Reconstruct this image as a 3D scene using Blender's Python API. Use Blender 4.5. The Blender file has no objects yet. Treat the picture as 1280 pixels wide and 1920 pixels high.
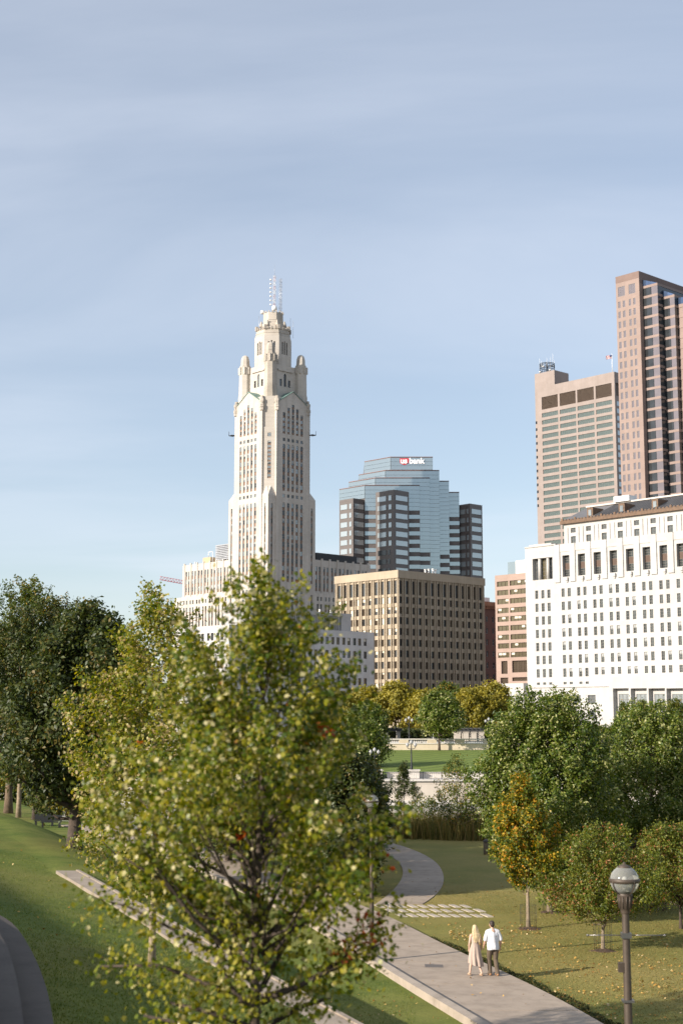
import bpy, math, random
import numpy as np
from mathutils import Vector, Matrix

random.seed(7)
RNG = np.random.default_rng(11)
SC = bpy.context.scene
COL = SC.collection
R = math.radians

# ------------------------------------------------------------------ camera
F, CZ = 2667.0, 8.6                      # focal length in photo pixels, eye height
PITCH = math.atan(385.0 / F)
cam_d = bpy.data.cameras.new('camera')
cam = bpy.data.objects.new('camera', cam_d)
COL.objects.link(cam)
cam.location = (0, 0, CZ)
cam.rotation_euler = (R(90) + PITCH, 0, 0)
cam_d.sensor_fit = 'VERTICAL'
cam_d.sensor_height = 36.0
cam_d.lens = 50.0
cam_d.clip_start = 0.1
cam_d.clip_end = 20000
cam_d.dof.use_dof = True
cam_d.dof.focus_distance = 65.0
cam_d.dof.aperture_fstop = 1.7
SC.camera = cam

# ------------------------------------------------------------------ light
SUN_EL = R(23.0)
SUN_H = Vector((-0.845, -0.535)).normalized()         # horizontal direction towards the sun
SUN_DIR = Vector((SUN_H.x * math.cos(SUN_EL), SUN_H.y * math.cos(SUN_EL), math.sin(SUN_EL)))
sun_d = bpy.data.lights.new('sun', 'SUN')
sun_d.energy = 5.0
sun_d.angle = R(0.55)
sun_d.color = (1.0, 0.905, 0.79)
sun = bpy.data.objects.new('sun', sun_d)
COL.objects.link(sun)
sun.rotation_euler = SUN_DIR.to_track_quat('Z', 'Y').to_euler()

world = bpy.data.worlds.new('World')
SC.world = world
world.use_nodes = True
wn, wl = world.node_tree.nodes, world.node_tree.links
wn.clear()
w_out = wn.new('ShaderNodeOutputWorld')
w_bg = wn.new('ShaderNodeBackground')
w_sky = wn.new('ShaderNodeTexSky')
w_sky.sky_type = 'NISHITA'
w_sky.sun_disc = False
w_sky.sun_elevation = SUN_EL
w_sky.sun_rotation = math.atan2(SUN_H.x, SUN_H.y)
w_sky.altitude = 200
w_sky.air_density = 1.0
w_sky.dust_density = 0.7
w_sky.ozone_density = 1.3
w_bg.inputs['Strength'].default_value = 0.096
# thin streaky cirrus over the whole sky dome
w_tc = wn.new('ShaderNodeTexCoord')
w_sep = wn.new('ShaderNodeSeparateXYZ')
wl.new(w_tc.outputs['Generated'], w_sep.inputs[0])
w_add = wn.new('ShaderNodeMath'); w_add.operation = 'ADD'; w_add.inputs[1].default_value = 0.16
w_abs = wn.new('ShaderNodeMath'); w_abs.operation = 'ABSOLUTE'
wl.new(w_sep.outputs['Z'], w_abs.inputs[0]); wl.new(w_abs.outputs[0], w_add.inputs[0])
w_dx = wn.new('ShaderNodeMath'); w_dx.operation = 'DIVIDE'
w_dy = wn.new('ShaderNodeMath'); w_dy.operation = 'DIVIDE'
wl.new(w_sep.outputs['X'], w_dx.inputs[0]); wl.new(w_add.outputs[0], w_dx.inputs[1])
wl.new(w_sep.outputs['Y'], w_dy.inputs[0]); wl.new(w_add.outputs[0], w_dy.inputs[1])
w_cmb = wn.new('ShaderNodeCombineXYZ')
wl.new(w_dx.outputs[0], w_cmb.inputs['X']); wl.new(w_dy.outputs[0], w_cmb.inputs['Y'])
w_map = wn.new('ShaderNodeMapping')
w_map.inputs['Rotation'].default_value = (0, 0, R(9))
w_map.inputs['Scale'].default_value = (0.5, 1.25, 1)
w_map.inputs['Location'].default_value = (0.4, 1.35, 0)
wl.new(w_cmb.outputs[0], w_map.inputs['Vector'])
w_n = wn.new('ShaderNodeTexNoise')
w_n.inputs['Scale'].default_value = 1.15
w_n.inputs['Detail'].default_value = 7.0
w_n.inputs['Roughness'].default_value = 0.52
w_n.inputs['Distortion'].default_value = 0.7
wl.new(w_map.outputs[0], w_n.inputs['Vector'])
w_ramp = wn.new('ShaderNodeValToRGB')
w_ramp.color_ramp.interpolation = 'EASE'
w_ramp.color_ramp.elements[0].position = 0.30
w_ramp.color_ramp.elements[0].color = (0, 0, 0, 1)
w_ramp.color_ramp.elements[1].position = 0.88
w_ramp.color_ramp.elements[1].color = (1, 1, 1, 1)
wl.new(w_n.outputs['Fac'], w_ramp.inputs['Fac'])
w_fac = wn.new('ShaderNodeMath'); w_fac.operation = 'MULTIPLY_ADD'
w_fac.inputs[1].default_value = 0.34
w_fac.inputs[2].default_value = 0.30
wl.new(w_ramp.outputs['Color'], w_fac.inputs[0])
w_mix = wn.new('ShaderNodeMix'); w_mix.data_type = 'RGBA'
w_mix.inputs['B'].default_value = (6.2, 6.6, 7.4, 1)
wl.new(w_fac.outputs[0], w_mix.inputs['Factor'])
wl.new(w_sky.outputs['Color'], w_mix.inputs['A'])
wl.new(w_mix.outputs['Result'], w_bg.inputs['Color'])
wl.new(w_bg.outputs[0], w_out.inputs['Surface'])

vs = SC.view_settings
vs.view_transform = 'Standard'
vs.look = 'None'
vs.exposure = 0.60
vs.gamma = 1.0
vs.use_curve_mapping = False
SC.cycles.use_denoising = True
SC.cycles.max_bounces = 6
SC.cycles.diffuse_bounces = 3
SC.cycles.glossy_bounces = 3
SC.cycles.transmission_bounces = 6
SC.cycles.transparent_max_bounces = 8
SC.cycles.caustics_reflective = False
SC.cycles.caustics_refractive = False
SC.cycles.sample_clamp_indirect = 6.0

# ------------------------------------------------------------------ measuring from the photograph
def ray(px, py):
    u, v = px - 640.0, 960.0 - py
    return Vector((u, F * math.cos(PITCH) - v * math.sin(PITCH), F * math.sin(PITCH) + v * math.cos(PITCH)))
def at_y(px, py, Y):
    d = ray(px, py); t = Y / d.y
    return Vector((d.x * t, Y, CZ + d.z * t))
def at_z(px, py, z):
    d = ray(px, py); t = (z - CZ) / d.z
    return Vector((d.x * t, d.y * t, z))

# ------------------------------------------------------------------ objects
def tag(o, label=None, cat=None, group=None, kind=None):
    if label: o['label'] = label
    if cat: o['category'] = cat
    if group: o['group'] = group
    if kind: o['kind'] = kind
    return o
def empty(name, loc=(0, 0, 0), rz=0.0):
    o = bpy.data.objects.new(name, None)
    o.empty_display_size = 0.3
    COL.objects.link(o)
    o.location = loc
    o.rotation_euler = (0, 0, rz)
    return o
def link_mesh(name, me, parent=None, loc=None, rz=None):
    o = bpy.data.objects.new(name, me)
    COL.objects.link(o)
    if parent: o.parent = parent
    if loc is not None: o.location = loc
    if rz is not None: o.rotation_euler = (0, 0, rz)
    return o

class MB:
    """collects shapes, then builds one mesh object"""
    def __init__(s): s.v, s.f, s.m, s.sm = [], [], [], []
    def add(s, vs_, fs, m=0, smooth=False):
        b = len(s.v)
        s.v.extend([tuple(p) for p in vs_])
        for f in fs:
            s.f.append([b + i for i in f]); s.m.append(m); s.sm.append(smooth)
    def box(s, x0, x1, y0, y1, z0, z1, m=0):
        s.add([(x0,y0,z0),(x1,y0,z0),(x1,y1,z0),(x0,y1,z0),(x0,y0,z1),(x1,y0,z1),(x1,y1,z1),(x0,y1,z1)],
              [(0,3,2,1),(4,5,6,7),(0,1,5,4),(1,2,6,5),(2,3,7,6),(3,0,4,7)], m)
    def prism(s, poly, z0, z1, m=0, top=None, cap=True):
        n = len(poly)
        tp = top or poly
        vv = [(p[0], p[1], z0) for p in poly] + [(p[0], p[1], z1) for p in tp]
        ff = [(i, (i + 1) % n, n + (i + 1) % n, n + i) for i in range(n)]
        if cap: ff += [tuple(range(n, 2 * n)), tuple(range(n - 1, -1, -1))]
        s.add(vv, ff, m)
    def tube(s, p0, p1, r0, r1=None, n=8, m=0, caps=True, smooth=True):
        r1 = r0 if r1 is None else r1
        p0, p1 = Vector(p0), Vector(p1)
        d = (p1 - p0)
        if d.length < 1e-6: return
        d.normalize()
        a = d.cross(Vector((0, 0, 1)) if abs(d.z) < 0.9 else Vector((1, 0, 0))).normalized()
        b = d.cross(a)
        vv = []
        for p, r in ((p0, r0), (p1, r1)):
            for i in range(n):
                t = 2 * math.pi * i / n
                vv.append(p + (a * math.cos(t) + b * math.sin(t)) * r)
        base = len(s.v)
        s.add(vv, [(i, (i + 1) % n, n + (i + 1) % n, n + i) for i in range(n)], m, smooth)
        if caps:
            s.f.append([base + i for i in range(n - 1, -1, -1)]); s.m.append(m); s.sm.append(False)
            s.f.append([base + n + i for i in range(n)]); s.m.append(m); s.sm.append(False)
    def path(s, pts, rad, n=7, m=0):
        """smooth tapered tube through points"""
        pts = [Vector(p) for p in pts]
        rings = []
        a0 = None
        for i, p in enumerate(pts):
            d = (pts[min(i + 1, len(pts) - 1)] - pts[max(i - 1, 0)])
            d = d.normalized() if d.length > 1e-9 else Vector((0, 0, 1))
            if a0 is None:
                a0 = d.cross(Vector((0, 1, 0)) if abs(d.y) < 0.9 else Vector((1, 0, 0))).normalized()
            a0 = (a0 - d * a0.dot(d)).normalized()
            b = d.cross(a0)
            r = rad[i]
            rings.append([p + (a0 * math.cos(2 * math.pi * k / n) + b * math.sin(2 * math.pi * k / n)) * r for k in range(n)])
        vv = [q for rg in rings for q in rg]
        ff = []
        for i in range(len(pts) - 1):
            for k in range(n):
                ff.append((i * n + k, i * n + (k + 1) % n, (i + 1) * n + (k + 1) % n, (i + 1) * n + k))
        ff.append(tuple(range(n - 1, -1, -1)))
        e = (len(pts) - 1) * n
        ff.append(tuple(e + k for k in range(n)))
        s.add(vv, ff, m, True)
    def lathe(s, prof, n=16, m=0, c=(0, 0, 0), smooth=True):
        vv = []
        for r, z in prof:
            for i in range(n):
                t = 2 * math.pi * i / n
                vv.append((c[0] + r * math.cos(t), c[1] + r * math.sin(t), c[2] + z))
        ff = []
        for j in range(len(prof) - 1):
            for i in range(n):
                ff.append((j * n + i, j * n + (i + 1) % n, (j + 1) * n + (i + 1) % n, (j + 1) * n + i))
        s.add(vv, ff, m, smooth)
    def loft(s, rings, m=0, cap0=True, cap1=True, smooth=True):
        n = len(rings[0])
        vv = [p for rg in rings for p in rg]
        ff = []
        for j in range(len(rings) - 1):
            for i in range(n):
                ff.append((j * n + i, j * n + (i + 1) % n, (j + 1) * n + (i + 1) % n, (j + 1) * n + i))
        if cap0: ff.append(tuple(range(n - 1, -1, -1)))
        if cap1: ff.append(tuple((len(rings) - 1) * n + i for i in range(n)))
        s.add(vv, ff, m, smooth)
    def wall(s, face, s0, s1, z0, z1, ops, depth=0.5, m=0, mrev=None):
        """wall sheet with real recessed openings (a, b, c, d) = s from a to b, z from c to d"""
        mrev = m if mrev is None else mrev
        ops = [(max(a, s0), min(b, s1), max(c, z0), min(d, z1)) for a, b, c, d in ops]
        ops = [o for o in ops if o[1] - o[0] > 1e-3 and o[3] - o[2] > 1e-3]
        us = sorted(set([s0, s1] + [round(o[0], 4) for o in ops] + [round(o[1], 4) for o in ops]))
        # column by column, so that each column is cut only by its own openings
        for i in range(len(us) - 1):
            a, b = us[i], us[i + 1]
            if b - a < 1e-4: continue
            mid = (a + b) / 2
            cuts = sorted([(o[2], o[3]) for o in ops if o[0] - 1e-4 <= mid <= o[1] + 1e-4])
            z = z0
            for c, d in cuts + [(z1, z1)]:
                if c - z > 1e-4:
                    s.add([face.p(a, z), face.p(b, z), face.p(b, c), face.p(a, c)], [(0, 1, 2, 3)], m)
                z = max(z, d)
        for a, b, c, d in ops:
            q = [(a, c), (b, c), (b, d), (a, d)]
            vv = [face.p(u, w) for u, w in q] + [face.p(u, w, depth) for u, w in q]
            s.add(vv, [(0, 4, 5, 1), (1, 5, 6, 2), (2, 6, 7, 3), (3, 7, 4, 0)], mrev)
    def mesh(s, name, mats):
        me = bpy.data.meshes.new(name)
        me.from_pydata(s.v, [], s.f)
        for mt in (mats if isinstance(mats, (list, tuple)) else [mats]): me.materials.append(mt)
        me.polygons.foreach_set('material_index', s.m)
        me.polygons.foreach_set('use_smooth', s.sm)
        me.update()
        return me
    def build(s, name, mats, parent=None, loc=None, rz=None):
        return link_mesh(name, s.mesh(name, mats), parent, loc, rz)

class Face:
    """a vertical plane: o + u*s + n*depth, n points into the building"""
    def __init__(s, o, u, n): s.o, s.u, s.n = Vector(o), Vector(u).normalized(), Vector(n).normalized()
    def p(s, a, z, d=0.0):
        q = s.o + s.u * a + s.n * d
        return (q.x, q.y, q.z + z)
    @property
    def rz(s):
        # turn that takes +y to the inward normal
        return math.atan2(-s.n.x, s.n.y)

# ------------------------------------------------------------------ materials
MATS = {}
def mat(name, col, rough=0.8, metal=0.0, var=0.10, scale=0.6, spec=0.5, bump=0.0, bscale=None, col2=None, detail=5.0, coat=0.0):
    """one procedural material: base colour varied by noise, optional bump"""
    if name in MATS: return MATS[name]
    m = bpy.data.materials.new(name)
    m.use_nodes = True
    n, l = m.node_tree.nodes, m.node_tree.links
    b = n['Principled BSDF']
    b.inputs['Roughness'].default_value = rough
    b.inputs['Metallic'].default_value = metal
    b.inputs['Specular IOR Level'].default_value = spec
    b.inputs['Coat Weight'].default_value = coat
    tc = n.new('ShaderNodeTexCoord')
    nz = n.new('ShaderNodeTexNoise')
    nz.inputs['Scale'].default_value = scale
    nz.inputs['Detail'].default_value = detail
    nz.inputs['Roughness'].default_value = 0.6
    l.new(tc.outputs['Object'], nz.inputs['Vector'])
    rp = n.new('ShaderNodeValToRGB')
    c0 = [max(0, c * (1 - var)) for c in col]
    c1 = [min(1, c * (1 + var)) for c in (col2 or col)]
    rp.color_ramp.elements[0].position = 0.33
    rp.color_ramp.elements[1].position = 0.67
    rp.color_ramp.elements[0].color = (*c0, 1)
    rp.color_ramp.elements[1].color = (*c1, 1)
    l.new(nz.outputs['Fac'], rp.inputs['Fac'])
    l.new(rp.outputs['Color'], b.inputs['Base Color'])
    if bump:
        n2 = n.new('ShaderNodeTexNoise')
        n2.inputs['Scale'].default_value = bscale or scale * 8
        n2.inputs['Detail'].default_value = 4
        l.new(tc.outputs['Object'], n2.inputs['Vector'])
        bp = n.new('ShaderNodeBump')
        bp.inputs['Strength'].default_value = bump
        bp.inputs['Distance'].default_value = 0.05
        l.new(n2.outputs['Fac'], bp.inputs['Height'])
        l.new(bp.outputs['Normal'], b.inputs['Normal'])
    MATS[name] = m
    return m
def mat_block(name, col, bw, bh, mortar=0.02, dark=0.8, var=0.08, rough=0.75, streak=0.0, offset=0.5):
    """wall stone laid in courses: brick texture over (x + y, z) of the object"""
    if name in MATS: return MATS[name]
    m = mat(name, col, rough=rough, var=var, scale=0.08)
    n, l = m.node_tree.nodes, m.node_tree.links
    b = n['Principled BSDF']
    tc = n.new('ShaderNodeTexCoord')
    sp = n.new('ShaderNodeSeparateXYZ'); l.new(tc.outputs['Object'], sp.inputs[0])
    ad = n.new('ShaderNodeMath'); ad.operation = 'ADD'
    l.new(sp.outputs['X'], ad.inputs[0]); l.new(sp.outputs['Y'], ad.inputs[1])
    cb = n.new('ShaderNodeCombineXYZ')
    l.new(ad.outputs[0], cb.inputs['X']); l.new(sp.outputs['Z'], cb.inputs['Y'])
    br = n.new('ShaderNodeTexBrick')
    br.offset = offset
    br.inputs['Scale'].default_value = 1.0
    br.inputs['Brick Width'].default_value = bw
    br.inputs['Row Height'].default_value = bh
    br.inputs['Mortar Size'].default_value = mortar
    br.inputs['Color1'].default_value = (1, 1, 1, 1)
    br.inputs['Color2'].default_value = (0.93, 0.92, 0.91, 1)
    br.inputs['Mortar'].default_value = (dark, dark, dark, 1)
    l.new(cb.outputs[0], br.inputs['Vector'])
    mx = n.new('ShaderNodeMix'); mx.data_type = 'RGBA'; mx.blend_type = 'MULTIPLY'
    mx.inputs['Factor'].default_value = 1.0
    src = b.inputs['Base Color'].links[0].from_socket
    l.new(src, mx.inputs['A']); l.new(br.outputs['Color'], mx.inputs['B'])
    out = mx.outputs['Result']
    if streak:                                            # rain streaks down the face
        mp = n.new('ShaderNodeMapping'); mp.inputs['Scale'].default_value = (0.55, 0.03, 1)
        l.new(cb.outputs[0], mp.inputs['Vector'])
        ns = n.new('ShaderNodeTexNoise'); ns.inputs['Scale'].default_value = 1.0; ns.inputs['Detail'].default_value = 5
        l.new(mp.outputs[0], ns.inputs['Vector'])
        rp = n.new('ShaderNodeValToRGB')
        rp.color_ramp.elements[0].position = 0.35; rp.color_ramp.elements[0].color = (1 - streak, 1 - streak, 1 - streak * 1.1, 1)
        rp.color_ramp.elements[1].position = 0.6; rp.color_ramp.elements[1].color = (1, 1, 1, 1)
        l.new(ns.outputs['Fac'], rp.inputs['Fac'])
        m2 = n.new('ShaderNodeMix'); m2.data_type = 'RGBA'; m2.blend_type = 'MULTIPLY'; m2.inputs['Factor'].default_value = 1.0
        l.new(out, m2.inputs['A']); l.new(rp.outputs['Color'], m2.inputs['B'])
        out = m2.outputs['Result']
    l.new(out, b.inputs['Base Color'])
    return m
def mat_leaf(name, stops, trans=0.35, rough=0.45, spec=0.4):
    """leaf colours from the per-leaf attribute rnd, light passing through"""
    if name in MATS: return MATS[name]
    m = bpy.data.materials.new(name); m.use_nodes = True
    n, l = m.node_tree.nodes, m.node_tree.links
    b = n['Principled BSDF']
    b.inputs['Roughness'].default_value = rough
    b.inputs['Specular IOR Level'].default_value = spec
    at = n.new('ShaderNodeAttribute'); at.attribute_name = 'rnd'
    rp = n.new('ShaderNodeValToRGB')
    el = rp.color_ramp.elements
    el[0].position = stops[0][0]; el[0].color = (*stops[0][1], 1)
    el[1].position = stops[-1][0]; el[1].color = (*stops[-1][1], 1)
    for p, c in stops[1:-1]:
        e = el.new(p); e.color = (*c, 1)
    l.new(at.outputs['Fac'], rp.inputs['Fac'])
    l.new(rp.outputs['Color'], b.inputs['Base Color'])
    tr = n.new('ShaderNodeBsdfTranslucent')
    hs = n.new('ShaderNodeHueSaturation')
    hs.inputs['Hue'].default_value = 0.485
    hs.inputs['Saturation'].default_value = 1.15
    hs.inputs['Value'].default_value = 1.5
    l.new(rp.outputs['Color'], hs.inputs['Color'])
    l.new(hs.outputs['Color'], tr.inputs['Color'])
    mx = n.new('ShaderNodeMixShader'); mx.inputs['Fac'].default_value = trans
    l.new(b.outputs[0], mx.inputs[1]); l.new(tr.outputs[0], mx.inputs[2])
    l.new(mx.outputs[0], n['Material Output'].inputs['Surface'])
    MATS[name] = m
    return m
def mat_glass(name, col, metal=0.55, rough=0.12, var=0.25, scale=0.25):
    return mat(name, col, rough=rough, metal=metal, var=var, scale=scale, spec=0.8)

# ================================================================== SETTING
def smooth(a, b, x):
    t = min(1.0, max(0.0, (x - a) / (b - a)))
    return t * t * (3 - 2 * t)
def lerp_list(pts, y):
    if y <= pts[0][1]: return pts[0][0] + (y - pts[0][1]) * (pts[1][0] - pts[0][0]) / (pts[1][1] - pts[0][1])
    for (x0, y0), (x1, y1) in zip(pts, pts[1:]):
        if y <= y1: return x0 + (x1 - x0) * (y - y0) / (y1 - y0)
    return pts[-1][0]
# edges of the broad path (x at distance y)
PL = [tuple(at_z(a, b, 0.05)[:2]) for a, b in ((896, 1919), (712, 1809), (635, 1756), (517, 1693))] + [(-8.6, 84), (-19, 110), (-31, 132), (-62, 156)]
PR = [tuple(at_z(a, b, 0.05)[:2]) for a, b in ((1130, 1920), (1000, 1845), (878, 1794.5), (762, 1735), (701, 1704), (660, 1691), (528, 1643))] + [(-7.4, 92), (-16.5, 114), (-27, 137), (-58, 162)]
_n, _f = at_z(600, 1920, 2.26), at_z(85, 1617, 2.26)      # the retaining wall line
SLOPE = (_f.x - _n.x) / (_f.y - _n.y)
def strip_x(y): return _n.x + SLOPE * (y - _n.y)
CN = 0.934
def bank_y(x): return 112 + 53 * smooth(12, 45, -x)
_ph = [random.uniform(0, 6.28) for _ in range(8)]
def und(x, y):
    return (0.05 * math.sin(x * 0.31 + _ph[0]) * math.sin(y * 0.23 + _ph[1])
            + 0.03 * math.sin(x * 0.9 + y * 0.4 + _ph[2]) + 0.02 * math.sin(y * 0.8 - x * 0.5 + _ph[3]))
def ground_z(x, y):
    d = (strip_x(y) - x) * CN
    zl = 2.2 + 0.03 * max(0, min(y, 84) - 62)
    zl *= 1 - smooth(88, 116, y)
    if d >= 0:
        sl = 0.24 - 0.14 * smooth(28, 52, y)
        sl *= 1 - smooth(88, 112, y)
        z = zl + sl * min(d, 16)
        z += und(x, y)
    else:
        w = 0.38 + 9.0 * smooth(47, 66, y)
        z = zl * (1 - smooth(0.25, 0.25 + w, -d))
        pl, pr = lerp_list(PL, y), lerp_list(PR, y)
        if pr <= pl + 0.5: pr = pl + 0.5
        dp = 0.10 + 0.14 * smooth(54, 61, y)
        z -= dp * min(1, max(0, (x - pl) / (pr - pl)))
        if x < pl - 0.5: z += und(x, y) * 0.6 * smooth(0.5, 1.2, pl - x)
        elif x > pr + 0.4: z += und(x, y) * (0.8 - 0.65 * smooth(55, 59, y)) * smooth(0.4, 1.4, x - pr)
    yb = bank_y(x)
    z -= 4.4 * smooth(yb, yb + 9, y)
    return z
def at_ground(px, py):
    d = ray(px, py)
    t0 = 8.0 / d.y
    t = t0
    while t * d.y < 250:
        p = d * t
        if CZ + p.z <= ground_z(p.x, p.y): break
        t += 0.1 / d.y
    p = d * t
    return Vector((p.x, p.y, ground_z(p.x, p.y)))

# --- grass material: green, drier and browner on the open lawn right of the path
def mat_lawn(name, green, green2, dry, dry_side=True, stripes=False):
    m = bpy.data.materials.new(name); m.use_nodes = True
    n, l = m.node_tree.nodes, m.node_tree.links
    b = n['Principled BSDF']; b.inputs['Roughness'].default_value = 0.9; b.inputs['Specular IOR Level'].default_value = 0.15
    tc = n.new('ShaderNodeTexCoord')
    def noise(sc, det=6, rg=0.6):
        q = n.new('ShaderNodeTexNoise'); q.inputs['Scale'].default_value = sc; q.inputs['Detail'].default_value = det
        q.inputs['Roughness'].default_value = rg
        l.new(tc.outputs['Object'], q.inputs['Vector']); return q
    n1, n2, n3 = noise(0.55, 8, 0.68), noise(14, 4, 0.7), noise(0.11, 5)
    r1 = n.new('ShaderNodeValToRGB')
    r1.color_ramp.elements[0].position = 0.35; r1.color_ramp.elements[0].color = (*green, 1)
    r1.color_ramp.elements[1].position = 0.68; r1.color_ramp.elements[1].color = (*green2, 1)
    l.new(n1.outputs['Fac'], r1.inputs['Fac'])
    col = r1.outputs['Color']
    if stripes:                                           # mown in diagonal passes
        mp = n.new('ShaderNodeMapping'); mp.inputs['Rotation'].default_value = (0, 0, R(38))
        l.new(tc.outputs['Object'], mp.inputs['Vector'])
        wv = n.new('ShaderNodeTexWave'); wv.inputs['Scale'].default_value = 0.13; wv.inputs['Distortion'].default_value = 0.6
        wv.inputs['Detail'].default_value = 2
        l.new(mp.outputs[0], wv.inputs['Vector'])
        ms = n.new('ShaderNodeMix'); ms.data_type = 'RGBA'; ms.blend_type = 'MULTIPLY'; ms.inputs['Factor'].default_value = 1
        rs = n.new('ShaderNodeValToRGB')
        rs.color_ramp.elements[0].color = (0.78, 0.8, 0.8, 1); rs.color_ramp.elements[1].color = (1.1, 1.08, 1, 1)
        l.new(wv.outputs['Fac'], rs.inputs['Fac'])
        l.new(col, ms.inputs['A']); l.new(rs.outputs['Color'], ms.inputs['B']); col = ms.outputs['Result']
    if dry_side:
        sp = n.new('ShaderNodeSeparateXYZ'); l.new(tc.outputs['Object'], sp.inputs[0])
        m1 = n.new('ShaderNodeMath'); m1.operation = 'MULTIPLY_ADD'; m1.inputs[1].default_value = 0.25; l.new(sp.outputs['Y'], m1.inputs[0])
        l.new(sp.outputs['X'], m1.inputs[2])              # x + y/4 : distance across the path
        m2 = n.new('ShaderNodeMapRange'); m2.inputs['From Min'].default_value = 16.6; m2.inputs['From Max'].default_value = 21
        m2.inputs['To Min'].default_value = 0.02; m2.inputs['To Max'].default_value = 0.50
        l.new(m1.outputs[0], m2.inputs['Value'])
        r3 = n.new('ShaderNodeMapRange'); r3.inputs['From Min'].default_value = 0.40; r3.inputs['From Max'].default_value = 0.64
        r3.inputs['To Min'].default_value = 0.0; r3.inputs['To Max'].default_value = 0.42
        l.new(n3.outputs['Fac'], r3.inputs['Value'])
        ad = n.new('ShaderNodeMath'); ad.operation = 'ADD'; ad.use_clamp = True
        l.new(m2.outputs[0], ad.inputs[0]); l.new(r3.outputs[0], ad.inputs[1])
        md = n.new('ShaderNodeMix'); md.data_type = 'RGBA'; md.inputs['B'].default_value = (*dry, 1)
        l.new(ad.outputs[0], md.inputs['Factor']); l.new(col, md.inputs['A']); col = md.outputs['Result']
    mf = n.new('ShaderNodeMix'); mf.data_type = 'RGBA'; mf.blend_type = 'MULTIPLY'; mf.inputs['Factor'].default_value = 0.8
    rf = n.new('ShaderNodeValToRGB')
    rf.color_ramp.elements[0].position = 0.3; rf.color_ramp.elements[0].color = (0.6, 0.62, 0.6, 1)
    rf.color_ramp.elements[1].position = 0.7; rf.color_ramp.elements[1].color = (1.15, 1.12, 1.05, 1)
    l.new(n2.outputs['Fac'], rf.inputs['Fac'])
    l.new(col, mf.inputs['A']); l.new(rf.outputs['Color'], mf.inputs['B'])
    l.new(mf.outputs['Result'], b.inputs['Base Color'])
    bp = n.new('ShaderNodeBump'); bp.inputs['Strength'].default_value = 0.7; bp.inputs['Distance'].default_value = 0.06
    n4 = noise(22, 3, 0.7); l.new(n4.outputs['Fac'], bp.inputs['Height']); l.new(bp.outputs['Normal'], b.inputs['Normal'])
    MATS[name] = m
    return m
LAWN = mat_lawn('lawn_grass', (0.082, 0.132, 0.024), (0.172, 0.208, 0.045), (0.34, 0.27, 0.095))
FAR_LAWN = mat_lawn('mown_grass', (0.150, 0.205, 0.052), (0.18, 0.235, 0.062), (0.1, 0.1, 0.05), dry_side=False, stripes=True)

def mat_concrete(name, col, seam=0.0):
    m = mat(name, col, rough=0.85, var=0.07, scale=0.35, bump=0.15, bscale=25)
    n, l = m.node_tree.nodes, m.node_tree.links
    b = n['Principled BSDF']
    tc = n.new('ShaderNodeTexCoord')
    nz = n.new('ShaderNodeTexNoise'); nz.inputs['Scale'].default_value = 1.4; nz.inputs['Detail'].default_value = 8
    nz.inputs['Roughness'].default_value = 0.7
    l.new(tc.outputs['Object'], nz.inputs['Vector'])
    rp = n.new('ShaderNodeValToRGB')
    rp.color_ramp.elements[0].position = 0.28; rp.color_ramp.elements[0].color = (0.74, 0.73, 0.72, 1)
    rp.color_ramp.elements[1].position = 0.55; rp.color_ramp.elements[1].color = (1, 1, 1, 1)
    l.new(nz.outputs['Fac'], rp.inputs['Fac'])
    mx = n.new('ShaderNodeMix'); mx.data_type = 'RGBA'; mx.blend_type = 'MULTIPLY'; mx.inputs['Factor'].default_value = 1
    src = b.inputs['Base Color'].links[0].from_socket
    l.new(src, mx.inputs['A']); l.new(rp.outputs['Color'], mx.inputs['B']); l.new(mx.outputs['Result'], b.inputs['Base Color'])
    return m
CONC = mat_concrete('path_concrete', (0.36, 0.29, 0.225))
KERB = mat_concrete('kerb_concrete', (0.39, 0.325, 0.26))
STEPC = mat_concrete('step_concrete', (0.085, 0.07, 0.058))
STRIPC = mat_concrete('wall_concrete', (0.31, 0.255, 0.20))
JOINT = mat('joint_dark', (0.10, 0.085, 0.07), rough=0.95)

# --- near park: one sheet laid out along the retaining wall line
ds = ([-900, -500, -300, -200, -150, -110, -85, -70, -60, -52, -46, -41, -37, -34, -31] + list(np.arange(-29, -1.4, 0.55)) +
      [-1.0, -0.75, -0.63, -0.45, -0.25, -0.1, 0.0, 0.3] + list(np.arange(0.8, 17.5, 0.6)) + [18, 20, 23, 27, 32, 40, 55, 80, 120, 200, 350])
ys = list(np.arange(-60, 14, 4.0)) + list(np.arange(14, 75, 0.6)) + list(np.arange(75, 178, 1.5))
gv, gf = [], []
for y in ys:
    for d in ds:
        x = strip_x(y) - d / CN
        gv.append((x, y, ground_z(x, y)))
nd = len(ds)
for j in range(len(ys) - 1):
    for i in range(nd - 1):
        gf.append((j * nd + i, (j + 1) * nd + i, (j + 1) * nd + i + 1, j * nd + i + 1))
mb = MB(); mb.add(gv, gf, 0, True)
tag(mb.build('lawn', LAWN), kind='structure')

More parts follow.
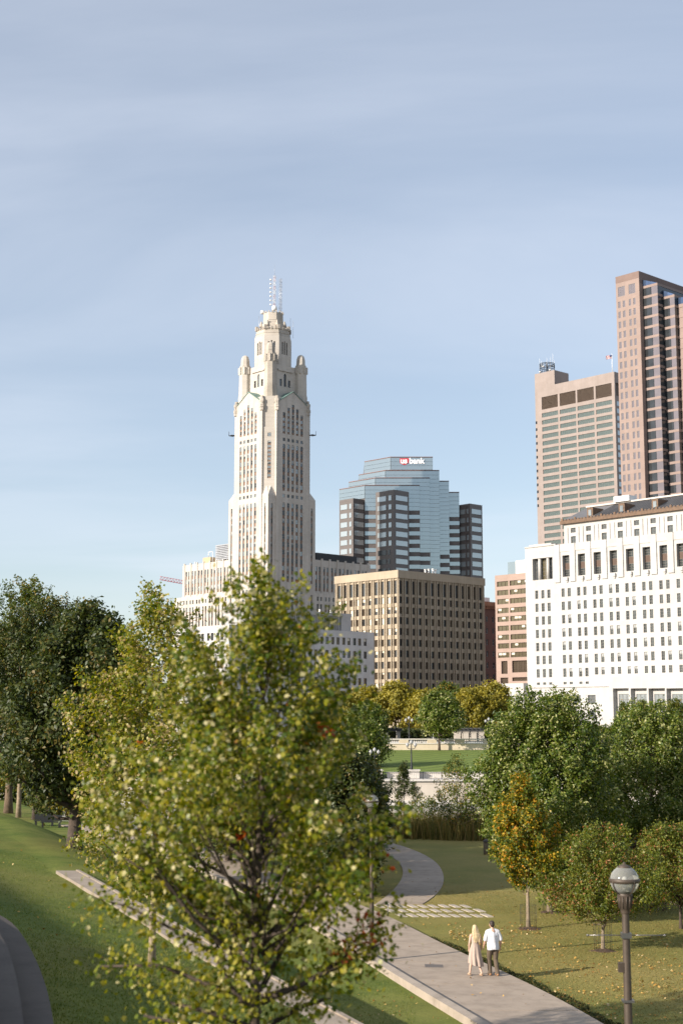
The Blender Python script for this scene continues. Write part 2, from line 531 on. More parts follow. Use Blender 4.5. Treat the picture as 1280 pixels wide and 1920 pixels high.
# --- water and the far bank
WATER = mat('river_water', (0.05, 0.065, 0.055), rough=0.12, var=0.2, scale=0.05, bump=0.35, bscale=0.6)
mb = MB(); mb.add([(-1500, 105, -2.8), (1500, 105, -2.8), (1500, 189, -2.8), (-1500, 189, -2.8)], [(0, 1, 2, 3)])
tag(mb.build('river', WATER), kind='structure')
LIME = mat_block('limestone_wall', (0.60, 0.53, 0.45), 6.0, 2.2, 0.03, 0.75, streak=0.10)
COPING = mat('limestone_coping', (0.60, 0.56, 0.51), var=0.08, scale=0.5)
YW = 188.0
mb = MB()
mb.box(-320, 320, YW, YW + 3.2, -4, 0.38, 0)
mb.box(-320, 320, YW - 0.25, YW + 3.1, 0.382, 0.60, 1)
rw = mb.build('river_wall', [LIME, COPING]); tag(rw, 'pale limestone river wall below the black railing', 'wall')
mb = MB(); mb.box(-320, 320, YW - 0.18, YW, -2.78, -2.05, 0)
mb.build('footing', COPING, rw)
mb = MB(); mb.box(6.0, 320, YW + 3.2, YW + 3.9, 0.6, 1.28, 0); mb.box(5.9, 320, YW + 3.1, YW + 4.0, 1.282, 1.42, 0)
tag(mb.build('parapet_wall', COPING), 'low white parapet wall along the foot of the far lawn', 'wall')
IRON = mat('dark_iron', (0.018, 0.02, 0.022), rough=0.5, metal=0.3)
rl = empty('railing', (0, YW + 0.4, 0.60)); tag(rl, 'thin black iron railing on top of the river wall', 'railing')
mb = MB(); mb.box(-60, 90, -0.03, 0.03, 0.86, 0.92); mb.box(-60, 90, -0.02, 0.02, 0.1, 0.14); mb.build('rail', IRON, rl)
pm = MB(); pm.box(-0.04, 0.04, -0.04, 0.04, 0, 0.98); pm = pm.mesh('post', IRON)
for i in range(60): link_mesh('post', pm, rl, (-58 + i * 2.45, 0, 0))
mb = MB()
for i in range(620): mb.box(-58 + i * 0.235, -58 + i * 0.235 + 0.022, -0.011, 0.011, 0.12, 0.88)
tag(mb.build('pickets', IRON, rl), kind='stuff')
# far lawn rising from parapet to the balustrade
YB = 236.0
mb = MB()
fx = np.linspace(-320, 320, 65); fy = np.linspace(YW + 3.2, YB + 0.3, 20)
fv, ff = [], []
for y in fy:
    for x in fx:
        t = (y - fy[0]) / (fy[-1] - fy[0])
        fv.append((x, y, 0.58 + 0.6 * smooth(0, 0.05, t) + (2.15 * t) + 0.25 * math.sin(x * 0.03) * math.sin(t * 3.1)))
for j in range(19):
    for i in range(64):
        ff.append((j * 65 + i, j * 65 + i + 1, (j + 1) * 65 + i + 1, (j + 1) * 65 + i))
mb.add(fv, ff, 0, True)
tag(mb.build('far_lawn', FAR_LAWN), kind='structure')
def far_z(y):
    t = (y - fy[0]) / (fy[-1] - fy[0])
    return 0.58 + 0.6 + 2.15 * t
CITY_Z = 4.6
PAVE = mat('city_pavement', (0.20, 0.19, 0.18), var=0.15, scale=0.02)
mb = MB(); mb.add([(-6000, YB + 0.3, CITY_Z), (6000, YB + 0.3, CITY_Z), (9000, 15000, CITY_Z), (-9000, 15000, CITY_Z)], [(0, 1, 2, 3)])
tag(mb.build('city_ground', PAVE), kind='structure')
# balustrade
CREAM = mat_block('balustrade_stone', (0.62, 0.53, 0.40), 2.4, 0.9, 0.02, 0.85, streak=0.08)
bl = empty('balustrade', (0, YB, 0)); tag(bl, 'cream stone terrace balustrade above the far lawn', 'balustrade')
mb = MB(); mb.box(-160, 160, -0.2, 0.3, 2.5, 4.28); mb.build('retaining_wall', CREAM, bl)
mb = MB(); mb.box(-160, 160, -0.32, 0.4, 4.282, 4.42); mb.build('base_course', COPING, bl)
mb = MB(); mb.box(-160, 160, -0.26, 0.34, 4.98, 5.14); mb.build('rail', COPING, bl)
pm = MB(); pm.box(-0.75, 0.75, -0.24, 0.3, 4.42, 4.98); pm = pm.mesh('pier', CREAM)
mb = MB()
for i in range(-12, 20):
    x0 = i * 4.6
    link_mesh('pier', pm, bl, (x0 + 1.0, 0, 0))
    for k in range(9):
        cx = x0 + 2.05 + k * 0.34
        mb.lathe([(0.07, 4.42), (0.07, 4.5), (0.05, 4.54), (0.11, 4.68), (0.05, 4.88), (0.08, 4.93), (0.08, 4.98)], 6, 0, (cx, 0.02, 0))
tag(mb.build('balusters', COPING, bl), kind='stuff')

# --- broad path with kerb, built slab by slab
def ribbon(L_, R_, z_top, z_bot, name, m, parent=None):
    mb = MB(); n = len(L_)
    vv = [(p[0], p[1], z_top) for p in L_] + [(p[0], p[1], z_top) for p in R_] + [(p[0], p[1], z_bot) for p in L_] + [(p[0], p[1], z_bot) for p in R_]
    ff = []
    for i in range(n - 1):
        ff += [(i, n + i, n + i + 1, i + 1), (i, i + 1, 2 * n + i + 1, 2 * n + i), (n + i, 3 * n + i, 3 * n + i + 1, n + i + 1)]
    ff += [(0, 2 * n, 3 * n, n), (n - 1, 2 * n - 1, 4 * n - 1, 3 * n - 1)]
    mb.add(vv, ff)
    return mb.build(name, m, parent)
def sm_edge(pts, y):                                      # smooth edge: average of shifted samples
    return sum(lerp_list(pts, y + q) for q in (-4, -2, 0, 2, 4)) / 5.0
path = ribbon([(lerp_list(PL, y) , y) for y in np.arange(14, 118, 1.0)], [(sm_edge(PR, y), y) for y in np.arange(14, 118, 1.0)], -0.02, -0.6, 'path', JOINT)
tag(path, kind='structure')
cuts = [14, 20, 25.5, 31, 35.2, 39.4, 43.6, 47.8, 52, 56.2, 60.4, 64.6, 68.8, 73, 78, 84, 91, 100, 109, 117]
for a, b in zip(cuts, cuts[1:]):
    yy = list(np.linspace(a + 0.03, b - 0.03, 7))
    o = ribbon([(sm_edge(PL, y), y) for y in yy], [(sm_edge(PR, y) + 0.02, y) for y in yy], 0.05, -0.3, 'slab', CONC, path)
ka = list(np.arange(14, 100, 1.0))
for a in range(0, len(ka) - 6, 6):
    yy = np.linspace(ka[a] + 0.01, ka[a + 6] - 0.01, 7)
    ribbon([(sm_edge(PL, y) - 0.36, y) for y in yy], [(sm_edge(PL, y) - 0.02, y) for y in yy], 0.24, -0.3, 'kerb_stone', KERB, path)
mb = MB(); q = at_z(813, 1811, 0.054); mb.prism([(q.x - .32, q.y - .25), (q.x + .3, q.y - .33), (q.x + .32, q.y + .25), (q.x - .3, q.y + .33)], 0.0505, 0.056)
mb.build('manhole_cover', mat('cast_iron', (0.13, 0.11, 0.095), rough=0.6), path)

# --- narrow curved path beyond, and the stepping slabs that join them
ZR = -0.20
def resample(pts, n):
    seg = [0.0]
    for p, q in zip(pts, pts[1:]): seg.append(seg[-1] + math.dist(p, q))
    out = []
    for k in range(n):
        t = seg[-1] * k / (n - 1)
        i = max(j for j in range(len(seg)) if seg[j] <= t + 1e-9); i = min(i, len(pts) - 2)
        f = (t - seg[i]) / (seg[i + 1] - seg[i])
        out.append((pts[i][0] + (pts[i + 1][0] - pts[i][0]) * f, pts[i][1] + (pts[i + 1][1] - pts[i][1]) * f))
    for _ in range(4):
        out = [out[0]] + [((out[i - 1][0] + out[i][0] * 2 + out[i + 1][0]) / 4, (out[i - 1][1] + out[i][1] * 2 + out[i + 1][1]) / 4) for i in range(1, n - 1)] + [out[-1]]
    return out
cr = [tuple(at_z(a, b, ZR)[:2]) for a, b in ((792, 1694), (812, 1684), (830, 1662), (833, 1642), (822, 1619), (795, 1601), (762, 1588), (727, 1578), (690, 1569), (640, 1562))]
cl = [tuple(at_z(a, b, ZR)[:2]) for a, b in ((703, 1695), (724, 1681), (748, 1657), (757, 1637), (752, 1620), (735, 1605), (708, 1592), (675, 1583), (640, 1575), (600, 1570))]
CR, CL = resample(cr, 31), resample(cl, 31)
cpath = ribbon(CL, CR, ZR - 0.05, ZR - 0.5, 'curved_path', JOINT); tag(cpath, kind='structure')
for i in range(0, 30, 3):
    def cut(P, a, b):
        o = [P[k] for k in range(a, b + 1)]
        e = 0.004
        o[0] = (o[0][0] + (o[1][0] - o[0][0]) * e, o[0][1] + (o[1][1] - o[0][1]) * e)
        o[-1] = (o[-1][0] - (o[-1][0] - o[-2][0]) * e, o[-1][1] - (o[-1][1] - o[-2][1]) * e)
        return o
    ribbon(cut(CL, i, i + 3), cut(CR, i, i + 3), ZR - 0.012, ZR - 0.3, 'slab', CONC, cpath)
pav = empty('stepping_slabs', tuple(at_z(800, 1706, ZR))); tag(pav, kind='structure')
sm = MB(); sm.prism([(-0.135, -0.50), (0.14, -0.52), (0.135, 0.50), (-0.14, 0.52)], -0.15, -0.012); sm = sm.mesh('slab', mat_concrete('slab_concrete', (0.46, 0.40, 0.33)))
for row, (pya, x0, x1, nn) in enumerate(((1698, 712, 872, 9), (1706.5, 733, 898, 9), (1715.5, 752, 912, 9))):
    for k in range(nn):
        q = at_z(x0 + (x1 - x0) * k / (nn - 1), pya, ZR)
        link_mesh('slab', sm, pav, (q.x - pav.location.x + random.uniform(-.02, .02), q.y - pav.location.y, random.uniform(-.01, .012)), R(15 + random.uniform(-1.5, 1.5)))

# --- sloping retaining wall with a walk along its top
def strip_pts(off, y): 
    return (strip_x(y) - off / CN, y)
rwall = empty('retaining_wall', (strip_x(45), 45, 0)); tag(rwall, 'long low concrete retaining wall with a flat walking top crossing the left lawn', 'wall')
for a, b in zip(np.arange(16, 61.0, 3.75), np.arange(19.75, 64.8, 3.75)):
    yy = np.linspace(a + 0.01, b - 0.01, 4)
    o = ribbon([strip_pts(0.12, y) for y in yy], [strip_pts(-0.66, y) for y in yy], 2.26, -0.4, 'wall_section', STRIPC, rwall)
    o.location = (-rwall.location.x, -rwall.location.y, 0)
for a, b in zip(np.arange(16, 61.0, 3.75), np.arange(19.75, 64.8, 3.75)):
    yy = np.linspace(a + 0.02, b - 0.02, 4)
    o = ribbon([strip_pts(-0.66, y) for y in yy], [strip_pts(-0.78, y) for y in yy], 2.30, -0.4, 'kerb_edge', STRIPC, rwall)
    o.location = (-rwall.location.x, -rwall.location.y, 0)

# --- broad curved steps near the viewpoint
st = empty('curved_steps', (-6, 24, 3.5)); tag(st, 'broad curved concrete steps at the lawn edge in shadow', 'steps')
STEP_EDGE = []
def step(pts, z0, z1):
    pts = [tuple(at_z(a, b, z1)[:2]) for a, b in pts]
    pts = resample(pts, 24)
    STEP_EDGE.extend(pts if not STEP_EDGE else [])
    mb = MB()
    poly = pts + [(-40, pts[-1][1]), (-40, pts[0][1])]
    mb.prism(poly[::-1], z0, z1)
    o = mb.build('step', STEPC, st); o.location = -st.location
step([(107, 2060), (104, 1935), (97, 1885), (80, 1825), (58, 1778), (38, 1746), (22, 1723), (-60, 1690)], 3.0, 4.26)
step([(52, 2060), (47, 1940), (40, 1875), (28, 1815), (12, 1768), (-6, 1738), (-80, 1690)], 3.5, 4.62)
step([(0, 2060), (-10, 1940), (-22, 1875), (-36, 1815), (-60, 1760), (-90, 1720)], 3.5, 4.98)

# --- the long building to the left, outside the frame, whose shadow lies on the upper lawn
pa, pb = at_ground(0, 1647), at_ground(353, 1884)
HB = 20.0
def roof_pt(p): return p + SUN_DIR * ((HB - p.z) / SUN_DIR.z)
ra, rb = roof_pt(pa), roof_pt(pb)
dv = (rb - ra); dv.z = 0; dv.normalize()
A = ra - dv * 4.0; B = ra + dv * 75.0
nrm = Vector((-dv.y, dv.x, 0))
if nrm.x > 0: nrm = -nrm
mus = empty('museum_building', (A.x, A.y, 0)); tag(mus, 'long flat roofed concrete building left of the lawn, outside the picture', 'building')
PREC = mat_block('precast_concrete', (0.45, 0.42, 0.38), 3, 1.5, 0.02, 0.8)
def mpt(t, w): q = dv * t + nrm * w; return (q.x, q.y)
mb = MB(); mb.prism([mpt(0.3, 0.3), mpt(78.7, 0.3), mpt(78.7, 30), mpt(0.3, 30)], 0, HB - 1.2); mb.build('wall', PREC, mus)
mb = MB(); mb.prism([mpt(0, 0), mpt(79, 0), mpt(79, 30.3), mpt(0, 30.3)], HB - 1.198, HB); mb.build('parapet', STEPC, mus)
gp = MB(); gp.box(-1.1, 1.1, -0.06, 0.06, 0, 2.2); gp = gp.mesh('window', mat_glass('museum_glass', (0.12, 0.15, 0.17)))
for k in range(18):
    for zf in (4.5, 9, 13.5):
        q = mpt(4 + k * 4.1, 0.27); link_mesh('window', gp, mus, (q[0], q[1], zf), math.atan2(dv.y, dv.x))

# ================================================================== BUILDINGS
YAW = R(42.9)                            # the street grid: local +x runs right-away, local +y runs left-away
_wm = {}
def win_mesh(w, h, style, fr, gl, bl=None):
    """window: pane, frame bars and, if any, a blind. style = (columns, rows, blind fraction)"""
    key = (round(w, 2), round(h, 2), style, fr.name, gl.name)
    if key in _wm: return _wm[key]
    nc, nr, bf = style
    mb = MB()
    x0, x1 = -w / 2, w / 2
    mb.add([(x0, 0, 0), (x1, 0, 0), (x1, 0, h), (x0, 0, h)], [(0, 1, 2, 3)], 1)
    t = min(0.07, w * 0.07)
    y0, y1 = -0.09, -0.004
    mb.box(x0, x0 + t, y0, y1, 0, h, 0); mb.box(x1 - t, x1, y0, y1, 0, h, 0)
    mb.box(x0 + t, x1 - t, y0, y1, 0, t, 0); mb.box(x0 + t, x1 - t, y0, y1, h - t, h, 0)
    for i in range(1, nc):
        c = x0 + w * i / nc; mb.box(c - t * .4, c + t * .4, y0 * .8, y1, t, h - t, 0)
    for i in range(1, nr):
        c = h * i / nr; mb.box(x0 + t, x1 - t, y0 * .9, y1, c - t * .45, c + t * .45, 0)
    if bf > 0:
        mb.add([(x0 + t, -0.02, h * (1 - bf)), (x1 - t, -0.02, h * (1 - bf)), (x1 - t, -0.02, h - t), (x0 + t, -0.02, h - t)], [(0, 1, 2, 3)], 2)
    me = mb.mesh('window', [fr, gl, bl or gl])
    _wm[key] = me
    return me

class Bld:
    def __init__(s, name, label, cat, corner, z0=CITY_Z, yaw=YAW, group=None):
        s.root = empty(name, (corner[0], corner[1], z0), yaw)
        tag(s.root, label, cat, group)
        s.c = Vector((corner[0], corner[1], z0)); s.yaw = yaw
        s.wins = []; s.mb = MB(); s.bk = MB()
        s.fL = Face((0, 0, 0), (0, 1, 0), (1, 0, 0))      # lit face, facing left: s runs along local y
        s.fR = Face((0, 0, 0), (1, 0, 0), (0, 1, 0))      # right face: s runs along local x
    def local_ray(s, px, py):
        o = Vector((0, 0, CZ)) - s.c; d = ray(px, py)
        c, q = math.cos(-s.yaw), math.sin(-s.yaw)
        rt = lambda v: Vector((v.x * c - v.y * q, v.x * q + v.y * c, v.z))
        return rt(o), rt(d)
    def onL(s, px, py, k=0.0):
        o, d = s.local_ray(px, py); t = (k - o.x) / d.x; p = o + d * t
        return p.y, p.z
    def onR(s, px, py, k=0.0):
        o, d = s.local_ray(px, py); t = (k - o.y) / d.y; p = o + d * t
        return p.x, p.z
    def win(s, face, a, b, c, d, depth, style, fr, gl, bl=None):
        s.wins.append((face, (a + b) / 2, c, depth, b - a, d - c, style, fr, gl, bl))
    def strip(s, face, a, b, c, d, nfl, depth, fr, gls, bls, hfrac=0.58, top=False):
        """vertical recess with spandrels and a window at each floor; returns its opening"""
        s.bk.add([face.p(a, c, depth), face.p(b, c, depth), face.p(b, d, depth), face.p(a, d, depth)], [(0, 1, 2, 3)])
        fh = (d - c) / nfl
        for i in range(nfl):
            z = c + i * fh + (fh * (1 - hfrac) if i or True else 0)
            g = random.choice(gls); bf = random.choice((0, 0, 0, 0.35, 0.6)) if bls else 0
            s.win(face, a + 0.04, b - 0.04, z, c + (i + 1) * fh - 0.02, depth - 0.12, (1, 2, bf), fr, g, bls)
        return (a, b, c, d)
    def finish(s, wallmats, backmat, limit=290, wall_name='wall'):
        w = s.mb.build(wall_name, wallmats, s.root)
        if s.bk.v: tag(s.bk.build('spandrels', backmat, s.root), kind='stuff')
        ws = sorted(s.wins, key=lambda q: -q[4] * q[5])
        for k, (face, cx, z, dep, ww, hh, style, fr, gl, bl) in enumerate(ws[:limit]):
            link_mesh('window', win_mesh(ww, hh, style, fr, gl, bl), s.root, face.p(cx, z, dep), face.rz)
        rest = ws[limit:]
        if rest:
            mats_, mb = [], MB()
            def mi(m):
                if m not in mats_: mats_.append(m)
                return mats_.index(m)
            for face, cx, z, dep, ww, hh, style, fr, gl, bl in rest:
                me = win_mesh(ww, hh, style, fr, gl, bl)
                M = Matrix.Translation(face.p(cx, z, dep)) @ Matrix.Rotation(face.rz, 4, 'Z')
                base = len(mb.v)
                mb.v.extend([tuple(M @ v.co) for v in me.vertices])
                for p in me.polygons:
                    mb.f.append([base + i for i in p.vertices]); mb.m.append(mi(me.materials[p.material_index])); mb.sm.append(False)
            tag(mb.build('small_windows', mats_, s.root), kind='stuff')
        return w

FRAME_G = mat('window_frame_grey', (0.22, 0.22, 0.21), rough=0.5)
FRAME_B = mat('window_frame_bronze', (0.10, 0.07, 0.05), rough=0.5, metal=0.3)
FRAME_W = mat('window_frame_pale', (0.6, 0.57, 0.52), rough=0.6)
G_DARK = mat_glass('glass_dark', (0.045, 0.05, 0.055), 0.35, 0.15)
G_MID = mat_glass('glass_mid', (0.13, 0.145, 0.155), 0.4, 0.15)
G_PALE = mat_glass('glass_pale', (0.30, 0.33, 0.34), 0.4, 0.2)
G_BROWN = mat_glass('glass_brown', (0.11, 0.085, 0.06), 0.35, 0.18)
BLIND = mat('window_blind', (0.62, 0.58, 0.48), rough=0.8)
BLIND_G = mat('window_blind_grey', (0.36, 0.37, 0.36), rough=0.8)
BRASS = mat('warm_metal', (0.35, 0.25, 0.15), rough=0.4, metal=0.5)
WHITE_P = mat('white_paint', (0.75, 0.75, 0.74), rough=0.5)
RED_P = mat('red_paint', (0.55, 0.08, 0.06), rough=0.5)
COPPER = mat('green_copper', (0.15, 0.24, 0.21), rough=0.7, var=0.25)
ROOF_D = mat('dark_roofing', (0.06, 0.06, 0.065), rough=0.9)

# ------------------------------------------------------------------ the white stone skyscraper
TERRA = mat_block('terracotta_block', (0.55, 0.505, 0.45), 1.3, 0.62, 0.02, 0.80, var=0.09, streak=0.16)
TERRA2 = mat_block('carved_terracotta', (0.53, 0.475, 0.41), 0.7, 0.45, 0.03, 0.62, var=0.2, streak=0.25)
SPAN = mat('bronze_spandrel', (0.235, 0.155, 0.115), rough=0.6, var=0.2, scale=1.0)
cc = at_y(507.5, 1300, 600)
b = Bld('skyscraper', 'tall cream stone skyscraper with stepped top, turrets and antenna masts', 'skyscraper', (cc.x, cc.y))
def Z(py, Y=588): return at_y(507, py, Y).z - CITY_Z
K, W_ = 13.4, 9.1
fL = Face((-K, 0, 0), (0, 1, 0), (1, 0, 0)); fR = Face((0, -K, 0), (1, 0, 0), (0, 1, 0))
cols = [(-4.95, 1.4), (-2.4, 1.35), (0.0, 1.35), (2.4, 1.35), (4.95, 1.4)]
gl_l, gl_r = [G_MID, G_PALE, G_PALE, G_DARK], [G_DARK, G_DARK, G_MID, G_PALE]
zG, zT = Z(757), Z(733)
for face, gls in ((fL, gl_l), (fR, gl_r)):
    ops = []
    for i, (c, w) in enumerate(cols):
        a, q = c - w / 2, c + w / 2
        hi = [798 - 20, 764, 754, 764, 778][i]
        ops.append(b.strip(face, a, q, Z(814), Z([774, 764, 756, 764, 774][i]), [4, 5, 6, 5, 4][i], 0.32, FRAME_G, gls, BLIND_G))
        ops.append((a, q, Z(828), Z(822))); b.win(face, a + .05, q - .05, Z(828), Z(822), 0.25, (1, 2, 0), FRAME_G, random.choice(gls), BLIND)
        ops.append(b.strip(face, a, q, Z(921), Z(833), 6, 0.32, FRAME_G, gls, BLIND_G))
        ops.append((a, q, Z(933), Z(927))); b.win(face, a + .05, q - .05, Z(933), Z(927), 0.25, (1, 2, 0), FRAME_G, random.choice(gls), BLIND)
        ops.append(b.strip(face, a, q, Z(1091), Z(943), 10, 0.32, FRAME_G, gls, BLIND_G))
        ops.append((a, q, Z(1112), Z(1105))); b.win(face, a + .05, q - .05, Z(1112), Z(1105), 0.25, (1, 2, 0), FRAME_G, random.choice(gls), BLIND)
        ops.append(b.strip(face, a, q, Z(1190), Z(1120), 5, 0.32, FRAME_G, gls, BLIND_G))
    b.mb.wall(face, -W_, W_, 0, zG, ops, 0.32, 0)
    # gable above, with attic vent, and the returns of the panel
    b.mb.add([face.p(-W_, zG), face.p(W_, zG), face.p(0, zT)], [(0, 1, 2)])
    b.mb.add([face.p(-W_, zG, 7), face.p(W_, zG, 7), face.p(0, zT, 7)], [(0, 1, 2)])
    for s_ in (-W_, W_):
        b.mb.add([face.p(s_, 0), face.p(s_, 0, 6), face.p(s_, zG, 6), face.p(s_, zG)], [(0, 1, 2, 3)])
    # arched heads: fillets over each opening
    for (c, w) in cols:
        for pt in (833, 943, 1120):
            for sg in (-1, 1):
                z = Z(pt)
                q = [(c + sg * w / 2, z), (c + sg * w / 2, z - 0.55), (c + sg * w * .36, z - 0.16), (c + sg * w * 0.12, z)]
                b.mb.add([face.p(s_, zz, -0.001 + 0.02) for s_, zz in q], [(0, 1, 2, 3)])
# far panels and the core with cut corners
for sx, sy in ((1, 0), (0, 1)):
    f2 = Face((K * sx, K * sy, 0), (sy, sx, 0), (-sx, -sy, 0))
    b.mb.add([f2.p(-W_, 0), f2.p(W_, 0), f2.p(W_, zG), f2.p(0, zT), f2.p(-W_, zG)], [(0, 1, 2, 3, 4)])
    for s_ in (-W_, W_): b.mb.add([f2.p(s_, 0), f2.p(s_, 0, 6), f2.p(s_, zG, 6), f2.p(s_, zG)], [(0, 1, 2, 3)])
KI, WI = K - 0.6, W_ - 0.25
octo = [(-KI, -WI), (-WI, -KI), (WI, -KI), (KI, -WI), (KI, WI), (WI, KI), (-WI, KI), (-KI, WI)]
KK = K - 0.95
octo2 = [(-KK, -WI), (-WI, -KK), (WI, -KK), (KK, -WI), (KK, WI), (WI, KK), (-WI, KK), (-KK, WI)]
fc = Face(((-KI - WI) / 2, (-KI - WI) / 2, 0), (-1, 1, 0), (1, 1, 0))   # the cut corner facing the viewer
cop = [b.strip(fc, -0.75, 0.75, Z(899), Z(829), 9, 0.2, FRAME_G, gl_l, BLIND_G), (-0.75, 0.75, Z(821), Z(814))]
b.win(fc, -0.7, 0.7, Z(821), Z(814), 0.15, (1, 2, 0), FRAME_G, G_PALE, BLIND)
hw = math.dist(octo[0], octo[1]) / 2
b.mb.wall(fc, -hw, hw, 0, Z(803), cop, 0.22, 0)
ocs = list(octo)
n8 = 8
for i in range(1, n8):
    p, q = ocs[i], ocs[(i + 1) % n8]
    if i % 2 == 0:                                      # cut corners get a wall, the panels cover the rest
        b.mb.add([(*p, 0), (*q, 0), (*q, Z(803)), (*p, Z(803))], [(0, 1, 2, 3)])
b.mb.prism(octo2, 2, Z(745), 0)
# square corner blocks of the lower stage, with sloping caps
a_ = 13.06
for sx, sy in ((-1, -1), (-1, 1), (1, -1)):
    zc = Z(931)
    i0, i1 = W_ - 0.05, a_
    xs, yy = sorted((sx * i0, sx * i1)), sorted((sy * i0, sy * i1))
    fl = Face((xs[0], 0, 0), (0, 1, 0), (1, 0, 0)); fr_ = Face((0, yy[0], 0), (1, 0, 0), (0, 1, 0))
    opl = opr = []
    ml, mr = (yy[0] + yy[1]) / 2, (xs[0] + xs[1]) / 2
    if sx < 0:
        opl = [b.strip(fl, ml - 0.5, ml + 0.5, Z(1091), Z(947), 10, 0.45, FRAME_G, gl_l, BLIND_G), b.strip(fl, ml - .5, ml + .5, Z(1190), Z(1112), 6, 0.45, FRAME_G, gl_l, None)]
    if sy < 0:
        opr = [b.strip(fr_, mr - 0.5, mr + 0.5, Z(1091), Z(947), 10, 0.45, FRAME_G, gl_r, BLIND_G), b.strip(fr_, mr - .5, mr + .5, Z(1190), Z(1112), 6, 0.45, FRAME_G, gl_r, None)]
    b.mb.wall(fl, yy[0], yy[1], 0, zc, opl, 0.45, 0)
    b.mb.wall(fr_, xs[0], xs[1], 0, zc, opr, 0.45, 0)
    b.mb.add([(xs[1], yy[0], 0), (xs[1], yy[1], 0), (xs[1], yy[1], zc), (xs[1], yy[0], zc)], [(0, 1, 2, 3)])
    b.mb.add([(xs[0], yy[1], 0), (xs[1], yy[1], 0), (xs[1], yy[1], zc), (xs[0], yy[1], zc)], [(0, 1, 2, 3)])
    o_ = (sx * i1, sy * i1); p1 = (sx * i0, sy * i1); p2 = (sx * i1, sy * i0); top = (sx * (i0 + 0.6), sy * (i0 + 0.6))
    zz = Z(905)
    b.mb.add([(*o_, zc), (*p1, zc), (*p2, zc), (*top, zz), (sx * i0, sy * (i0 + 1.8), zz), (sx * (i0 + 1.8), sy * i0, zz)],
             [(0, 1, 4, 3), (0, 3, 5, 2)], 0)
# roof slopes of the gables
for face in (fL, fR):
    mbr = MB()
    for sg in (-1, 1):
        mbr.add([face.p(sg * (W_ + .3), zG - .1, -.25), face.p(0, zT + .28, -.25), face.p(0, zT + .28, 7), face.p(sg * (W_ + .3), zG - .1, 7),
                 face.p(sg * (W_ + .3), zG - .4, -.25), face.p(0, zT + .0, -.25)], [(0, 1, 2, 3), (0, 1, 5, 4)])
    mbr.build('gable_roof', COPPER, b.root)
# carved corner figures on the shoulders
for x, y in ((-K + .3, -W_ + .5), (-W_ + .5, -K + .3), (-K + .3, W_ - .5), (W_ - .5, -K + .3)):
    mbf = MB()
    for k in range(5):
        r_ = [1.0, 1.15, 0.9, 1.05, 0.6][k]
        mbf.prism([(x + r_ * math.cos(t), y + r_ * math.sin(t)) for t in np.linspace(0.3, 6.58, 7)[:-1]], Z(772) + k * 1.25, Z(772) + k * 1.25 + 1.24)
    mbf.build('carved_figure', TERRA2, b.root)
def Z(py, Y=597): return at_y(507, py, Y).z - CITY_Z
# block between the turrets
p_ = 8.0
for face, gls in ((Face((-p_, 0, 0), (0, 1, 0), (1, 0, 0)), gl_l), (Face((0, -p_, 0), (1, 0, 0), (0, 1, 0)), gl_r)):
    ops = [(-0.7, 0.7, Z(728), Z(704)), (-3.0, -1.7, Z(728), Z(715)), (1.7, 3.0, Z(728), Z(715))]
    for o in ops: b.win(face, *o, 0.4, (1, 3, 0), FRAME_G, random.choice(gls), BLIND)
    b.mb.wall(face, -p_, p_, Z(760), Z(689), ops, 0.4, 0)
    for sg in (-1, 1):
        z = Z(704); b.mb.add([face.p(sg * .7, z, .02), face.p(sg * .7, z - .7, .02), face.p(sg * .45, z - .2, .02), face.p(sg * .1, z, .02)], [(0, 1, 2, 3)])
    b.mb.add([face.p(-4.2, Z(700), -.5), face.p(4.2, Z(700), -.5), face.p(4.2, Z(697), -.5), face.p(-4.2, Z(697), -.5), face.p(-4.2, Z(697), 0), face.p(4.2, Z(697), 0)], [(0, 1, 2, 3), (3, 2, 5, 4)], 0)
b.mb.prism([(-p_ + .6, -p_ + .6), (p_, -p_ + .6), (p_, p_), (-p_ + .6, p_)], Z(760), Z(689.5), 0)
# turrets
def octp(x, y, r, rot=R(22.5)): return [(x + r * math.cos(rot + i * math.pi / 4), y + r * math.sin(rot + i * math.pi / 4)) for i in range(8)]
for sx, sy in ((-1, -1), (-1, 1), (1, -1), (1, 1)):
    x, y = 8.5 * sx, 8.5 * sy
    mt = MB()
    e = 12 if (sx, sy) == (-1, -1) else 0
    mt.prism(octp(x, y, 3.0), Z(803), Z(742), 0)
    mt.prism(octp(x, y, 2.75), Z(742), Z(690 - e), 0, top=octp(x, y, 2.6))
    mt.prism(octp(x, y, 2.45), Z(690 - e), Z(684 - e), 0)
    mt.prism(octp(x, y, 2.05), Z(684 - e), Z(672 - e), 0, top=octp(x, y, 1.9))
    mt.prism(octp(x, y, 1.9), Z(672 - e), Z(666 - e), 0, top=octp(x, y, 1.4))
    mt.prism(octp(x, y, 1.4), Z(666 - e), Z(663.5 - e), 0, top=octp(x, y, 0.6))
    for i in range(8):
        t = R(22.5) + i * math.pi / 4 + math.pi / 8
        mt.box(x + 2.55 * math.cos(t) - .35, x + 2.55 * math.cos(t) + .35, y + 2.55 * math.sin(t) - .35, y + 2.55 * math.sin(t) + .35, Z(700 - e), Z(687 - e), 0)
    mt.build('turret', TERRA2 if e else TERRA, b.root)
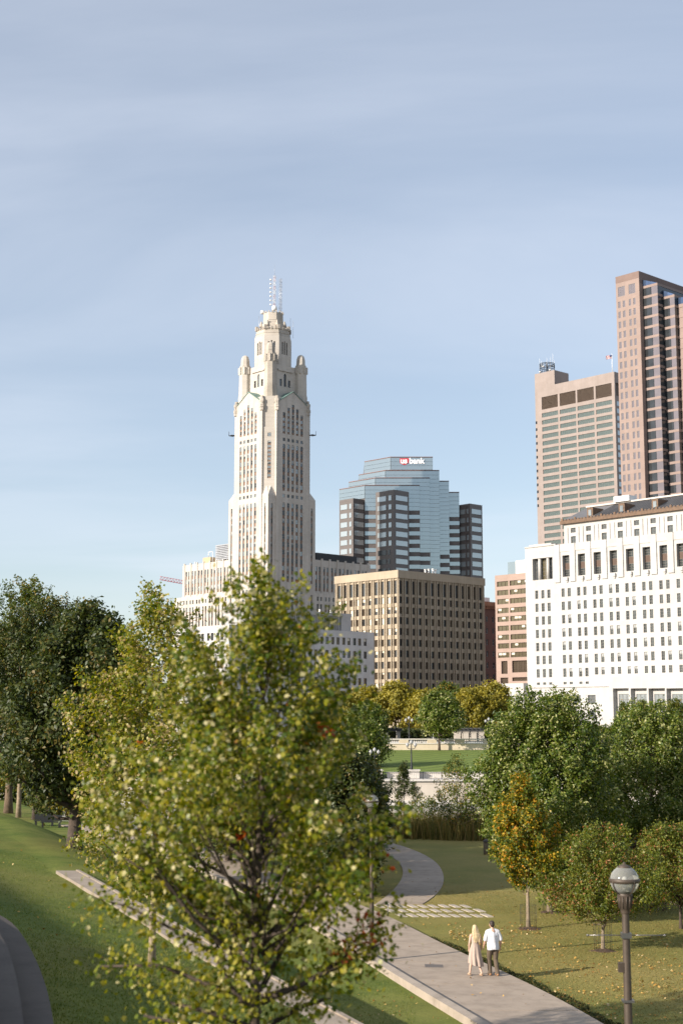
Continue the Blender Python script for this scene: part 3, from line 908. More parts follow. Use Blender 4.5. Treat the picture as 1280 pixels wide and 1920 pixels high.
# octagonal top
r1 = 8.3
o1, o2, o3 = octp(0, 0, r1), octp(0, 0, r1 * 0.93), octp(0, 0, r1 * 0.90)
zb, zm, zc = Z(690), Z(634), Z(620)
for i in range(8):
    p, q = Vector((*o1[i], 0)), Vector((*o1[(i + 1) % 8], 0))
    u = (q - p); L = u.length; u.normalize(); mid = (p + q) / 2; inn = -mid.normalized()
    f = Face(mid, u, inn)
    ops = [(-1.55, -0.85, Z(668), Z(645)), (-0.35, 0.35, Z(668), Z(643)), (0.85, 1.55, Z(668), Z(645))]
    if mid.x + mid.y < 3:
        for o in ops: b.win(f, *o, 0.4, (1, 3, 0), FRAME_G, G_DARK, None)
        b.mb.wall(f, -L / 2, L / 2, zb, zm, ops, 0.4, 0)
    else: b.mb.wall(f, -L / 2, L / 2, zb, zm, [], 0.4, 0)
b.mb.prism(octp(0, 0, r1 - 0.5), Z(700), zm - .1, 0)
mt = MB(); mt.prism(o1, zm, Z(628), 0, top=o2); mt.prism(octp(0, 0, r1 * .95), Z(628), Z(626), 0); mt.prism(o2, Z(626), zc, 0, top=o3)
for i in range(8):
    p, q = Vector(o3[i]), Vector(o3[(i + 1) % 8])
    for t in (0.0, 0.22, 0.5, 0.78):
        c = p.lerp(q, t); s_ = .55 if t else .8
        mt.prism([(c.x + s_ * math.cos(k * math.pi / 2 + .4), c.y + s_ * math.sin(k * math.pi / 2 + .4)) for k in range(4)], zc - .2, zc + (1.7 if t == 0 else 0.9), 0)
mt.prism(octp(0, 0, r1 * .72), zc, Z(607), 0, top=octp(0, 0, r1 * .66))
for i in range(8):
    t = i * math.pi / 4 + R(22.5)
    mt.prism([(5.6 * math.cos(t) + .9 * math.cos(k * 1.047), 5.6 * math.sin(t) + .9 * math.sin(k * 1.047)) for k in range(6)], Z(612), Z(602), 0, top=[(5.4 * math.cos(t) + .3 * math.cos(k * 1.047), 5.4 * math.sin(t) + .3 * math.sin(k * 1.047)) for k in range(6)])
mt.prism(octp(0, 0, 4.6), Z(607), Z(586), 0, top=octp(0, 0, 4.4))
for i in range(16):
    t = i * math.pi / 8
    mt.prism([(4.2 * math.cos(t) + .4 * math.cos(k * 1.57), 4.2 * math.sin(t) + .4 * math.sin(k * 1.57)) for k in range(4)], Z(586), Z(583), 0)
mt.build('octagonal_crown', TERRA2, b.root)
# masts
def lattice_mast(x, y, z0, z1, w, mats, seg=2.0):
    mb = MB()
    cs = [(x - w, y - w), (x + w, y - w), (x + w, y + w), (x - w, y + w)]
    for c in cs: mb.tube((*c, z0), (*c, z1), 0.06, n=4, m=0)
    z = z0; k = 0
    while z < z1 - 0.1:
        zz = min(z + seg, z1)
        for i in range(4):
            c, d = cs[i], cs[(i + 1) % 4]
            mb.tube((*c, z), (*d, zz), 0.035, n=3, m=k % len(mats)); mb.tube((*c, zz), (*d, zz), 0.035, n=3, m=k % len(mats))
        z = zz; k += 1
    return mb.build('mast', mats, b.root)
ST_G = mat('galvanised_steel', (0.42, 0.43, 0.45), rough=0.45, metal=0.5)
lattice_mast(0.2, -0.4, Z(583), Z(513), 0.38, [WHITE_P, RED_P])
lattice_mast(2.4, -1.9, Z(583), Z(519), 0.42, [ST_G, ST_G])
mb = MB(); mb.tube((.2, -.4, Z(515)), (.2, -.4, Z(492)), .06, .03, 5); mb.build('whip_antenna', ST_G, b.root)
for k in range(7):
    mb = MB(); zk = Z(567.5 - k * 7.8)
    mb.tube((.2, -.4, zk), (-1.0, .8, zk), .06, n=4); mb.tube((-1.0, .8, zk - .3), (-1.0, .8, zk + .3), .38, n=10)
    mb.build('antenna_drum', WHITE_P, b.root)
mb = MB(); mb.lathe([(0, 0), (1.0, .05), (1.25, .9), (1.0, 1.9), (0, 2.1)], 12, 0, (.1, -.6, Z(579))); mb.build('radome', WHITE_P, b.root)
for x, y, t in ((-5.2, 3.4, 598), (-3.2, 2.0, 594), (5.5, -5, 601), (6.2, -6, 606)):
    mb = MB(); mb.tube((x, y, Z(t + 25)), (x, y, Z(t - 8)), .08, n=4); mb.build('aerial', ST_G, b.root)
mb = MB(); mb.lathe([(0, 0), (.9, 0.1), (.9, 1.4), (0, 1.6)], 10, 0, (-3.9, 2.7, Z(586))); mb.build('dish', WHITE_P, b.root)
for sx, sy in ((-1, 1), (1, -1)):                          # maintenance baskets on the two flanks
    mb = MB(); x, y = sx * (K + 1.2 if sx < 0 else W_ - 1), sy * (K + 0.3 if sy < 0 else W_ - 1)
    x, y = (-K - .2, W_ + 1.5) if sx < 0 else (W_ + 1.8, -K - .2)
    mb.box(x - 1, x + 1, y - 1, y + 1, Z(816.5), Z(815)); mb.tube((x + sx, y + sy, Z(816)), (x + sx, y + sy, Z(808)), .12, n=4); mb.tube((x - sx, y - sy, Z(816)), (x - sx, y - sy, Z(811)), .12, n=4)
    mb.build('roof_bracket', IRON, b.root)
def Z(py, Y=588): return at_y(507, py, Y).z - CITY_Z
# wings
zw, zlow = Z(1043), Z(1107)
M_ = 12.0; E_ = 46.5
for face, gls, nm in ((Face((-M_, 0, 0), (0, 1, 0), (1, 0, 0)), gl_l, 'l'), (Face((0, -M_, 0), (1, 0, 0), (0, 1, 0)), gl_r, 'r')):
    ops = []
    for k in range(7):
        c = 15.6 + k * 4.55
        for o in (-0.95, 0.95):
            ops.append(b.strip(face, c + o - .55, c + o + .55, Z(1103), Z(1056), 3, 0.3, FRAME_G, gls, BLIND_G))
    b.mb.wall(face, 12.9, E_, zlow, zw, ops, 0.5, 0)
    for k in range(8):                                      # shallow piers crowned above the parapet
        c = 13.35 + k * 4.55
        q = [(c - .45, c + .45)]
        for a0, a1 in q:
            vv = [face.p(a0, zlow, -.25), face.p(a1, zlow, -.25), face.p(a1, zw + .7, -.25), face.p(a0, zw + .7, -.25), face.p(a0, zlow, 0.2), face.p(a1, zlow, .2), face.p(a1, zw + .7, .2), face.p(a0, zw + .7, .2)]
            b.mb.add(vv, [(0, 1, 2, 3), (0, 4, 7, 3), (1, 5, 6, 2), (3, 2, 6, 7)])
    fb = Face(tuple(face.p(0, 0, -1.0)), face.u, face.n)
    ops = []
    for k in range(8):
        c = 15.6 + k * 4.55
        for o in (-0.95, 0.95):
            if c + o > E_ + 4: continue
            ops.append((c + o - .5, c + o + .5, Z(1122), Z(1114))); b.win(fb, c + o - .5, c + o + .5, Z(1122), Z(1114), .4, (1, 2, 0), FRAME_G, random.choice(gls), BLIND)
            ops.append(b.strip(fb, c + o - .55, c + o + .55, Z(1200), Z(1128), 5, 0.5, FRAME_G, gls, None))
    b.mb.wall(fb, 12.9, E_ + 4.6, 0, zlow, ops, 0.5, 0)
    b.mb.add([fb.p(12.9, zlow), fb.p(E_ + 4.6, zlow), fb.p(E_ + 4.6, zlow, 30), fb.p(12.9, zlow, 30)], [(0, 1, 2, 3)], 0)
b.mb.prism([(-M_ + .6, 10), (12, 10), (12, E_), (-M_ + .6, E_)], zlow - 2, zw - .3, 0)
b.mb.prism([(10, -M_ + .6), (E_, -M_ + .6), (E_, 12), (10, 12)], zlow - 2, zw - .3, 0)
b.mb.prism([(-M_ - .4, 12), (14, 12), (14, E_ + 4.6), (-M_ - .4, E_ + 4.6)], 0, zlow - .4, 0)
b.mb.prism([(12, -M_ - .4), (E_ + 4.6, -M_ - .4), (E_ + 4.6, 14), (12, 14)], 0, zlow - .4, 0)
b.finish([TERRA], SPAN)
# roof plant on the wings
PLANT = mat('plant_grey', (0.25, 0.25, 0.25), rough=0.6); PLANT_D = mat('plant_black', (0.025, 0.027, 0.03), rough=0.6)
TANB = mat_block('tan_brick', (0.50, 0.38, 0.24), 0.6, 0.2, 0.02, 0.8)
mb = MB(); mb.box(-9, -2, 30.5, 36, zw, Z(1030)); mb.build('plant_room', TANB, b.root)
mb = MB()
for k in range(9): mb.box(-9.2, -3, 15, 27, Z(1038) + k * .75, Z(1038) + k * .75 + .5)
for yy in (15.2, 19, 23, 26.6): mb.box(-9, -8.7, yy, yy + .3, zw, Z(1022))
mb.build('cooling_louvres', ST_G, b.root)
mb = MB(); mb.box(-6, -3, 27.2, 30.4, zw, Z(1028)); mb.tube((-9, 29, zw), (-9, 29, Z(1020)), .15, n=5); mb.tube((-9, 32, Z(1020)), (-9, 29, Z(1020)), .15, n=5); mb.tube((-9, 32, Z(1030)), (-9, 32, Z(1020)), .15, n=5); mb.build('pipework', WHITE_P, b.root)
mb = MB(); mb.tube((-9.5, 41, zw), (-9.5, 41, Z(1036)), .25, n=5); mb.build('vent_pipe', WHITE_P, b.root)
mb = MB(); mb.box(20, 44, -6, 8, zw, Z(1025)); mb.build('black_plant_screen', PLANT_D, b.root)
mb = MB(); mb.tube((13.5, -5, zw), (13.5, -5, Z(1012)), 2.6, n=14); mb.tube((16.5, -3, zw), (16.5, -3, Z(1007)), 2.3, n=14); mb.build('water_tanks', mat('tank_steel', (0.30, 0.33, 0.36), rough=0.35, metal=0.5), b.root)
LV = b

# ------------------------------------------------------------------ stepped glass tower with the sign
GLASS_B = mat_glass('curtain_glass', (0.40, 0.46, 0.48), 0.75, 0.10, 0.10, 0.05)
GLASS_W = mat_glass('window_band_glass', (0.46, 0.51, 0.53), 0.45, 0.16, 0.12, 0.05)
GRAN = mat_block('dark_granite', (0.135, 0.118, 0.112), 1.8, 1.3, 0.03, 0.7, rough=0.45)
TRIM_R = mat('red_metal_edge', (0.28, 0.16, 0.15), rough=0.5)
u0 = at_y(735, 1300, 651)
b = Bld('glass_tower', 'stepped blue glass and dark granite tower with a bank sign at the top', 'tower', (u0.x, u0.y), yaw=0.0)
US = b
def ux(px, Y): return at_y(px, 1000, Y).x - u0.x
def uz(py, Y): return at_y(735, py, Y).z - CITY_Z
_bm = {}
def band(face, a, c_, z, h, m, parent, name='glass_band', t=0.18):
    key = (round(c_ - a, 2), round(h, 2), m.name)
    if key not in _bm:
        q = MB(); w = c_ - a
        q.box(-w / 2, w / 2, -t, 0.02, 0, h); 
        nv = max(1, int(w / 2.4))
        _bm[key] = q.mesh(name, m)
    return link_mesh(name, _bm[key], parent, face.p((a + c_) / 2, z), face.rz)
slabs = [  # front depth, left end, left corner, right end, top py, py below which dark bands alternate
    (651.0, 636, 684, 787, 910, 964, 1020), (654.5, 654, 704, 806, 896, 1036, 1150), (658.0, 673, 723, 824, 882, 1150, 1150),
    (661.5, 684, 733, 812, 857, 1150, 1150), (663.0, 760, 780, 842, 902, 1040, 1150), (666.0, 780, 800, 861, 923, 974, 1150)]
for Y, xl, xc, xr, top, dk, dkl in slabs:
    y = Y - u0.y
    l, c, r_ = ux(xl, Y), ux(xc, Y), ux(xr, Y)
    zt = uz(top, Y)
    if top == 857: zt = uz(857, Y)
    back = 60.0
    poly = [(l, y + (c - l) * 1.02), (c, y), (r_, y), (r_, back), (l, back)]
    b.mb.prism(poly, 0, zt, 0)
    fF = Face((c, y - .02, 0), (1, 0, 0), (0, 1, 0)); wF = r_ - c
    e0 = Vector((l, y + (c - l) * 1.02, 0)); e1 = Vector((c, y, 0)); uu = (e1 - e0); wl_ = uu.length; uu.normalize()
    fA = Face(e0 + Vector((-.015, -.015, 0)), uu, (-uu.y, uu.x, 0))
    rh = 1.93
    n = int((zt - uz(1110, Y)) / rh)
    for k in range(n):
        z = zt - 0.3 - (k + 1) * rh
        py_ok = z > uz(dk, Y)
        if py_ok or k % 2 == 1: band(fF, 0.05, wF - 0.05, z + .04, rh - .10, GLASS_B, b.root)
        if xl < 750:
            if z > uz(935 if Y < 652 else dkl, Y) : band(fA, 0.05, wl_ - 0.05, z + .04, rh - .10, GLASS_B, b.root)
    mbt = MB(); mbt.prism([(poly[0][0] - .1, poly[0][1] - .1), (c - .1, y - .25), (r_ + .1, y - .25), (r_ + .1, y + 3), (poly[0][0] + 2, poly[0][1] + 3)], zt + .002, zt + .16); mbt.build('roof_edge', TRIM_R, b.root)
# granite corner bays
for (Y, xl, xc, xr, tp, nm) in ((640.5, 705, 738, 768, 918, 0), (646.5, 636, 662, 684, 934, 1), (663.0, 861, 881, 906.5, 944, 2)):
    y = Y - u0.y; c = ux(xc, Y)
    wl_ = (ux(xc, Y) - ux(xl, Y)) / math.sin(YAW) * 0.985
    wr_ = (ux(xr, Y) - ux(xc, Y)) / math.cos(YAW) * 1.0
    Lv, Rv = Vector((-math.sin(YAW), math.cos(YAW), 0)), Vector((math.cos(YAW), math.sin(YAW), 0))
    o = Vector((c, y, 0)); zt = uz(tp, Y)
    pA, pB, pC = o + Lv * wl_, o + Lv * wl_ + Rv * wr_, o + Rv * wr_
    b.mb.prism([(o.x, o.y), (pC.x, pC.y), (pC.x + (0 if nm != 1 else 0), pC.y + 12), (pA.x, pA.y + 12), (pA.x, pA.y)], 0, zt, 0)
    f1 = Face(o - Rv * .01, Lv, Rv); f2 = Face(o - Lv * .01, Rv, Lv)
    nfl = 10
    for k in range(nfl):
        z = zt - 2.2 - (k + 1) * 4.15 + 1.6
        if nm == 0 and k >= 6:
            for a0, a1 in ((wl_ * .2, wl_ * .32), (wl_ * .42, wl_ * .88)): band(f1, a0, a1, z, 2.3, G_DARK, b.root, 'plant_louvre')
        else:
            for a0, a1 in ((wl_ * .12, wl_ * .27), (wl_ * .42, wl_ * .90)):
                band(f1, a0, a1, z, 2.3, GLASS_W, b.root, 'window')
        band(f2, wr_ * .12, wr_ * .88, z, 2.3, GLASS_W, b.root, 'window')
b.finish([GRAN], GRAN)
mb = MB(); mb.box(ux(770, 652), ux(771, 652), 14, 14.2, uz(857, 652), uz(849, 652)); mb.box(ux(733, 652), ux(733.6, 652), 13, 13.2, uz(857, 652), uz(850, 652)); mb.build('aerial', ST_G, b.root)
# sign: red shield with white letters, then white lettering
SIGN_W = mat('sign_white', (0.9, 0.9, 0.9), rough=0.4, var=0.02); SIGN_W.node_tree.nodes['Principled BSDF'].inputs['Emission Color'].default_value = (1, 1, 1, 1); SIGN_W.node_tree.nodes['Principled BSDF'].inputs['Emission Strength'].default_value = 0.22; SIGN_R = mat('sign_red', (0.50, 0.02, 0.03), rough=0.45, var=0.05); SIGN_D = mat('sign_backing', (0.05, 0.05, 0.07), rough=0.5)
def letters(txt, size, m, parent, loc, name, depth=0.15, bold=0.03):
    cu = bpy.data.curves.new('lettering', 'FONT'); cu.body = txt; cu.size = size; cu.extrude = depth; cu.offset = bold
    t = bpy.data.objects.new('lettering', cu); COL.objects.link(t)
    bpy.context.view_layer.update()
    me = bpy.data.meshes.new_from_object(t.evaluated_get(bpy.context.evaluated_depsgraph_get()))
    bpy.data.objects.remove(t)
    me.materials.clear(); me.materials.append(m)
    o = link_mesh(name, me, parent, loc); o.rotation_euler = (R(90), 0, 0)
    return o
YS = 661.5; ys_ = YS - u0.y - .35
sg = MB(); x0, x1 = ux(750, YS), ux(767, YS); zt, zb_ = uz(859.5, YS), uz(872, YS); cx = (x0 + x1) / 2
sh = [(x0, zt), (x1, zt), (x1 - .1, zb_ + .9), (cx + (x1 - cx) * .5, zb_ + .3), (cx, zb_), (cx - (x1 - cx) * .5, zb_ + .3), (x0 + .1, zb_ + .9)]
sg.add([(x, ys_, z) for x, z in sh] + [(x, ys_ + .3, z) for x, z in sh], [tuple(range(7))] + [(i, (i + 1) % 7, 7 + (i + 1) % 7, 7 + i) for i in range(7)])
shield = sg.build('sign_shield', SIGN_R, b.root)
letters('us', 3.7, SIGN_W, shield, (x0 + .25, ys_ - .12, zb_ + .8), 'lettering', .15, .09)
letters('bank', 3.7, SIGN_W, b.root, (x1 + .15, ys_ - .15, zb_ + .7), 'lettering', .15, .09)
letters('bank', 3.7, SIGN_D, b.root, (x1 + .2, ys_ + .14, zb_ + .64), 'lettering_return', 0.1, 0.16)

# ------------------------------------------------------------------ tan precast office block
TAN = mat_block('tan_precast', (0.40, 0.33, 0.24), 5.5, 1.9, 0.02, 0.86, var=0.06, streak=0.07)
cc = at_y(747, 1300, 470)
b = Bld('office_block', 'tan precast concrete office block with deep window grid and projecting ribs', 'building', (cc.x, cc.y))
zr = b.onR(747.5, 1069)[1]
wl_ = b.onL(629.5, 1081)[0]; wr_ = b.onR(906, 1089)[0]
rows_px = [1088, 1118, 1137.5, 1157, 1177.5, 1198, 1219, 1240, 1260, 1280, 1300, 1321]   # window heads at the corner
zc_ = [b.onR(750, p)[1] for p in rows_px]
def tan_face(face, width, gls, blinds, pat0):
    n = round(width / 6.45)
    mod = width / n
    ops = []; ribs = []
    for k in range(n):
        s0 = k * mod
        lay = [(0.06, 0.29, 1), (0.38, 0.47, 0), (0.57, 0.82, 1)]
        if pat0: lay = [(0.045, 0.30, 1), (0.37, 0.46, 0), (0.55, 0.82, 1)]
        for a, q, big in lay:
            for r_ in range(len(zc_)):
                zt = zc_[r_] - 0.0
                h = (4.5 if r_ == 0 else 2.3)
                o = (s0 + a * mod, s0 + q * mod, zt - h, zt)
                ops.append(o)
                if not big: g, bf = G_DARK if not blinds else G_BROWN, 0
                else: g, bf = random.choice(gls), (random.choice((0, 0, 0, .3, .5, .95)) if blinds and r_ else 0)
                b.win(face, *o, 0.36, (1, 2 if r_ == 0 else 1, bf), FRAME_B, g, BLIND)
        for a in (0.02, 0.33, 0.50, 0.86): ribs.append(s0 + a * mod)
    b.mb.wall(face, 0, width, 0, zr - 2.6, ops, 0.4, 0)
    z1 = zr - 2.6
    for a in ribs + [width - .25]:
        vv = [face.p(a - .17, 0, -.38), face.p(a + .17, 0, -.38), face.p(a + .17, z1, -.38), face.p(a - .17, z1, -.38),
              face.p(a - .17, 0, 0), face.p(a + .17, 0, 0), face.p(a + .17, z1, 0), face.p(a - .17, z1, 0)]
        b.mb.add(vv, [(0, 1, 2, 3), (0, 4, 7, 3), (1, 5, 6, 2)])
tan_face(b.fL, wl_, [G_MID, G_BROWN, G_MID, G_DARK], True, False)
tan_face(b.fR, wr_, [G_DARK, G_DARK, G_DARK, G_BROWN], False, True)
b.mb.prism([(-.5, -.5), (wr_ + .3, -.5), (wr_ + .3, 30), (-.5, wl_ + .3)], zr - 2.6, zr, 0)
b.mb.prism([(0.9, 0.9), (wr_, 0.9), (wr_, 30), (0.9, wl_)], 0, zr - 2.65, 0)
b.finish([TAN], TAN)
for px, h in ((797, 7), (803.5, 8), (811, 9), (816, 8)):
    s_, z = b.onR(px, 1078, 4)
    mb = MB(); mb.tube((s_, 4, zr - .3), (s_, 4, zr + h * .22), .3, n=6); mb.lathe([(0, .3), (.5, .2), (.5, 0), (.3, 0)], 8, 0, (s_, 4, zr + h * .22)); mb.build('roof_vent', WHITE_P, b.root)
mb = MB(); mb.tube((-2.5, 4.0, 0), (-2.5, 4.0, 7), .1, n=5); 
TANB_ = b

# ------------------------------------------------------------------ grey stone block in front with louvred plant floor
GREY = mat_block('grey_limestone', (0.58, 0.565, 0.55), 2.2, 1.1, 0.012, 0.88, var=0.12, streak=0.10)
cc = at_y(428, 1300, 378)
b = Bld('civic_block', 'pale grey stone block with paired windows and louvred plant floor', 'building', (cc.x, cc.y))
wr_ = b.onR(701, 1187)[0]; zr = b.onR(690, 1185.5)[1]; wl_ = 24.0
ops = []
rz_ = [b.onR(690, p)[1] for p in (1198, 1222, 1247, 1272, 1296, 1320)]
sp = [b.onR(p, 1200)[0] for p in (674, 684.5)]
pitch = b.onR(679, 1200)[0] - b.onR(659, 1200)[0]
nn = int(wr_ / pitch)
for k in range(nn):
    for s_ in sp:
        c = s_ - k * pitch
        if c < 1: continue
        for z in rz_:
            o = (c - .62, c + .62, z - 2.05, z); ops.append(o)
            b.win(b.fR, *o, .32, (1, 2, random.choice((0, 0, 0, .4))), FRAME_B, random.choice((G_DARK, G_MID, G_BROWN)), BLIND)
b.mb.wall(b.fR, 0, wr_, 0, zr, ops, .6, 0)
ops = []
for k in range(5):
    for o2 in (0, 1.7):
        for z in rz_:
            c = 3 + k * 4.2 + o2; o = (c - .62, c + .62, z - 2.05, z); ops.append(o)
            b.win(b.fL, *o, .55, (1, 2, 0), FRAME_B, random.choice((G_DARK, G_MID)), BLIND)
b.mb.wall(b.fL, 0, wl_, 0, zr, ops, .6, 0)
b.mb.prism([(.7, .7), (wr_, .7), (wr_, 26), (.7, wl_)], 0, zr - .2, 0)
b.mb.add([(wr_, 0, 0), (wr_, 26, 0), (wr_, 26, zr), (wr_, 0, zr)], [(0, 1, 2, 3)])
b.finish([GREY], GREY)
# plant floor
kY = 5.0
sx1, z1 = b.onR(656, 1150, kY); sx0 = b.onR(470, 1150, kY)[0]
zp = b.onR(656, 1151.5, kY)[1]
pm = mat('plant_cladding', (0.42, 0.405, 0.39), var=0.1, scale=0.2)
mb = MB(); mb.box(sx0, sx1, kY, kY + 12, zr - .3, zp - .9); mb.box(sx0 - .2, sx1 + .2, kY - .5, kY + 12.2, zp - .9, zp); mb.box(b.onR(638, 1160, kY)[0], sx1, kY - .45, kY, zr - .2, zp - .9); mb.build('plant_floor', pm, b.root)
fin = MB(); fin.box(-.12, .12, -.42, 0, 0, zp - .9 - zr + .1); fin = fin.mesh('louvre_fin', pm)
nf = int((b.onR(638, 1160, kY)[0] - sx0) / .82)
for k in range(nf): link_mesh('louvre_fin', fin, b.root, (sx0 + .4 + k * .82, kY - .002, zr - .2))
mb = MB(); mb.box(sx0, b.onR(638, 1160, kY)[0], kY - .06, kY - .01, zr - .15, zp - .92); mb.build('louvre_recess', PLANT, b.root)
for px in (608, 629):
    s_ = b.onR(px, 1150, kY)[0]; mb = MB(); mb.tube((s_, kY + 2, zp), (s_, kY + 2, zp + 1), .3, n=8); mb.build('roof_vent', WHITE_P, b.root)

# ------------------------------------------------------------------ dark red brick building in the gap
cc = at_y(897, 1300, 540)
RBRICK = mat_block('dark_red_brick', (0.17, 0.075, 0.055), 0.6, 0.22, 0.02, 0.8)
b = Bld('brick_building', 'dark red brick building in the gap beside the tan block', 'building', (cc.x, cc.y))
zr = b.onR(920, 1129)[1]; wr_ = b.onR(960, 1140)[0]
ops = []
for r_ in range(7):
    for k in range(8):
        z = zr - 5.5 - r_ * 4.4; c = 3 + k * 2.2 + (k // 2) * 1.4
        o = (c - .55, c + .55, z - 2.2, z); ops.append(o); b.win(b.fR, *o, .4, (1, 2, 0), FRAME_W, random.choice((G_MID, G_DARK)), BLIND)
b.mb.wall(b.fR, 0, wr_, 0, zr - 1.6, ops, .45, 0)
b.mb.prism([(.6, .6), (wr_, .6), (wr_, 18), (.6, 18)], 0, zr - 1.7, 0)
b.mb.add([(0, 0, 0), (0, 18, 0), (0, 18, zr - 1.6), (0, 0, zr - 1.6)], [(0, 1, 2, 3)])
b.mb.prism([(-.7, -.7), (wr_ + .3, -.7), (wr_ + .3, 18.3), (-.7, 18.3)], zr - 1.6, zr, 1)
for k in range(22): b.mb.box(k * 1.1, k * 1.1 + .5, -.6, 0, zr - 2.8, zr - 1.61, 1)
b.finish([RBRICK, mat('terracotta_cornice', (0.36, 0.16, 0.09), var=0.2)], RBRICK)
mb = MB(); s_ = b.onR(921, 1128)[0]; mb.box(s_ - 2.3, s_ + 2.3, 3, 6, zr, zr + 2.0)
for q in (-1.4, 0, 1.4): mb.tube((s_ + q, 2.9, zr + .9), (s_ + q, 3.05, zr + .9), .55, n=10)
mb.build('rooftop_unit', WHITE_P, b.root)

# ------------------------------------------------------------------ pink banded office building
PINK = mat_block('pink_granite', (0.345, 0.25, 0.205), 1.6, 0.8, 0.015, 0.85, var=0.07)
e_ = at_y(930.5, 1300, 430)
cc = e_ - Vector((-math.sin(YAW), math.cos(YAW), 0)) * 30
b = Bld('banded_building', 'pink granite building with continuous window bands behind the white building', 'building', (cc.x, cc.y))
zr = b.onL(931, 1079)[1]
ops = []
heads = [b.onL(931, p)[1] for p in (1091, 1107.5, 1124, 1141, 1157, 1174, 1191, 1207, 1224)]
GOLD = mat_glass('tinted_glass', (0.16, 0.135, 0.08), 0.4, 0.2, 0.35, 0.3)
sb = b.onL(954, 1100)[0]
for z in heads:
    for a, q in ((sb + .4, 29.2), (1.0, sb - .2)):
        ops.append((a, q, z - 1.55, z))
        nw = max(1, int((q - a) / 1.3)); w = (q - a) / nw
        for k in range(nw): b.win(b.fL, a + k * w, a + (k + 1) * w, z - 1.55, z, .35, (1, 1, random.choice((0, 0, 0, .5))), FRAME_B, GOLD, BLIND)
for (z0, z1, a, q, nw) in ((1264, 1240, sb + 1.2, 28.0, 2), (1262, 1240, sb - 6.6, sb - .6, 3), (1285, 1271, sb + 1, 28.4, 1), (1278, 1271, sb - 6.6, sb - .6, 1), (1262, 1240, 1, sb - 7.2, 3)):
    o = (a, q, b.onL(931, z0)[1], b.onL(931, z1)[1]); ops.append(o); w = (q - a) / nw
    for k in range(nw): b.win(b.fL, a + k * w, a + (k + 1) * w, o[2], o[3], .6, (2, 3, 0), FRAME_B, G_BROWN, BLIND)
b.mb.wall(b.fL, 0, 30, 0, zr, ops, .6, 0)
b.mb.prism([(.7, 0), (25, 0), (25, 30), (.7, 30)], 0, zr - .2, 0)
b.finish([PINK], PINK)
s0, z0_ = b.onL(951, 1053, 4); s1 = b.onL(966, 1053, 4)[0]
mb = MB(); mb.box(4, 14, 2, s1, zr - .2, z0_); mb.build('penthouse', mat('pale_panels', (0.72, 0.66, 0.62)), b.root)
mb = MB(); mb.box(4, 14, s1, s0, zr - .2, z0_ - .2); mb.build('glazed_penthouse', GLASS_B, b.root)

# ------------------------------------------------------------------ beige tower with window bands
BEIGE = mat_block('beige_granite', (0.295, 0.245, 0.222), 3.0, 1.9, 0.03, 0.9, var=0.06, streak=0.07)
cc = at_y(1150.5, 697, 765)
b = Bld('banded_tower', 'tall beige tower with pale green window bands and a rooftop antenna cage', 'tower', (cc.x, cc.y))
zr = b.onL(1149, 697)[1]; wl_ = b.onL(1002, 720)[0]
sL = [b.onL(p, 800)[0] for p in (1148.5, 1117.5, 1116, 1083, 1081.5, 1048.5, 1046.8, 1016)]
sL = [b.onL(p, q)[0] for p, q in ((1146, 740), (1116, 740), (1112.5, 745), (1081.5, 750), (1078.5, 752), (1048.5, 757), (1045, 758), (1015, 765))]
spans = [(sL[0], sL[1]), (sL[2], sL[3]), (sL[4], sL[5]), (sL[6], sL[7])]
ztop = b.onL(1147, 717.5)[1]; zbot = b.onL(1147, 742)[1]
ops = []
LOUV = mat('bronze_louvre', (0.085, 0.055, 0.035), rough=0.6, var=0.25, scale=2.0)
for a, q in spans:
    ops.append((a, q, zbot, ztop))
TEAL = mat_glass('green_tinted_glass', (0.115, 0.145, 0.135), 0.4, 0.25, 0.12, 0.2)
fh = (b.onL(1148, 749)[1] - b.onL(1148, 846)[1]) / 7.0
z = b.onL(1148, 749)[1]
nb = 0
while z > 20 and nb < 30:
    for a, q in spans:
        ops.append((a, q, z - fh * .60, z)); b.win(b.fL, a, q, z - fh * .60, z, .35, (8, 1, 0), FRAME_G, TEAL, BLIND)
    z -= fh; nb += 1
for k in range(13):
    zk = b.onL(1005, 790 + k * 13)[1]; c = b.onL(1005, 790)[0]
    ops.append((c - .6, c + .6, zk - 1.6, zk)); b.win(b.fL, c - .6, c + .6, zk - 1.6, zk, .5, (1, 1, 0), FRAME_B, G_DARK, None)
b.mb.wall(b.fL, 0, wl_, 0, zr, ops, .7, 0)
wr_ = 30
b.mb.wall(b.fR, 0, wr_, 0, zr, [(1.2, 28, zbot, ztop)], 1.0, 0)
b.mb.prism([(1.2, 1.2), (wr_, 1.2), (wr_, wl_), (1.2, wl_)], 0, zr - .3, 0)
s1, zk = b.onL(1038.5, 694); 
b.mb.prism([(-.004, s1), (13, s1), (13, wl_ + .01), (-.004, wl_ + .01)], zr - 2, b.onL(1038.5, 693.5)[1], 0)
b.finish([BEIGE], BEIGE)
for a, q in spans:
    mb = MB(); mb.add([b.fL.p(a, zbot, .6), b.fL.p(q, zbot, .6), b.fL.p(q, ztop, .6), b.fL.p(a, ztop, .6)], [(0, 1, 2, 3)])
    nv = 26
    for k in range(nv):
        c = a + (q - a) * (k + .5) / nv; mb.box(.35, .6, c - .1, c + .1, zbot, ztop)
    mb.build('louvre_panel', LOUV, b.root)
mb = MB(); mb.add([b.fR.p(1.2, zbot, .9), b.fR.p(28, zbot, .9), b.fR.p(28, ztop, .9), b.fR.p(1.2, ztop, .9)], [(0, 1, 2, 3)]); mb.build('louvre_panel', LOUV, b.root)
for k in range(24):
    zk = b.onL(1148, 752 + k * 13.8)[1]
    mb2 = band(b.fR, 1.4, 29, zk - 2.6, 2.6, GLASS_W, b.root, 'window')
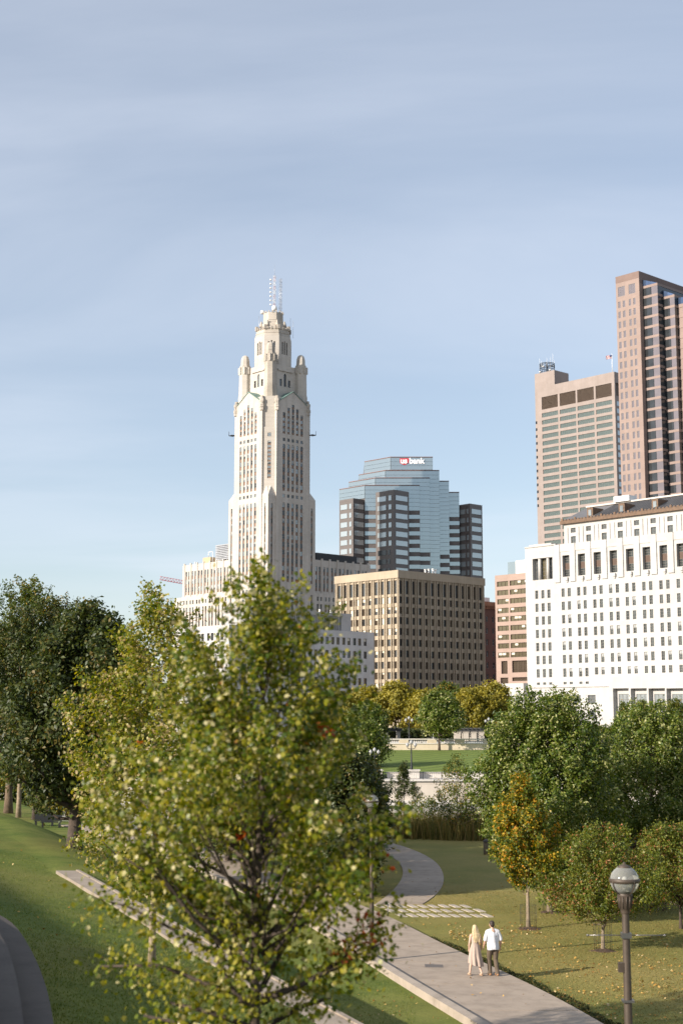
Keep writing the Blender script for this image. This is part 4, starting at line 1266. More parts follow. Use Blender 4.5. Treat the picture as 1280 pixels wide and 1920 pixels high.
# antenna cage
zr2 = b.onL(1038.5, 693.5)[1]
cs, _ = b.onL(1025, 690, 6.5)
mb = MB()
rr = 4.3
for zk in (0.3, 1.4, 4.4, 5.6, 6.4):
    for k in range(20):
        t0, t1 = k * .31416, (k + 1) * .31416
        mb.tube((6.5 + rr * math.cos(t0), cs + rr * math.sin(t0), zr2 + zk), (6.5 + rr * math.cos(t1), cs + rr * math.sin(t1), zr2 + zk), .2, n=4)
for k in range(12):
    t = k * math.pi / 6; mb.tube((6.5 + rr * math.cos(t), cs + rr * math.sin(t), zr2), (6.5 + rr * math.cos(t), cs + rr * math.sin(t), zr2 + 6.6), .16, n=4)
mb.tube((6.5, cs, zr2), (6.5, cs, zr2 + 6.5), .35, n=6)
mb.build('antenna_cage', IRON, b.root)
for k, (t, h) in enumerate(((0.2, 11.5), (1.2, 8.5), (2.2, 10), (3.0, 8), (3.8, 9), (4.7, 12), (5.4, 8.5))):
    mb = MB(); mb.tube((6.5 + rr * math.cos(t), cs + rr * math.sin(t), zr2 + 4), (6.5 + rr * math.cos(t), cs + rr * math.sin(t), zr2 + h), .13, .06, 5); mb.build('aerial', WHITE_P, b.root)
for t, zk in ((3.3, 3.9), (4.2, 1.6), (2.6, 1.2)):
    mb = MB(); mb.lathe([(0, 0), (.7, .1), (.7, .5), (0, .6)], 10, 0, (6.5 + rr * math.cos(t), cs + rr * math.sin(t), zr2 + zk)); mb.build('dish', WHITE_P, b.root)
# flag
sF, _ = b.onL(1147, 690, 3)
fl = empty('flagpole', (0, 0, 0)); tag(fl, 'flagpole with striped flag on the beige tower roof', 'flagpole')
M4 = Matrix.Translation(b.c) @ Matrix.Rotation(b.yaw, 4, 'Z')
fp = M4 @ Vector((3, sF, zr - .3)); fl.location = fp
mb = MB(); mb.tube((0, 0, 0), (0, 0, 11.2), .22, .12, 7); mb.lathe([(0, .4), (.2, .2), (0, 0)], 6, 0, (0, 0, 11.2)); mb.build('pole', WHITE_P, fl)
def flag_piece(x0, x1, z0, z1, m, name, off=0.0):
    mb = MB(); n = 8; vv = []
    for i in range(n + 1):
        x = x0 + (x1 - x0) * i / n; yv = .25 * math.sin(x * 1.8) ; dz = -.12 * abs(x) ** 1.15
        vv += [(x, yv - .02 - off, z0 + dz), (x, yv - .02 - off, z1 + dz), (x, yv + .02 + off, z0 + dz), (x, yv + .02 + off, z1 + dz)]
    ff = []
    for i in range(n):
        a = 4 * i; ff += [(a, a + 4, a + 5, a + 1), (a + 2, a + 3, a + 7, a + 6), (a + 1, a + 5, a + 7, a + 3), (a, a + 2, a + 6, a + 4)]
    mb.add(vv, ff, 0, True); return mb.build(name, m, fl)
FR_ = mat('flag_red', (0.45, 0.06, 0.07), rough=0.8); FB_ = mat('flag_blue', (0.05, 0.06, 0.16), rough=0.8)
for k in range(13): flag_piece(-3.4, -.1, 8.9 + k * .15, 8.9 + (k + 1) * .15 - .003, FR_ if k % 2 == 0 else WHITE_P, 'stripe')
flag_piece(-1.4, -.1, 9.8, 10.86, FB_, 'canton', .02)

# ------------------------------------------------------------------ pink granite skyscraper at the right edge
cc = at_y(1196.5, 508, 520)
PGRAN = mat_block('rose_granite', (0.275, 0.205, 0.178), 1.6, 1.45, 0.025, 0.86, var=0.07)
PGRAN_D = mat_block('rose_granite_dark', (0.19, 0.13, 0.11), 1.6, 1.45, 0.025, 0.86, var=0.07)
b = Bld('granite_skyscraper', 'rose granite skyscraper with stepped glass bays cut by the right edge of the picture', 'skyscraper', (cc.x, cc.y))
zr = b.onR(1197, 508)[1]; wl_ = b.onL(1153, 518)[0]
h0 = [b.onL(1194, 511 + q)[1] for q in (11,)][0]
ops = []
colp = [b.onL(p, 560)[0] for p in (1190.5, 1178, 1171, 1158)]
GVIO = mat_glass('violet_grey_glass', (0.17, 0.15, 0.165), 0.35, 0.25, 0.12, 0.2)
for a, q in ((colp[0], colp[1]), (colp[2], colp[3])):
    o = (a, q, b.onL(1180, 551.5)[1], b.onL(1180, 533)[1]); ops.append(o); b.win(b.fL, *o, .12, (3, 1, 0), FRAME_G, GVIO, BLIND)
fh = 3.95
z = b.onL(1188, 558.5)[1]
zs = []
while z > 22: zs.append(z); z -= fh
for i, zz in enumerate(zs):
    for a, q in ((colp[0], colp[1]), (colp[2], colp[3])):
        w = (q - a)
        for s0, s1 in ((a, a + w * .37), (a + w * .66, a + w * 1.03)):
            o = (s0, s1, zz - 2.6, zz); ops.append(o); b.win(b.fL, *o, .12, (1, 1, 0), FRAME_G, GVIO, BLIND)
b.mb.wall(b.fL, 0, wl_, 0, zr, ops, .15, 0)
vv = [b.fL.p(-.05, zr - 2.6, -.05), b.fL.p(wl_, zr - 2.6, -.05), b.fL.p(wl_, zr + .02, -.05), b.fL.p(-.05, zr + .02, -.05)]
b.mb.add(vv, [(0, 1, 2, 3)], 1)
# right face: stepped bays whose left sides catch the sun, under a long dark fascia
XW = 46.0
b.mb.prism([(.2, 0.02), (XW, 0.02), (XW, wl_), (.2, wl_)], 0, zr - .05, 0)
b.mb.add([b.fR.p(0, zr - 4.6, -.02), b.fR.p(XW, zr - 4.6, -.02), b.fR.p(XW, zr, -.02), b.fR.p(0, zr, -.02)], [(0, 1, 2, 3)], 1)
b.mb.add([b.fR.p(0, 0, -.01), b.fR.p(2.2, 0, -.01), b.fR.p(2.2, zr - 4.6, -.01), b.fR.p(0, zr - 4.6, -.01)], [(0, 1, 2, 3)], 0)
b.finish([PGRAN, PGRAN_D], PGRAN)
GBLUE = mat_glass('blue_roof_glass', (0.10, 0.15, 0.26), 0.5, 0.1)
_bw = {}
def bay(x0, y0, y1, ztop, x1, glassy):
    """one step: left side facing the sun from y1 (deep) to y0, right side from x0 to x1"""
    mb = MB(); mb.prism([(x0 + .15, y0 + .15), (XW, y0 + .15), (XW, y1), (x0 + .15, y1)], 0, ztop, 0); mb.build('bay_core', G_DARK if glassy else PGRAN, b.root)
    # sloping glass roof from the bay front up to the fascia
    mb = MB(); mb.add([(x0, y0, ztop + .02), (XW, y0, ztop + .02), (XW, y1, ztop + 2.6), (x0, y1, ztop + 2.6)], [(0, 1, 2, 3)]); mb.add([(x0, y0, ztop + .02), (x0, y1, ztop + .02), (x0, y1, ztop + 2.6)], [(0, 1, 2)]); mb.build('glass_roof', GBLUE, b.root)
    k = 0
    while ztop - k * fh > 20:
        z = ztop - k * fh; k += 1
        s = MB(); s.prism([(x0, y0), (XW, y0), (XW, y1), (x0, y1)], z - (.95 if glassy else 1.3), z); s.build('sill_band', PGRAN, b.root)
        d = y1 - y0; z0, z1 = z - fh + .02, z - (.97 if glassy else 1.32)
        for f0, f1, gm in (((0.0, .42, GVIO), (.44, 1.0, G_DARK)) if glassy else tuple((q / 8 + .015, q / 8 + .06, GVIO) for q in range(8))):
            g = MB(); a, c = y0 + d * f0 + .03, y0 + d * f1 - .02
            g.prism([(x0 + .05, a), (x0 + .13, a), (x0 + .13, c), (x0 + .05, c)], z0, z1); g.build('bay_window', gm, b.root)
        g = MB(); g.prism([(x0 + .14, y0 + .06), (x1 - .05, y0 + .06), (x1 - .05, y0 + .13), (x0 + .14, y0 + .13)], z0, z1); g.build('bay_window', G_DARK, b.root)
bay(2.2, -6.6, 0.0, b.onR(1226, 528, -6.6)[1], 5.5, True)
bay(5.5, -11.7, -6.6, b.onR(1256, 549, -11.7)[1], 7.6, True)
bay(7.6, -44, -11.7, b.onL(1270, 571, 7.6)[1], XW, False)

# ------------------------------------------------------------------ white stone government building on the right
WSTONE = mat_block('white_marble', (0.475, 0.462, 0.445), 2.4, 1.05, 0.012, 0.9, var=0.04, streak=0.06)
e_ = at_y(988.5, 1300, 338)
LEN = 75.0
cc = e_ - Vector((-math.sin(YAW), math.cos(YAW), 0)) * LEN
b = Bld('government_building', 'large white stone building with rows of windows and a seamed metal roof', 'building', (cc.x, cc.y))
def P6(x, y): return x / 3.368 + 900, y / 3.368 + 920
def SL(x, y, k=0.0): return b.onL(*P6(x, y), k)
FRW = mat('steel_window_frame', (0.17, 0.16, 0.145), rough=0.5); GW = mat_glass('office_glass', (0.12, 0.135, 0.135), 0.4, 0.2, 0.3, 0.4); GW2 = mat_glass('office_glass_dark', (0.075, 0.085, 0.085), 0.4, 0.2, 0.3, 0.4)
zr = SL(300, 362)[1]
# floors, from the left pavilion
heads = [SL(394, y)[1] for y in (628, 711, 794, 877, 960, 1043, 1127, 1211)]
hh = SL(394, 628)[1] - SL(394, 676)[1]
ops = []
for x in (355, 394, 432):
    c = SL(x, 650)[0]
    for z in heads:
        o = (c - .45, c + .45, z - hh * 1.1, z); ops.append(o); b.win(b.fL, *o, .2, (2, 3, 0), FRW, random.choice((GW, GW, GW2)), BLIND)
pairs = [(521, 560), (620, 659), (720, 761), (822, 864), (925, 968), (1032, 1075), (1140, 1184), (1250, 1294), (1364, 1409), (1480, 1525)]
kf = 0.0
for pi, pr_ in enumerate(pairs):
    for x in pr_:
        c = SL(x, 625)[0]
        for i, z in enumerate(heads):
            if i == 7 and pi > 1: continue
            h2 = hh * (.82 if i == 6 and pi > 1 else 1)
            o = (c - .45, c + .45, z - h2 * 1.1, z); ops.append(o); b.win(b.fL, *o, .2, (2, 3, random.choice((0, 0, 0, 0, .4))), FRW, random.choice((GW, GW, GW2)), BLIND_G)
tall = [547, 645, 745, 847, 951, 1057, 1165, 1274, 1385, 1500]
zt0, zt1 = SL(547, 543)[1], SL(547, 407)[1]
BRN = mat('brown_spandrel', (0.085, 0.05, 0.034), rough=0.6)
for x in tall:
    c = SL(x, 470)[0]; w = 2.05
    o = (c - w - .55 + .9, c + w - .0, zt0, zt1)
    o = (c - 1.35, c + 1.35, zt0, zt1)
    ops.append(o)
    zm = (zt0 + zt1) / 2
    b.win(b.fL, *o[:2], zt0, zm - .75, .95, (3, 3, 0), FRW, GW2, BLIND); b.win(b.fL, *o[:2], zm + .75, zt1, .95, (3, 3, 0), FRW, GW2, BLIND)
    q = MB(); q.add([b.fL.p(o[0], zm - .78, .9), b.fL.p(o[1], zm - .78, .9), b.fL.p(o[1], zm + .78, .9), b.fL.p(o[0], zm + .78, .9)], [(0, 1, 2, 3)]); q.build('spandrel', BRN, b.root)
    q = MB(); q.box(-.5, .1, c - .35, c + .35, zt0 - .9, zt0 - .2); q.box(-.3, .1, c - .22, c + .22, zt0 - 1.3, zt0 - .9); q.build('carved_bracket', WSTONE, b.root)
# loggia with two columns on the left pavilion
c = SL(392, 490)[0]; lo = (c - 3.0, c + 3.0, SL(392, 562)[1], SL(392, 425)[1]); ops.append(lo)
b.win(b.fL, c - .9, c + .9, lo[2], lo[3], 1.15, (2, 5, 0), FRW, GOLD, BLIND)
b.win(b.fL, lo[0] + .2, c - 1.5, lo[2], lo[3], 1.18, (1, 5, 0), FRW, G_MID, BLIND); b.win(b.fL, c + 1.5, lo[1] - .2, lo[2], lo[3], 1.18, (1, 5, 0), FRW, G_MID, BLIND)
zpod = SL(300, 1232)[1]
b.mb.wall(b.fL, 0, LEN, 0, zr - .004, ops, 1.2, 0)
for o in (c - 1.25, c + 1.25):
    q = MB(); q.tube((.55, o, lo[2]), (.55, o, lo[3]), .42, .38, 12); q.build('column', WSTONE, b.root)
q = MB(); q.add([b.fL.p(lo[0], lo[2], 1.19), b.fL.p(lo[1], lo[2], 1.19), b.fL.p(lo[1], lo[3], 1.19), b.fL.p(lo[0], lo[3], 1.19)], [(0, 1, 2, 3)]); q.build('loggia_back', WSTONE, b.root)
b.mb.prism([(1.4, 0), (34, 0), (34, LEN), (1.4, LEN)], 0, zr - .3, 0)
b.mb.box(-.15, .0, LEN - 12.6, LEN, 0, 0.0001 + 0.5, 0)
# pavilion pilaster lines and stepped parapet
sv = SL(490, 700)[0]
for q0, q1, zt in ((sv + .3, LEN + .0, zr + .25), (sv + 1.5, LEN - 1.4, zr + .6)):
    b.mb.prism([(-.22, q0), (2.0, q0), (2.0, q1), (-.22, q1)], zr - .003 if zt < zr + .3 else zr + .25, zt, 0)
for x in tall:                                             # broad shallow piers between the tall windows
    cx_ = SL(x, 470)[0]
    b.mb.box(-.28, -.002, cx_ + 2.0, cx_ + 3.55, zt0 - 1.2, zr - .05, 0)
    b.mb.box(-.12, -.001, cx_ - 1.98, cx_ + 1.98, zt1 + .9, zr - .2, 0)
# set-back upper storey
kU = 5.0
sU, zU = SL(527, 214, kU)
zU0 = zr - .3
fU = Face((kU, 0, 0), (0, 1, 0), (1, 0, 0))
ops = []
zz = [SL(585, y, kU)[1] for y in (235, 265, 288, 341)]
for x in (585, 682, 780, 882, 986, 1091, 1198, 1308, 1420):
    c = SL(x, 240, kU)[0]
    for z1, z0 in ((zz[0], zz[1]), (zz[2], zz[3])):
        o = (c - .72, c + .72, z0, z1); ops.append(o); b.win(fU, *o, .3, (2, 3, 0), FRW, GW, BLIND)
    b.mb.box(kU - .2, kU - .002, c + 1.5, c + 1.75, zU0, zU - .9, 0); b.mb.box(kU - .2, kU - .002, c - 1.75, c - 1.5, zU0, zU - .9, 0)
b.mb.wall(fU, 0, sU, zU0, zU, ops, .35, 0)
b.mb.prism([(kU + .5, 0), (30, 0), (30, sU), (kU + .5, sU)], zU0, zU - .1, 0)
b.finish([WSTONE], WSTONE)
# metal roof with eaves ornament and dormers
SEAM = mat('seamed_zinc', (0.17, 0.165, 0.165), rough=0.5, metal=0.3, var=0.12, scale=0.5); BRZ = mat('bronze_eaves', (0.13, 0.075, 0.042), rough=0.6, var=0.3, scale=2)
zE = zU + 0.9; kR = 14.0
sRid, zRid = SL(675, 108, kR)
mb = MB(); mb.add([(kU - .3, -2, zE), (kU - .3, sU + .3, zE), (kR, sRid, zRid), (kR, -2, zRid), (28, sRid, zRid), (28, -2, zRid), (33, sU + .3, zE)], [(0, 1, 2, 3), (3, 2, 4, 5), (1, 6, 4, 2)])
roof = mb.build('roof', SEAM, b.root)
rib = MB()
nr_ = 62
for k in range(nr_):
    s_ = k * .95
    if s_ < sRid: rib.add([(kU - .3, s_, zE + .02), (kU - .3, s_ + .1, zE + .02), (kR, s_ + .1, zRid + .02), (kR, s_, zRid + .02), (kU - .3, s_ + .05, zE + .2), (kR, s_ + .05, zRid + .2)], [(0, 4, 5, 3), (4, 1, 2, 5)])
tag(rib.build('standing_seams', SEAM, roof), kind='stuff')
mb = MB(); mb.box(kU - .7, kU + .1, -2, sU + .7, zU, zE - .1); 
for k in range(70):
    s_ = sU - k * .95
    if s_ > 0: mb.box(kU - .75, kU - .5, s_ - .28, s_ + .28, zE - .1, zE + (.45 if k % 4 == 0 else .15))
mb.build('eaves', BRZ, b.root)
mb = MB(); mb.box(kR - .4, kR + .5, -2, sRid + .2, zRid, zRid + .35); mb.build('ridge', COPING, roof)
for x, y in ((690, 147), (890, 120), (1100, 92), (1320, 62)):
    s_ = SL(x, y + 20, kU + .8)[0]
    mb = MB(); z0 = zE + .1
    mb.prism([(kU + .9, s_ - .85), (kU + 5, s_ - .85), (kU + 5, s_ + .85), (kU + .9, s_ + .85)], z0, z0 + 2.4); dm = mb.build('dormer', BRZ, roof)
    mb = MB(); mb.box(kU + .82, kU + .88, s_ - .42, s_ + .42, z0 + .5, z0 + 1.9); mb.build('window', G_PALE, dm)
mb = MB(); s_ = SL(905, 62, kR)[0]; mb.box(kR - 1, kR + 2, s_ - 2.2, s_ + 2.2, zRid + .3, zRid + 1.6); mb.build('rooftop_unit', WHITE_P, roof)
GOV = b
# podium in front of it
b2 = Bld('podium_building', 'low white stone podium wing with tall recessed windows at the foot of the white building', 'building', (b.c.x, b.c.y))
kP = -6.0
fP = Face((kP, 0, 0), (0, 1, 0), (1, 0, 0))
def SP(x, y): return b2.onL(*P6(x, y), kP)
zP = SP(330, 1232)[1]; zP2 = SP(860, 1170)[1]
s_end = SP(95, 1250)[0]; s_mid = SP(850, 1250)[0]
ops = []
for x, w, y0, y1 in ((602, 1.35, 1345, 1292), (702, 1.05, 1343, 1290), (497, 1.3, 1345, 1297), (395, 1.2, 1345, 1300), (702, 1.0, 1440, 1392)):
    c = SP(x, 1300)[0]; o = (c - w, c + w, SP(x, y0)[1], SP(x, y1)[1]); ops.append(o); b2.win(fP, *o, .3, (2, 3, 0), FRW, G_MID, BLIND)
b2.mb.wall(fP, s_mid, s_end, 0, zP, ops, .35, 0)
ops = []
fP2 = Face((kP - 2.2, 0, 0), (0, 1, 0), (1, 0, 0))
def SP2(x, y): return b2.onL(*P6(x, y), kP - 2.2)
for x in (890, 1003, 1117, 1231, 1348, 1465):
    c = SP2(x, 1300)[0]; o = (c - 1.9, c + 2.2, 0.0, SP2(x, 1248)[1]); ops.append(o)
    b2.win(fP2, c - 1.6, c + 1.6, 0.3, SP2(x, 1283)[1], 1.25, (3, 7, 0), FRW, G_PALE, BLIND)
b2.mb.wall(fP2, 0, s_mid, 0, zP2, ops, 1.3, 0)
for o in ops: b2.mb.add([fP2.p(o[0], o[2], 1.29), fP2.p(o[1], o[2], 1.29), fP2.p(o[1], o[3], 1.29), fP2.p(o[0], o[3], 1.29)], [(0, 1, 2, 3)])
b2.mb.add([(kP - 2.2, s_mid, 0), (kP + .1, s_mid, 0), (kP + .1, s_mid, zP2), (kP - 2.2, s_mid, zP2)], [(0, 1, 2, 3)])
b2.mb.prism([(kP - .75, 0), (.5, 0), (.5, s_mid), (kP - .75, s_mid)], 0, zP2 - .1, 0)
b2.mb.prism([(kP + .4, s_mid - .1), (.5, s_mid - .1), (.5, s_end), (kP + .4, s_end)], 0, zP - .1, 0)
sB = SP(300, 1250)[0]
b2.mb.box(kP - 1.6, kP - .002, sB, s_end + 2, 0, zP + .6, 0)
b2.mb.box(kP - .25, kP - .001, s_mid, sB - .01, zP - .5, zP + .15, 0)
b2.finish([WSTONE], WSTONE)

# ------------------------------------------------------------------ tower crane showing beside the skyscraper
cp = at_y(300, 1088, 760); cq = at_y(420, 1112, 760)
cr_ = empty('tower_crane', (cq.x, cq.y, CITY_Z)); tag(cr_, 'red lattice tower crane jib sticking out left of the skyscraper', 'crane')
CRR = mat('crane_red', (0.42, 0.12, 0.14), rough=0.5)
z0 = at_y(318, 1088, 760).z - CITY_Z
mb = MB(); L0 = cp.x - cq.x
n = 22
for k in range(n):
    xa, xb = L0 * k / n, L0 * (k + 1) / n
    za, zb_ = z0 - (1 - k / n) * 6.2 + 2.1, z0 - (1 - (k + 1) / n) * 6.2 + 2.1
    for dy in (-.7, .7): mb.tube((xa, dy, za - 1.8), (xb, dy, zb_ - 1.8), .14, n=4)
    mb.tube((xa, 0, za), (xb, 0, zb_), .14, n=4)
    for dy in (-.7, .7): mb.tube((xa, dy, za - 1.8), ((xa + xb) / 2, 0, (za + zb_) / 2), .08, n=3); mb.tube(((xa + xb) / 2, 0, (za + zb_) / 2), (xb, dy, zb_ - 1.8), .08, n=3)
mb.build('jib', CRR, cr_)
mb = MB()
for sx in (-1, 1):
    for sy in (-1, 1): mb.tube((sx, sy, 0), (sx, sy, z0 - 3), .18, n=4)
for k in range(int((z0 - 3) / 2.5)):
    for (xa, ya), (xb, yb) in (((-1, -1), (1, -1)), ((1, -1), (1, 1)), ((1, 1), (-1, 1)), ((-1, 1), (-1, -1))):
        mb.tube((xa, ya, k * 2.5), (xb, yb, k * 2.5 + 2.5), .08, n=3)
mb.build('mast', CRR, cr_)

# ================================================================== VEGETATION
# leaf outlines in the leaf plane (x along the leaf), tips bent a little
T_OVAL = (np.array([(-.5, 0, 0), (-.05, -.30, .05), (.5, 0, -.06), (-.05, .30, .05)], float), [(0, 1, 2), (0, 2, 3)])
T_MAPLE = (np.array([(-.5, 0, 0), (-.30, -.26, .03), (-.12, -.5, -.03), (0.0, -.22, .04), (.22, -.40, -.04), (.18, -.12, .04), (.5, 0, -.08),
                     (.18, .12, .04), (.22, .40, -.04), (0.0, .22, .04), (-.12, .5, -.03), (-.30, .26, .03)], float),
           [(0, 1, 2, 3), (0, 3, 4, 5), (0, 5, 6, 7), (0, 7, 8, 9), (0, 9, 10, 11)])
T_MAPLE_S = (np.array([(-.5, 0, 0), (-.12, -.5, -.03), (.04, -.2, .05), (.5, 0, -.07), (.04, .2, .05), (-.12, .5, -.03)], float), [(0, 1, 2), (0, 2, 3, 4), (0, 4, 5)])
def leaf_mesh(name, pts, size, rnd, m, tmpl=T_OVAL, bias=(0, 0, 0.4), rng=RNG, out=None, outw=0.5):
    N = len(pts)
    n = rng.normal(size=(N, 3)) + np.array(bias)
    if out is not None: n += out * outw
    n /= np.linalg.norm(n, axis=1)[:, None] + 1e-9
    t = rng.normal(size=(N, 3)); t[:, 2] -= 0.5
    t -= n * (t * n).sum(1)[:, None]; t /= np.linalg.norm(t, axis=1)[:, None] + 1e-9
    b = np.cross(n, t)
    V, Fs = tmpl
    k = len(V)
    asp = rng.uniform(0.8, 1.15, N)
    co = (pts[:, None, :] + size[:, None, None] * (V[None, :, 0, None] * t[:, None, :] + V[None, :, 1, None] * b[:, None, :] * asp[:, None, None] + V[None, :, 2, None] * n[:, None, :])).reshape(-1, 3)
    lens = np.array([len(f) for f in Fs]); loc = np.concatenate([np.array(f) for f in Fs])
    loops = (loc[None, :] + (np.arange(N) * k)[:, None]).ravel()
    tot = np.tile(lens, N); start = np.concatenate(([0], np.cumsum(tot)[:-1]))
    me = bpy.data.meshes.new(name)
    me.vertices.add(len(co)); me.vertices.foreach_set('co', co.ravel().astype(np.float32))
    me.loops.add(len(loops)); me.loops.foreach_set('vertex_index', loops.astype(np.int32))
    me.polygons.add(len(tot)); me.polygons.foreach_set('loop_start', start.astype(np.int32)); 
    at = me.attributes.new('rnd', 'FLOAT', 'POINT'); at.data.foreach_set('value', np.repeat(rnd, k).astype(np.float32))
    me.materials.append(m)
    me.update(calc_edges=True)
    return me

BARK = mat('bark_brown', (0.15, 0.105, 0.07), rough=0.95, var=0.35, scale=4, bump=0.6, bscale=14)
BARK_P = mat('bark_pale', (0.27, 0.21, 0.145), rough=0.9, var=0.3, scale=4, bump=0.5, bscale=14)
BARK_D = mat('bark_dark', (0.075, 0.055, 0.042), rough=0.95, var=0.35, scale=3, bump=0.6, bscale=10)
LF_MAPLE = mat_leaf('maple_leaf', [(0.0, (0.055, 0.095, 0.010)), (0.30, (0.150, 0.190, 0.016)), (0.60, (0.29, 0.275, 0.024)), (0.82, (0.40, 0.355, 0.07)), (0.91, (0.60, 0.54, 0.29)), (0.945, (0.30, 0.14, 0.03)), (1.0, (0.42, 0.07, 0.02))], 0.42, 0.4)
LF_DARK = mat_leaf('oak_leaf_dark', [(0.0, (0.026, 0.042, 0.010)), (0.5, (0.050, 0.072, 0.015)), (0.85, (0.090, 0.105, 0.024)), (1.0, (0.16, 0.12, 0.03))], 0.28, 0.5)
LF_MID = mat_leaf('poplar_leaf', [(0.0, (0.045, 0.08, 0.015)), (0.5, (0.09, 0.125, 0.022)), (0.85, (0.15, 0.165, 0.035)), (1.0, (0.33, 0.22, 0.03))], 0.35, 0.45)
LF_GREEN = mat_leaf('linden_leaf', [(0.0, (0.040, 0.074, 0.010)), (0.45, (0.092, 0.138, 0.017)), (0.78, (0.175, 0.205, 0.032)), (0.92, (0.31, 0.32, 0.10)), (1.0, (0.46, 0.45, 0.21))], 0.33, 0.42)
LF_ORANGE = mat_leaf('autumn_leaf', [(0.0, (0.06, 0.10, 0.014)), (0.52, (0.17, 0.19, 0.022)), (0.70, (0.42, 0.34, 0.03)), (0.88, (0.60, 0.38, 0.04)), (1.0, (0.58, 0.26, 0.03))], 0.42, 0.5)
LF_CRAB = mat_leaf('crabapple_leaf', [(0.0, (0.055, 0.085, 0.012)), (0.5, (0.13, 0.16, 0.020)), (0.86, (0.22, 0.22, 0.035)), (0.955, (0.30, 0.15, 0.05)), (1.0, (0.42, 0.17, 0.08))], 0.35, 0.45)
LF_YEL = mat_leaf('locust_leaf', [(0.0, (0.14, 0.14, 0.022)), (0.5, (0.28, 0.25, 0.035)), (1.0, (0.40, 0.335, 0.05))], 0.40, 0.55)
LF_RED = mat_leaf('red_leaf', [(0.0, (0.34, 0.03, 0.012)), (1.0, (0.52, 0.10, 0.02))], 0.4, 0.5)
LF_PURP = mat_leaf('purple_leaf', [(0.0, (0.035, 0.018, 0.014)), (1.0, (0.085, 0.035, 0.025))], 0.3, 0.5)

def profile_r(prof, t):
    for (t0, r0), (t1, r1) in zip(prof, prof[1:]):
        if t <= t1: return r0 + (r1 - r0) * (t - t0) / (t1 - t0)
    return prof[-1][1]
ROUND = [(0, .45), (.15, .85), (.4, 1.0), (.65, .92), (.85, .62), (1, .15)]
OVATE = [(0, .35), (.12, .8), (.3, 1.0), (.55, .85), (.8, .5), (1, .06)]
CONE = [(0, .55), (.1, .95), (.25, 1.0), (.5, .72), (.75, .4), (1, .03)]
VASE = [(0, .25), (.25, .6), (.55, .95), (.8, 1.0), (.93, .75), (1, .3)]
def tree(name, label, base, h, z_crown, rad, prof, nclump, per, leaf, m, bark=BARK, tr=0.12, group=None, shoot=0.35, csig=0.22, lean=(0, 0), seed=1, ry=None,
         tmpl=T_OVAL, rough_=0.28, limbs=14, redge=0.25, forks=1, inner=0.35, rnd_pow=1.0, cat='tree', rmax=1.0, keep=None):
    """tree with trunk, limbs and leafy crown. Leaves sit along short shoots that point out and up."""
    rng = np.random.default_rng(seed)
    root = empty(name, tuple(base)); tag(root, label, cat, group)
    ry = ry or rad
    ph = rng.uniform(0, 6.28, 6)
    C, D = [], []
    while len(C) < nclump:
        t = rng.uniform(0, 1) ** 0.85
        rr = profile_r(prof, t)
        if rng.uniform() > 0.25 + 0.75 * rr: continue
        a = rng.uniform(0, 2 * math.pi)
        wob = 1 + rough_ * (math.sin(2 * a + ph[0] + 5 * t) * .5 + math.sin(3 * a + ph[1] - 7 * t) * .35 + math.sin(5 * a + ph[2] + 11 * t) * .3)
        q = rng.uniform(inner, 1.0) ** 0.7
        x, y = rad * rr * wob * q * math.cos(a), ry * rr * wob * q * math.sin(a)
        z = z_crown + (h - z_crown) * t + rng.normal() * 0.02 * h
        x += lean[0] * t; y += lean[1] * t
        if keep is not None and not keep(x, y, z): continue
        C.append((x, y, z))
        d = np.array((math.cos(a) * (.5 + .5 * q) * (1 - .5 * t), math.sin(a) * (.5 + .5 * q) * (1 - .5 * t), .55 + .6 * t)) + rng.normal(size=3) * .25
        D.append(d / np.linalg.norm(d))
    C, D = np.array(C), np.array(D)
    # trunk and limbs
    mb = MB()
    zt = z_crown + (h - z_crown) * 0.80
    top = np.array((lean[0] * .8, lean[1] * .8, zt))
    def tp(z):
        f = max(0, min(1, z / zt)); return np.array((top[0] * f * f + .05 * math.sin(z * 1.3 + ph[3]) * f, top[1] * f * f, z))
    zs = np.linspace(-0.15, zt, 11)
    mb.path([tp(z) for z in zs], [tr * (1.35 if i == 0 else 1.08 if i == 1 else 1.0) * (1 - .82 * i / 10) for i in range(11)], 10)
    order = rng.permutation(len(C))[:limbs]
    lm = MB()
    for i in order:
        c = C[i]; zb = max(z_crown * .8, c[2] - (0.35 + .5 * rng.uniform()) * math.hypot(c[0] - 0, c[1] - 0) - 0.3)
        p0 = tp(min(zb, zt * .95)); f = p0[2] / zt
        mid = p0 * .5 + c * .5 + np.array((0, 0, -.04 * h * rng.uniform(-.3, 1)))
        r0 = tr * (1 - .8 * f) * .55
        lm.path([p0, p0 * .7 + mid * .3, mid, mid * .4 + c * .6, c], [r0, r0 * .85, r0 * .6, r0 * .4, r0 * .15], 6)
    mb.build('trunk', bark, root)
    if lm.v: lm.build('limbs', bark, root)
    # leaves
    K = nclump
    ci = rng.integers(0, K, nclump * per)
    t = rng.uniform(-.35, 1, len(ci))
    wt = csig * (1.0 - .55 * np.clip(t, 0, 1))
    P = C[ci] + D[ci] * (t * shoot)[:, None] + rng.normal(size=(len(ci), 3)) * wt[:, None]
    crn = rng.uniform(-.18, .18, K)                         # each branch has its own tone
    rnd = np.clip(rng.uniform(0, 1, len(ci)) ** rnd_pow + crn[ci] * .8, 0.0, rmax)
    size = leaf * rng.uniform(.7, 1.25, len(ci))
    cen = np.array((0, 0, z_crown + .45 * (h - z_crown)))
    out = P - cen; out /= np.linalg.norm(out, axis=1)[:, None] + 1e-9
    return root, P, size, rnd, out, rng, m, tmpl
